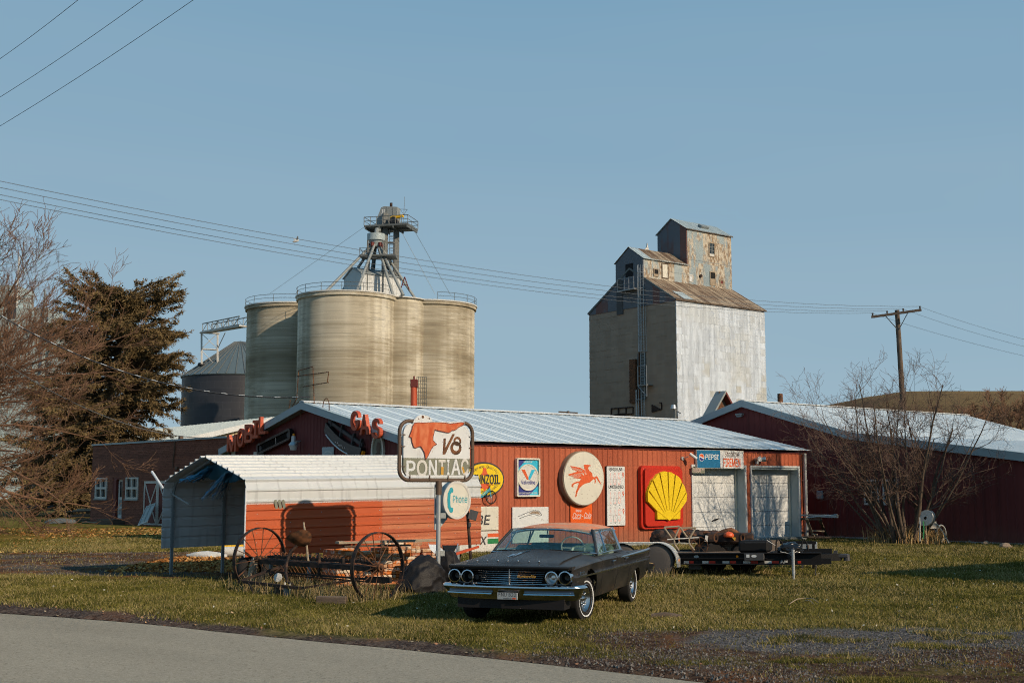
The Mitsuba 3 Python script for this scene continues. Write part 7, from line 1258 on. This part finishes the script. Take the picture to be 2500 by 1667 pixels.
def wire(name,label,p,q,sag,r=0.012,n=24,m='wire_grey',group=None):
    t=np.linspace(0,1,n)[:,None]; P=np.asarray(p)*(1-t)+np.asarray(q)*t; P[:,2]-=sag*4*(t*(1-t))[:,0]; return solo(name,label,'wire',tube(P,r,4),m,smooth=True,group=group)
E1=[at(-330,372,33.0),at(-330,388,33.4),at(-330,406,33.6),at(-330,418,34.0)]
LB_=['topmost power line crossing the sky from the left edge to the utility pole','second power line from the top across the sky to the utility pole','third power line from the top across the sky to the utility pole','lowest power line across the sky to the utility pole']
for i,(p,q) in enumerate(zip(E1,[ins[3],ins[2],ins[1],ins[0]])): wire('power_line',LB_[i],p,q+[0,0,0.22],1.15,0.009,group='power lines to the utility pole')
for i,(q,u,v) in enumerate(((ins[3],2720,874),(ins[2],2720,893),(ins[0],2720,912))): wire('power_line',('upper of the three thin lines running right from the pole','middle of the three thin lines running right from the pole','lower of the three thin lines running right from the pole')[i],q+[0,0,0.2],at(u,v,70),0.3,0.008,group='power lines right of the utility pole')
for i,((u0,v0),(u1,v1)) in enumerate((((-120,222),(300,-90)),((-120,309),(465,-85)),((-120,378),(605,-93)))): wire('overhead_line',('upper left corner line nearest the corner','middle of the three lines across the upper left corner','lowest of the three lines across the upper left corner')[i],at(u0,v0,24),at(u1,v1,17),0.1,0.006,group='overhead lines in the upper left corner')
sv=[at(-60,732,42.0),onp(757,976,Q0+b_*0,a_)]; wire('service_cable','twisted service cable with pale stripes running down to the workshop peak',sv[0],sv[1]+[0,0,0.1],1.0,0.022,40,'charcoal')
t=np.linspace(0,1,60)[:,None]; P=sv[0]*(1-t)+(sv[1]+[0,0,0.1])*t; P[:,2]-=4*(t*(1-t))[:,0]; gl=[]
for k in range(2,58,3): gl.append(tube([P[k]+[0,-0.02,0.015],P[k+1]+[0,-0.02,0.015]],0.014,4))
part('service_cable','pale_strand',cat(gl),'white'); wire('service_cable','thin lower cable running from the left down to the brick building roof',at(-60,838,44),at(562,1066,62.0),1.1,0.020,30)
pp=thing('utility_pole','small distant pole with crossarms above the workshop roof','utility pole'); p=at(1387,1003,150); part(pp,'pole',rod([p[0],p[1],0],p,0.18,6),'wood_dark'); part(pp,'crossarm',cat(bar(p+[-1.2,0,-0.1],p+[1.2,0,-0.25],0.12,0.16),bar(p+[-0.9,0,-0.55],p+[0.9,0,-0.65],0.12,0.14)),'wood_dark')
st_=thing('yard_lamp','grey street lamp on a pole before the corner of the grain elevator','street lamp'); p=at(1648,1000,64.0); part(st_,'pole',rod([p[0],p[1],0],p+[0,0,0.1],0.07,8),'grey_dark'); part(st_,'lamp_head',mv(lathe([(0,0.14),(0.10,0.12),(0.15,-0.02),(0.16,-0.10),(0,-0.10)],14),frame(p+[-0.08,0,0.15],[1,0,0],[0,1,0])),'galv',smooth=40); part(st_,'arm',rod(p+[0,0,0.0],p+[0.3,0,-0.2],0.03,5),'grey_dark')
wire('yard_cable','cable from the workshop roof to the yard lamp pole',onp(1560,1020,Q0+b_*WB/2,b_),p+[-0.05,0,-0.75],0.15,0.022,16,'white_dull')
ch=thing('flue_stack','rusty flue stack on a flat roof behind the right barn','chimney'); p=at(1905,985,76.0); part(ch,'pipe',cyl(p,p+[0,0,0.62],0.17,0.17,14),'rust',smooth=50); part(ch,'roof_slab',mv(bx(-1.0,0.65,-1,1,-0.28,0.0),frame(p,[1,0,0],[0,1,0])),'grey'); part(ch,'base',mv(bx(-0.9,0.55,-0.9,0.9,-p[2],-0.28),frame(p,[1,0,0],[0,1,0])),'grey')
bi=thing('bird','small pale bird flying left of the silo tower','bird'); p=at(722,589,72.0); part(bi,'body',mv(trimesh.creation.icosphere(subdivisions=2),frame(p,[0.20,0,0.05],[0,0.08,0],[0,0,0.075])),'white_dull',smooth=True); part(bi,'wing',mv(ext(Polygon([(0.02,0),(0.12,0.02),(0.16,0.24),(0.10,0.34),(0.04,0.2)]),0.015),frame(p,[1,0,0.1],[0.1,-0.55,0.85])),'grey'); part(bi,'wing',mv(ext(Polygon([(0.02,0),(0.12,0.02),(0.10,0.26),(-0.02,0.36),(-0.02,0.18)]),0.015),frame(p,[1,0,0.1],[-0.5,0.6,0.55])),'white_dull')
# house outside the frame whose gable shades the lawn on the right
oh=thing('neighbour_house','plain gabled house standing beside the lawn to the right','house'); cot=1/math.tan(math.radians(26)); sd=np.array([0.766,-0.643]); tip=gnd(2128,1401)[:2]; HA_=6.0; apx=np.array([*(tip+sd*HA_*cot),0]); FO=frame(apx,-b_,z_)
part(oh,'wall',mv(ext(Polygon([(-4.2,0),(4.2,0),(4.2,3.4),(0,HA_-0.1),(-4.2,3.4)]),14,-14),FO),'plaster')
for sg in (-1,1): part(oh,'roof',mv(ext(Polygon([(0,HA_),(sg*4.7,3.05),(sg*4.7,3.2),(0,HA_+0.15)]),14.8,-14.4),FO),'grey_dark')
part(oh,'window',mv(bx(-0.6,0.6,1.0,2.3,0.0,0.05),FO),'glass_dark'); part(oh,'door',mv(bx(1.6,2.5,0,2.05,0.0,0.05),FO),'white_dull')
# ------------------------------------------------------------------ vegetation
def tri_soup(V,C): # V (n,3,3), C (n,3) -> mesh + colours
    n=len(V); return trimesh.Trimesh(V.reshape(-1,3),np.arange(3*n).reshape(-1,3),process=False), np.repeat(C,3,axis=0)
def sort_soup(V,C): return tri_soup(V,C)
rv=np.random.default_rng(77)
def in_lawn(x,y):
    """1 where grass grows thickly, 0 on road, drive and verge (same areas as the ground material)."""
    p=np.stack([x,y,0*x],-1); w=meshkit.fbm(p*0.9,3,seed=31)-0.5; w2=meshkit.fbm(p*np.array([0.8,1.6,1]),3,seed=33)
    d=(y-edge_y(x)); g=np.clip((d-0.35-w*0.9)/0.5,0,1)
    ss=lambda a,b,t: (lambda q:q*q*(3-2*q))(np.clip((t-a)/(b-a),0,1))
    strip=ss(2.75,2.05,(y-17.0-0.06*(x-2.0))+2.4+w*1.1)*ss(-0.8,1.6,x+w)*ss(18.6,17.4,y+w*0.6-0.17*(x-2.0))
    drive=ss(-5.3,-6.4,x-w*1.2)*ss(24.4,25.6,y+w*1.6+0.30*(x+7.0))*ss(38.6,36.8,y+w*1.4)
    under=ss(24.4,25.4,y+w)*ss(33.5,32.0,y+w)*ss(-9.0,-8.0,x)*ss(-2.2,-3.6,x-0.2*(y-26)+w)
    g=g*(1-0.97*strip*np.where(w2>0.60,0.45,1))*(1-0.97*np.maximum(drive,under))
    return g
n=1300000; yy=12.3+33.5*rv.random(n)**1.55; xx=(rv.random(n)*2-1)*(0.445*yy+0.8)
keep=rv.random(n)<in_lawn(xx,yy); 
# nothing grows inside the barn
s_=(xx-Q0[0])*a_[0]+(yy-Q0[1])*a_[1]; t_=(xx-Q0[0])*b_[0]+(yy-Q0[1])*b_[1]; keep&=~((s_>-0.1)&(s_<LB+0.1)&(t_>-0.1)); s2=(xx-O2[0])*a_[0]+(yy-O2[1])*a_[1]; keep&=s2<0.0
xx,yy=xx[keep],yy[keep]; zz=gh(xx,yy); n=len(xx)
pp_=np.stack([xx,yy,0*xx],-1); patch1=meshkit.fbm(pp_*1.3,3,seed=41); patch2=meshkit.fbm(pp_*0.45,3,seed=43); cl=meshkit.fbm(pp_*4.0,2,seed=45)
hgt=(0.022+0.034*rv.random(n))*(0.55+1.0*np.clip(cl*1.6-0.3,0,1))*(0.8+0.6*patch2)*(1+0.012*(yy-15)); wid=0.0042*(1+0.055*(yy-12))*(0.7+0.6*rv.random(n)); an=rv.random(n)*2*np.pi; le=rv.normal(0,0.6,(n,2))*hgt[:,None]
bx_,by_=np.cos(an)*wid,np.sin(an)*wid
V=np.empty((n,3,3)); V[:,0]=np.stack([xx-bx_,yy-by_,zz-0.01],-1); V[:,1]=np.stack([xx+bx_,yy+by_,zz-0.01],-1); V[:,2]=np.stack([xx+le[:,0],yy+le[:,1],zz+hgt],-1)
g0,g1,g2=np.array([0.062,0.064,0.015]),np.array([0.195,0.172,0.045]),np.array([0.34,0.27,0.125])
k=np.clip((patch1-0.3)*1.6+rv.normal(0,0.22,n),0,1)[:,None]; C=g0*(1-k)+g1*k; st=(rv.random(n)<(0.10+0.55*np.clip(patch2*1.5-0.45,0,1)))[:,None]; C=np.where(st,g2*(0.7+0.5*rv.random((n,1))),C)*(0.8+0.4*rv.random((n,1)))
m_,c_=tri_soup(V,C); struct('grass',m_,'vertex_matte',kind='stuff',label='short winter grass with dry straw patches on the lawn',color=c_)
# longer dry weeds round the rake, the trailer wheels, the bush and the poles
def weeds(name,label,pts,n,spread,h0,h1,cols,seed,wid=0.006):
    r=np.random.default_rng(seed); Vs=[];Cs=[]
    for c in pts:
        c=np.asarray(c,float)
        for q in range(n):
            o=r.normal(0,1,2)*spread; x,y=c[0]+o[0],c[1]+o[1]; z=float(gh(x,y)); h=h0+(h1-h0)*r.random()**1.5; an=r.random()*6.28; l=r.normal(0,0.28,2)*h; w=wid*(0.7+0.6*r.random()); dx,dy=math.cos(an)*w,math.sin(an)*w
            p0=np.array([x,y,z-0.02]); p1=p0+[l[0]*0.4,l[1]*0.4,h*0.6]; p2=p0+[l[0],l[1],h*(1-0.15*r.random())]; d=np.array([dx,dy,0]); col=np.array(cols[r.integers(0,len(cols))])*(0.7+0.6*r.random())
            Vs += [[p0-d,p0+d,p1+d*0.7],[p0-d,p1+d*0.7,p1-d*0.7],[p1-d*0.7,p1+d*0.7,p2]]; Cs += [col]*3
    m,c=tri_soup(np.array(Vs),np.array(Cs)); return struct(name,m,'vertex_matte',kind='stuff',label=label,color=c)
dry=[(0.30,0.22,0.11),(0.22,0.16,0.08),(0.38,0.30,0.17),(0.13,0.12,0.04)]
rk_line=[hl*(1-t)+hr*t-[0,0,0.6]+axn*o for t in np.linspace(-0.02,1.02,24) for o in (-0.4,0.0,0.4)]
weeds('dry_weeds','dry tall weeds growing through the hay rake',rk_line,46,0.16,0.08,0.42,dry,5,0.0045)
weeds('dry_weeds','dry grass along the foot of the shelter, heap and car',[gnd(u,v) for u,v in ((480,1408),(520,1420),(560,1430),(600,1442),(985,1455),(1020,1458),(1060,1452),(1100,1478),(1135,1486),(1180,1488),(1240,1492),(1300,1494),(1340,1496),(1400,1502),(1425,1503),(1450,1482),(1480,1472),(1530,1458),(1548,1452))],60,0.14,0.04,0.16,dry,6,0.004)
weeds('dry_weeds','dry grass round the trailer wheels',[gnd(u,v) for u,v in ((1575,1408),(1590,1410),(1610,1410),(1630,1408),(1650,1402),(1665,1398),(1690,1402),(1720,1402),(1750,1402),(1790,1401),(1830,1401),(1860,1400))],60,0.15,0.06,0.30,dry,7,0.006)
weeds('dry_weeds','two tall dry stalks in front of the car bumper',[gnd(1323,1500),gnd(1335,1504)],4,0.03,0.30,0.50,[(0.30,0.20,0.12)],8,0.006)
weeds('dry_weeds','straw-coloured tufts at the foot of the bare bush',[gnd(u,v) for u,v in ((2145,1327),(2160,1328),(2230,1328),(2250,1330),(2270,1330),(2285,1329),(2215,1330))],150,0.20,0.2,0.85,[(0.42,0.27,0.12),(0.34,0.22,0.10),(0.5,0.36,0.18)],9,0.010)
weeds('dry_weeds','grass along the workshop and barn walls',[Q0+a_*s-b_*0.1 for s in np.linspace(0.5,17.4,30)]+[O2-b_*s-a_*0.08 for s in np.linspace(-3,9.5,20)],26,0.10,0.04,0.18,dry,10,0.007)
# fallen leaves, straw and stones
def litter(name,label,n,fx,fy,cols,size,seed,mask=None,zoff=0.012):
    r=np.random.default_rng(seed); x,y=fx(r,n),fy(r,n)
    if mask is not None: kp=mask(x,y,r); x,y=x[kp],y[kp]
    n=len(x); z=gh(x,y)+zoff*r.random(n); an=r.random(n)*6.28; s=size*(0.5+r.random(n)); u=np.stack([np.cos(an)*s,np.sin(an)*s,r.normal(0,0.35,n)*s],-1); v=np.stack([-np.sin(an)*s*0.6,np.cos(an)*s*0.6,r.normal(0,0.35,n)*s],-1); c=np.stack([x,y,z+0.006],-1)
    V=np.concatenate([np.stack([c-u,c+v,c+u],1),np.stack([c-u,c+u,c-v],1)]); C=np.array(cols)[r.integers(0,len(cols),n)]*(0.65+0.6*r.random((n,1))); C=np.concatenate([C,C])
    m,cc=tri_soup(V,C); return struct(name,m,'vertex_matte',kind='stuff',label=label,color=cc)
lc=[(0.42,0.24,0.07),(0.34,0.16,0.05),(0.48,0.32,0.12),(0.26,0.11,0.04)]
litter('fallen_leaves','yellow-brown fallen leaves on the far left lawn',26000,lambda r,n:-30+24*r.random(n),lambda r,n:37+22*r.random(n),lc,0.045,11,lambda x,y,r:(x<-0.19*y-0.5)&(r.random(len(x))<np.clip(meshkit.fbm(np.stack([x,y,0*x],-1)*0.25,3,seed=51)*2.6-0.75,0.05,1)))
litter('fallen_leaves','rust-brown leaf drift under the metal shelter',9000,lambda r,n:-9.5+6.5*r.random(n),lambda r,n:28.5+5.5*r.random(n),[(0.40,0.17,0.05),(0.30,0.12,0.04),(0.46,0.25,0.09)],0.045,12)
litter('fallen_leaves','scattered dead leaves and straw along the road edge',9000,lambda r,n:-12+18*r.random(n),lambda r,n:11+16*r.random(n),[(0.36,0.22,0.12),(0.24,0.13,0.08),(0.45,0.36,0.24),(0.14,0.08,0.05)],0.020,13,lambda x,y,r:(y-edge_y(x)>0.02)&(y-edge_y(x)<1.5*r.random(len(x))+0.1))
litter('fallen_leaves','a few pale leaves strewn over the front lawn',1200,lambda r,n:-11+24*r.random(n),lambda r,n:15+20*r.random(n),[(0.50,0.45,0.36),(0.42,0.30,0.18),(0.6,0.58,0.5)],0.020,14,lambda x,y,r:(in_lawn(x,y)>0.5),0.05)
def stones(name,label,n,fx,fy,mask,seed,s0,s1):
    r=np.random.default_rng(seed); x,y=fx(r,n),fy(r,n); kp=mask(x,y,r); x,y=x[kp],y[kp]; n=len(x)
    tet=np.array([[1,0,-0.5],[-0.5,0.87,-0.5],[-0.5,-0.87,-0.5],[0,0,0.8]]); fs=np.array([[0,1,3],[1,2,3],[2,0,3]])
    s=(s0+(s1-s0)*r.random(n)**3)[:,None,None]; an=r.random(n)*6.28; R=np.stack([np.stack([np.cos(an),-np.sin(an),0*an],-1),np.stack([np.sin(an),np.cos(an),0*an],-1),np.stack([0*an,0*an,1+0*an],-1)],1)
    P=np.einsum('nij,kj->nki',R,tet)*s*(0.7+0.6*r.random((n,4,1)))+np.stack([x,y,gh(x,y)+0.002],-1)[:,None]; V=P[:,fs].reshape(-1,3,3); C=np.repeat(np.array([(0.075,0.068,0.066),(0.12,0.11,0.105),(0.17,0.16,0.15),(0.10,0.075,0.06)])[r.integers(0,4,n)]*(0.7+0.6*r.random((n,1))),3,axis=0)
    m,cc=tri_soup(V,C); return struct(name,m,'vertex_matte',kind='stuff',label=label,color=cc)
def smask(x,y,r):
    w=meshkit.fbm(np.stack([x,y,0*x],-1)*0.7,3,seed=61); d=y-edge_y(x); return (d>0.03)&(y<17.9+0.17*(x-2)+0.3*(w-0.5))&(x>-0.5)&(r.random(len(x))<np.clip((w-0.36)*3.2,0.06,1)*np.clip((x+0.5)/2.5,0.1,1))
stones('gravel','loose grey gravel on the verge at the lower right',75000,lambda r,n:-0.5+9.5*r.random(n),lambda r,n:10.5+8.8*r.random(n),smask,62,0.008,0.028)
stones('gravel','loose gravel on the drive by the shelter',16000,lambda r,n:-18+13*r.random(n),lambda r,n:24+14*r.random(n),lambda x,y,r:(in_lawn(x,y)<0.3)&(meshkit.fbm(np.stack([x,y,0*x],-1)*0.6,2,seed=64)>0.5),63,0.012,0.035)
stones('gravel','crumbs of asphalt and grit along the road edge',9000,lambda r,n:-12+15*r.random(n),lambda r,n:11+16*r.random(n),lambda x,y,r:(y-edge_y(x)>-0.15)&(y-edge_y(x)<0.35*r.random(len(x))),65,0.005,0.016)
# ---- trees
def limb_tree(start,dirs,params,rnd):
    """Recursive branching; returns a list of (points, radii, level)."""
    out=[]
    def grow(p,d,L,r,lev):
        k=params['segs'][lev]; pts=[p]; rad=[r]; d=d/np.linalg.norm(d)
        for i in range(k):
            d=d+rnd.normal(0,params['wob'][lev],3)+np.array([0,0,params['up'][lev]])/k; d/=np.linalg.norm(d); p=p+d*L/k; pts.append(p); rad.append(max(r*(1-(i+1)/k*params['taper'][lev]),params['rmin']))
        out.append((np.array(pts),np.array(rad),lev))
        if lev+1<len(params['n']):
            nchild=rnd.poisson(params['n'][lev+1]*min(1.0,L/params['len'][lev])) if lev else params['n'][1]
            for q in range(int(nchild)):
                t=params['from'][lev]+(1-params['from'][lev])*rnd.random(); i=min(int(t*k),k-1); f=t*k-i; pp=pts[i]*(1-f)+pts[i+1]*f; dd=pts[i+1]-pts[i]; dd/=np.linalg.norm(dd)
                s=rnd.normal(0,1,3); s-=dd*(s@dd); s/=np.linalg.norm(s)+1e-9; an=math.radians(params['ang'][lev+1])*(0.7+0.6*rnd.random()); nd=dd*math.cos(an)+s*math.sin(an)
                grow(pp,nd,params['len'][lev+1]*(0.45+0.75*rnd.random())*(1-0.35*t),max(rad[i]*params['rr'][lev+1],params['rmin']),lev+1)
    for p,d,L,r in dirs: grow(np.asarray(p,float),np.asarray(d,float),L,r,0)
    return out
def branches_mesh(bl,sides):
    ms=[]; V=[];Fc=[];o=0
    for pts,rad,lev in bl:
        n=sides[lev]; k=len(pts); tg=np.gradient(pts,axis=0); tg/=np.linalg.norm(tg,axis=1,keepdims=True)+1e-9; ref=np.array([0.31,0.22,0.92]) if abs(tg[0,2])<0.8 else np.array([1.0,0.1,0]); x=np.cross(tg,ref); x/=np.linalg.norm(x,axis=1,keepdims=True)+1e-9; y=np.cross(tg,x); t=np.arange(n)/n*2*np.pi
        V.append((pts[:,None]+rad[:,None,None]*(np.cos(t)[None,:,None]*x[:,None]+np.sin(t)[None,:,None]*y[:,None])).reshape(-1,3))
        i,q=np.meshgrid(np.arange(k-1),np.arange(n),indexing='ij'); w=(q+1)%n; a0=o+i*n+q; a1=o+i*n+w; b0=a0+n; b1=a1+n; Fc.append(np.stack([a0,a1,b1],-1).reshape(-1,3)); Fc.append(np.stack([a0,b1,b0],-1).reshape(-1,3)); o+=k*n
    return trimesh.Trimesh(np.vstack(V),np.vstack(Fc),process=False)
# bare bush on the right
rb_1=np.random.default_rng(101); base=gnd(2208,1329)
stems=[]
for q in range(24):
    an=rb_1.random()*6.28; tilt=abs(rb_1.normal(0.34,0.20)); p=base+np.array([0.55*math.cos(an)*rb_1.random()**0.5*1.2,0.4*math.sin(an),-0.05]); stems.append((p,[math.cos(an)*tilt*1.15,math.sin(an)*tilt*0.8,1.0],3.7+2.1*rb_1.random(),0.036+0.040*rb_1.random()))
prm=dict(n=[1,8,8,6],segs=[9,7,5,4],wob=[0.07,0.13,0.16,0.2],up=[0.25,0.30,0.22,0.10],taper=[0.75,0.8,0.8,0.7],rmin=0.0043,len=[4.2,2.5,1.10,0.55],ang=[0,46,44,48],rr=[1,0.5,0.5,0.55],**{'from':[0.28,0.2,0.15,0]})
bl=limb_tree(None,stems,prm,rb_1)
bush=thing('bare_bush','large bare many-stemmed bush standing before the right barn','bush')
part(bush,'trunk',branches_mesh([b for b in bl if b[2]==0],[8,5,3,3]),'bark',smooth=True); part(bush,'limb',branches_mesh([b for b in bl if b[2]==1],[8,5,3,3]),'twig_brown',smooth=True,kind='stuff'); part(bush,'twigs',branches_mesh([b for b in bl if b[2]>=2],[8,5,3,3]),'twig_brown',kind='stuff')
# bare tree at the left edge
rb_2=np.random.default_rng(202); tb=np.array([-25.0,50.0,0])
bl2=[(np.array([tb-[0,0,0.2],tb+[0.1,0,2.0],tb+[0.0,0.1,4.2],tb+[0.25,0,6.0],tb+[0.2,0.1,7.4]]),np.array([0.48,0.40,0.34,0.24,0.12]),0)]
prm2=dict(n=[1,13,9,5],segs=[10,7,5,4],wob=[0.055,0.10,0.12,0.15],up=[0.55,0.55,0.45,0.2],taper=[0.88,0.85,0.8,0.7],rmin=0.0085,len=[8.2,3.2,1.45,0.7],ang=[0,42,34,34],rr=[1,0.42,0.48,0.5],**{'from':[0.20,0.15,0.10,0]})
for q in range(34):
    an=rb_2.normal(0.0,0.95) if q<26 else rb_2.random()*6.28; z0=2.2+4.3*rb_2.random(); el=(z0-4.4)*0.16+rb_2.normal(0.25,0.26); low=z0<4.2
    pm=dict(prm2); pm['up']=[(-0.35 if low else 0.45)+0.35*rb_2.normal(),0.35 if low else 0.5,0.35,0.2]
    bl2 += [(a1,b1,c1+1) for a1,b1,c1 in limb_tree(None,[(tb+[0.1,0,z0],[math.cos(an),math.sin(an)*0.8,el],6.0+3.6*rb_2.random(),0.07+0.06*rb_2.random())],pm,rb_2)]
lt=thing('bare_tree','reddish bare tree reaching in from the left edge before the spruce','tree')
part(lt,'trunk',branches_mesh([b for b in bl2 if b[2]==0],[12,6,4,3,3]),'bark',smooth=True); part(lt,'limb',branches_mesh([b for b in bl2 if b[2]==1],[12,6,4,3,3]),'twig_red',smooth=True,kind='stuff'); part(lt,'twigs',branches_mesh([b for b in bl2 if b[2]>=2],[12,6,4,3,3]),'twig_red',kind='stuff')
# spruce
rs=np.random.default_rng(303); SB=np.array([-29.8,84.0,0]); ST=np.array([-27.0,83.0,15.3])
sp_=thing('spruce','big shaggy dark spruce with an uneven top behind the brick building','tree')
axis=lambda t: SB*(1-t)+ST*t+np.array([0.5*math.sin(t*3),0,0])
part(sp_,'trunk',tube([axis(t)-[0,0,0.1] for t in np.linspace(0,1,14)],np.linspace(0.55,0.06,14),10),'bark',smooth=True)
Rl=lambda z: np.interp(z,[0.8,2.0,4.0,6.5,9.0,12.0,14.0,15.6],[3.9,5.6,6.1,5.6,5.2,4.6,4.1,2.4]); Rr=lambda z: np.interp(z,[0.8,2.2,2.8,5.0,8.0,10.5,13.0,15.0,15.8],[1.0,1.6,3.4,4.2,4.9,4.7,4.3,3.7,2.2])
NV=[];NC=[];bms=[]
g_d,g_m,g_l=np.array([0.050,0.038,0.022]),np.array([0.130,0.090,0.042]),np.array([0.23,0.165,0.08])
nbr=520
for q in range(nbr):
    t=0.05+0.94*((q+rs.random())/nbr)**0.92; p0=axis(t); z=p0[2]; an=rs.random()*6.28; cx=math.cos(an); R=(Rr(z) if cx>0 else Rl(z)); R=(R*abs(cx)+4.2*min(1,max(0.25,(16.4-z)/9))*(1-abs(cx)))*(0.50+0.62*rs.random()**0.7)
    k=8; droop=0.12+0.15*(1-z/16)+0.11*rs.normal(); upw=0.50*(z/16)**1.5+0.10*rs.normal(); cv=0.35*rs.normal()
    f=np.linspace(0,1,k+1); pts=p0+np.stack([np.cos(an+cv*f)*R*f,np.sin(an+cv*f)*R*f,R*(upw*f-droop*1.6*f*f+0.14*f**3)],-1)+rs.normal(0,0.06,(k+1,3))*f[:,None]
    bms.append((pts,np.linspace(0.07,0.012,k+1)*(0.5+R/6),0)); tone=np.clip(rs.normal(0.5,0.22),0,1)
    ns=int(52*R/4)+10; f=0.12+0.88*rs.random(ns)**0.72; i=np.minimum((f*k).astype(int),k-1); g=(f*k-i)[:,None]; c=pts[i]*(1-g)+pts[i+1]*g; d=pts[i+1]-pts[i]; d/=np.linalg.norm(d,axis=1,keepdims=True); sd_=np.cross(d,[0,0,1.0]); sd_/=np.linalg.norm(sd_,axis=1,keepdims=True)
    sgn=np.where(rs.random(ns)<0.5,1,-1)*(0.85*rs.random(ns)+0.1); L=(0.30+0.55*rs.random(ns))*(1.1-0.4*f); dirn=d*0.55+sd_*sgn[:,None]; dirn[:,2]+=-0.75*rs.random(ns)+0.30*(f>0.8); dirn/=np.linalg.norm(dirn,axis=1,keepdims=True)
    for b in range(8):
        c2=c+dirn*(L*b/8)[:,None]+rs.normal(0,0.05,(ns,3)); dd=dirn+rs.normal(0,0.5,(ns,3)); dd/=np.linalg.norm(dd,axis=1,keepdims=True); pr=np.cross(dd,rs.normal(0,1,(ns,3))); pr/=np.linalg.norm(pr,axis=1,keepdims=True)+1e-9; l=(0.12+0.15*rs.random(ns))[:,None]; w=(0.026+0.028*rs.random(ns))[:,None]
        NV.append(np.stack([c2-pr*w,c2+pr*w,c2+dd*l],1)); u_=np.clip(tone*0.6+0.4*rs.random(ns)+0.25*(f-0.5),0,1)[:,None]; NC.append(g_d*(1-u_)*(1-u_)+g_m*2*u_*(1-u_)+g_l*u_*u_)
m,c=tri_soup(np.concatenate(NV),np.concatenate(NC)); part(sp_,'crown',m,'vertex_matte',kind='stuff',color=c); part(sp_,'branch',branches_mesh(bms,[5]),'bark',kind='stuff')
# shrubs on the hill at the right
for q,(u,v,Y,sz) in enumerate(((2420,985,170,11),(2478,975,165,13),(2385,1012,150,8),(2545,990,160,12),(2300,1020,165,7))):
    r=np.random.default_rng(400+q); b=at(u,1062,Y); hgt_=float(at(u,v-52,Y)[2]-max(b[2],0)); b[2]=max(b[2]-1.0,0); 
    ds=[(b+np.array([r.normal(0,0.8),r.normal(0,0.8),0]),[r.normal(0,0.35),r.normal(0,0.3),1],hgt_*(0.55+0.3*r.random()),0.16) for _ in range(7)]
    pm=dict(n=[1,8,8,6],segs=[6,5,4,3],wob=[0.06,0.1,0.13,0.15],up=[0.1,0.3,0.3,0.2],taper=[0.8,0.85,0.8,0.6],rmin=0.022,len=[hgt_*0.7,hgt_*0.38,hgt_*0.18,hgt_*0.09],ang=[0,36,36,38],rr=[1,0.45,0.45,0.5],**{'from':[0.25,0.15,0.1,0]})
    bl3=limb_tree(None,ds,pm,r); lab=['tall bare brush clump on the slope near the right edge','bare brown brush clump at the right edge of the hill','low bare brush clump left of the tall ones on the hill','bare brush clump cut by the right edge of the frame','small bare brush behind the utility pole on the slope'][q]
    k_=thing('brush_clump',lab,'shrub'); part(k_,'stems',branches_mesh([x for x in bl3 if x[2]<=1],[4,3,3,3]),'twig_red',kind='stuff'); part(k_,'twigs',branches_mesh([x for x in bl3 if x[2]>1],[4,3,3,3]),'twig_red',kind='stuff')

# tree standing outside the frame on the right; its limbs shade the garage doors
rb_4=np.random.default_rng(505); ob=np.array([21.7,36.6,0]); 
pm=dict(n=[1,5,5,3],segs=[9,7,5,4],wob=[0.05,0.09,0.12,0.15],up=[0.35,0.45,0.4,0.2],taper=[0.8,0.85,0.8,0.7],rmin=0.009,len=[9.0,2.6,1.2,0.6],ang=[0,32,38,38],rr=[1,0.42,0.45,0.5],**{'from':[0.42,0.2,0.15,0]})
bl4=limb_tree(None,[(ob+np.array([rb_4.normal(0,0.35),rb_4.normal(0,0.35),-0.1]),[rb_4.normal(0,0.09),rb_4.normal(0,0.09),1],9.0+2.5*rb_4.random(),0.15+0.06*rb_4.random()) for _ in range(7)],pm,rb_4)
ot=thing('bare_tree','tall bare many-stemmed tree standing beside the lawn to the right','tree'); part(ot,'trunk',branches_mesh([b for b in bl4 if b[2]==0],[8,5,3,3]),'bark',smooth=True); part(ot,'twigs',branches_mesh([b for b in bl4 if b[2]>0],[8,5,3,3]),'twig_brown',kind='stuff')
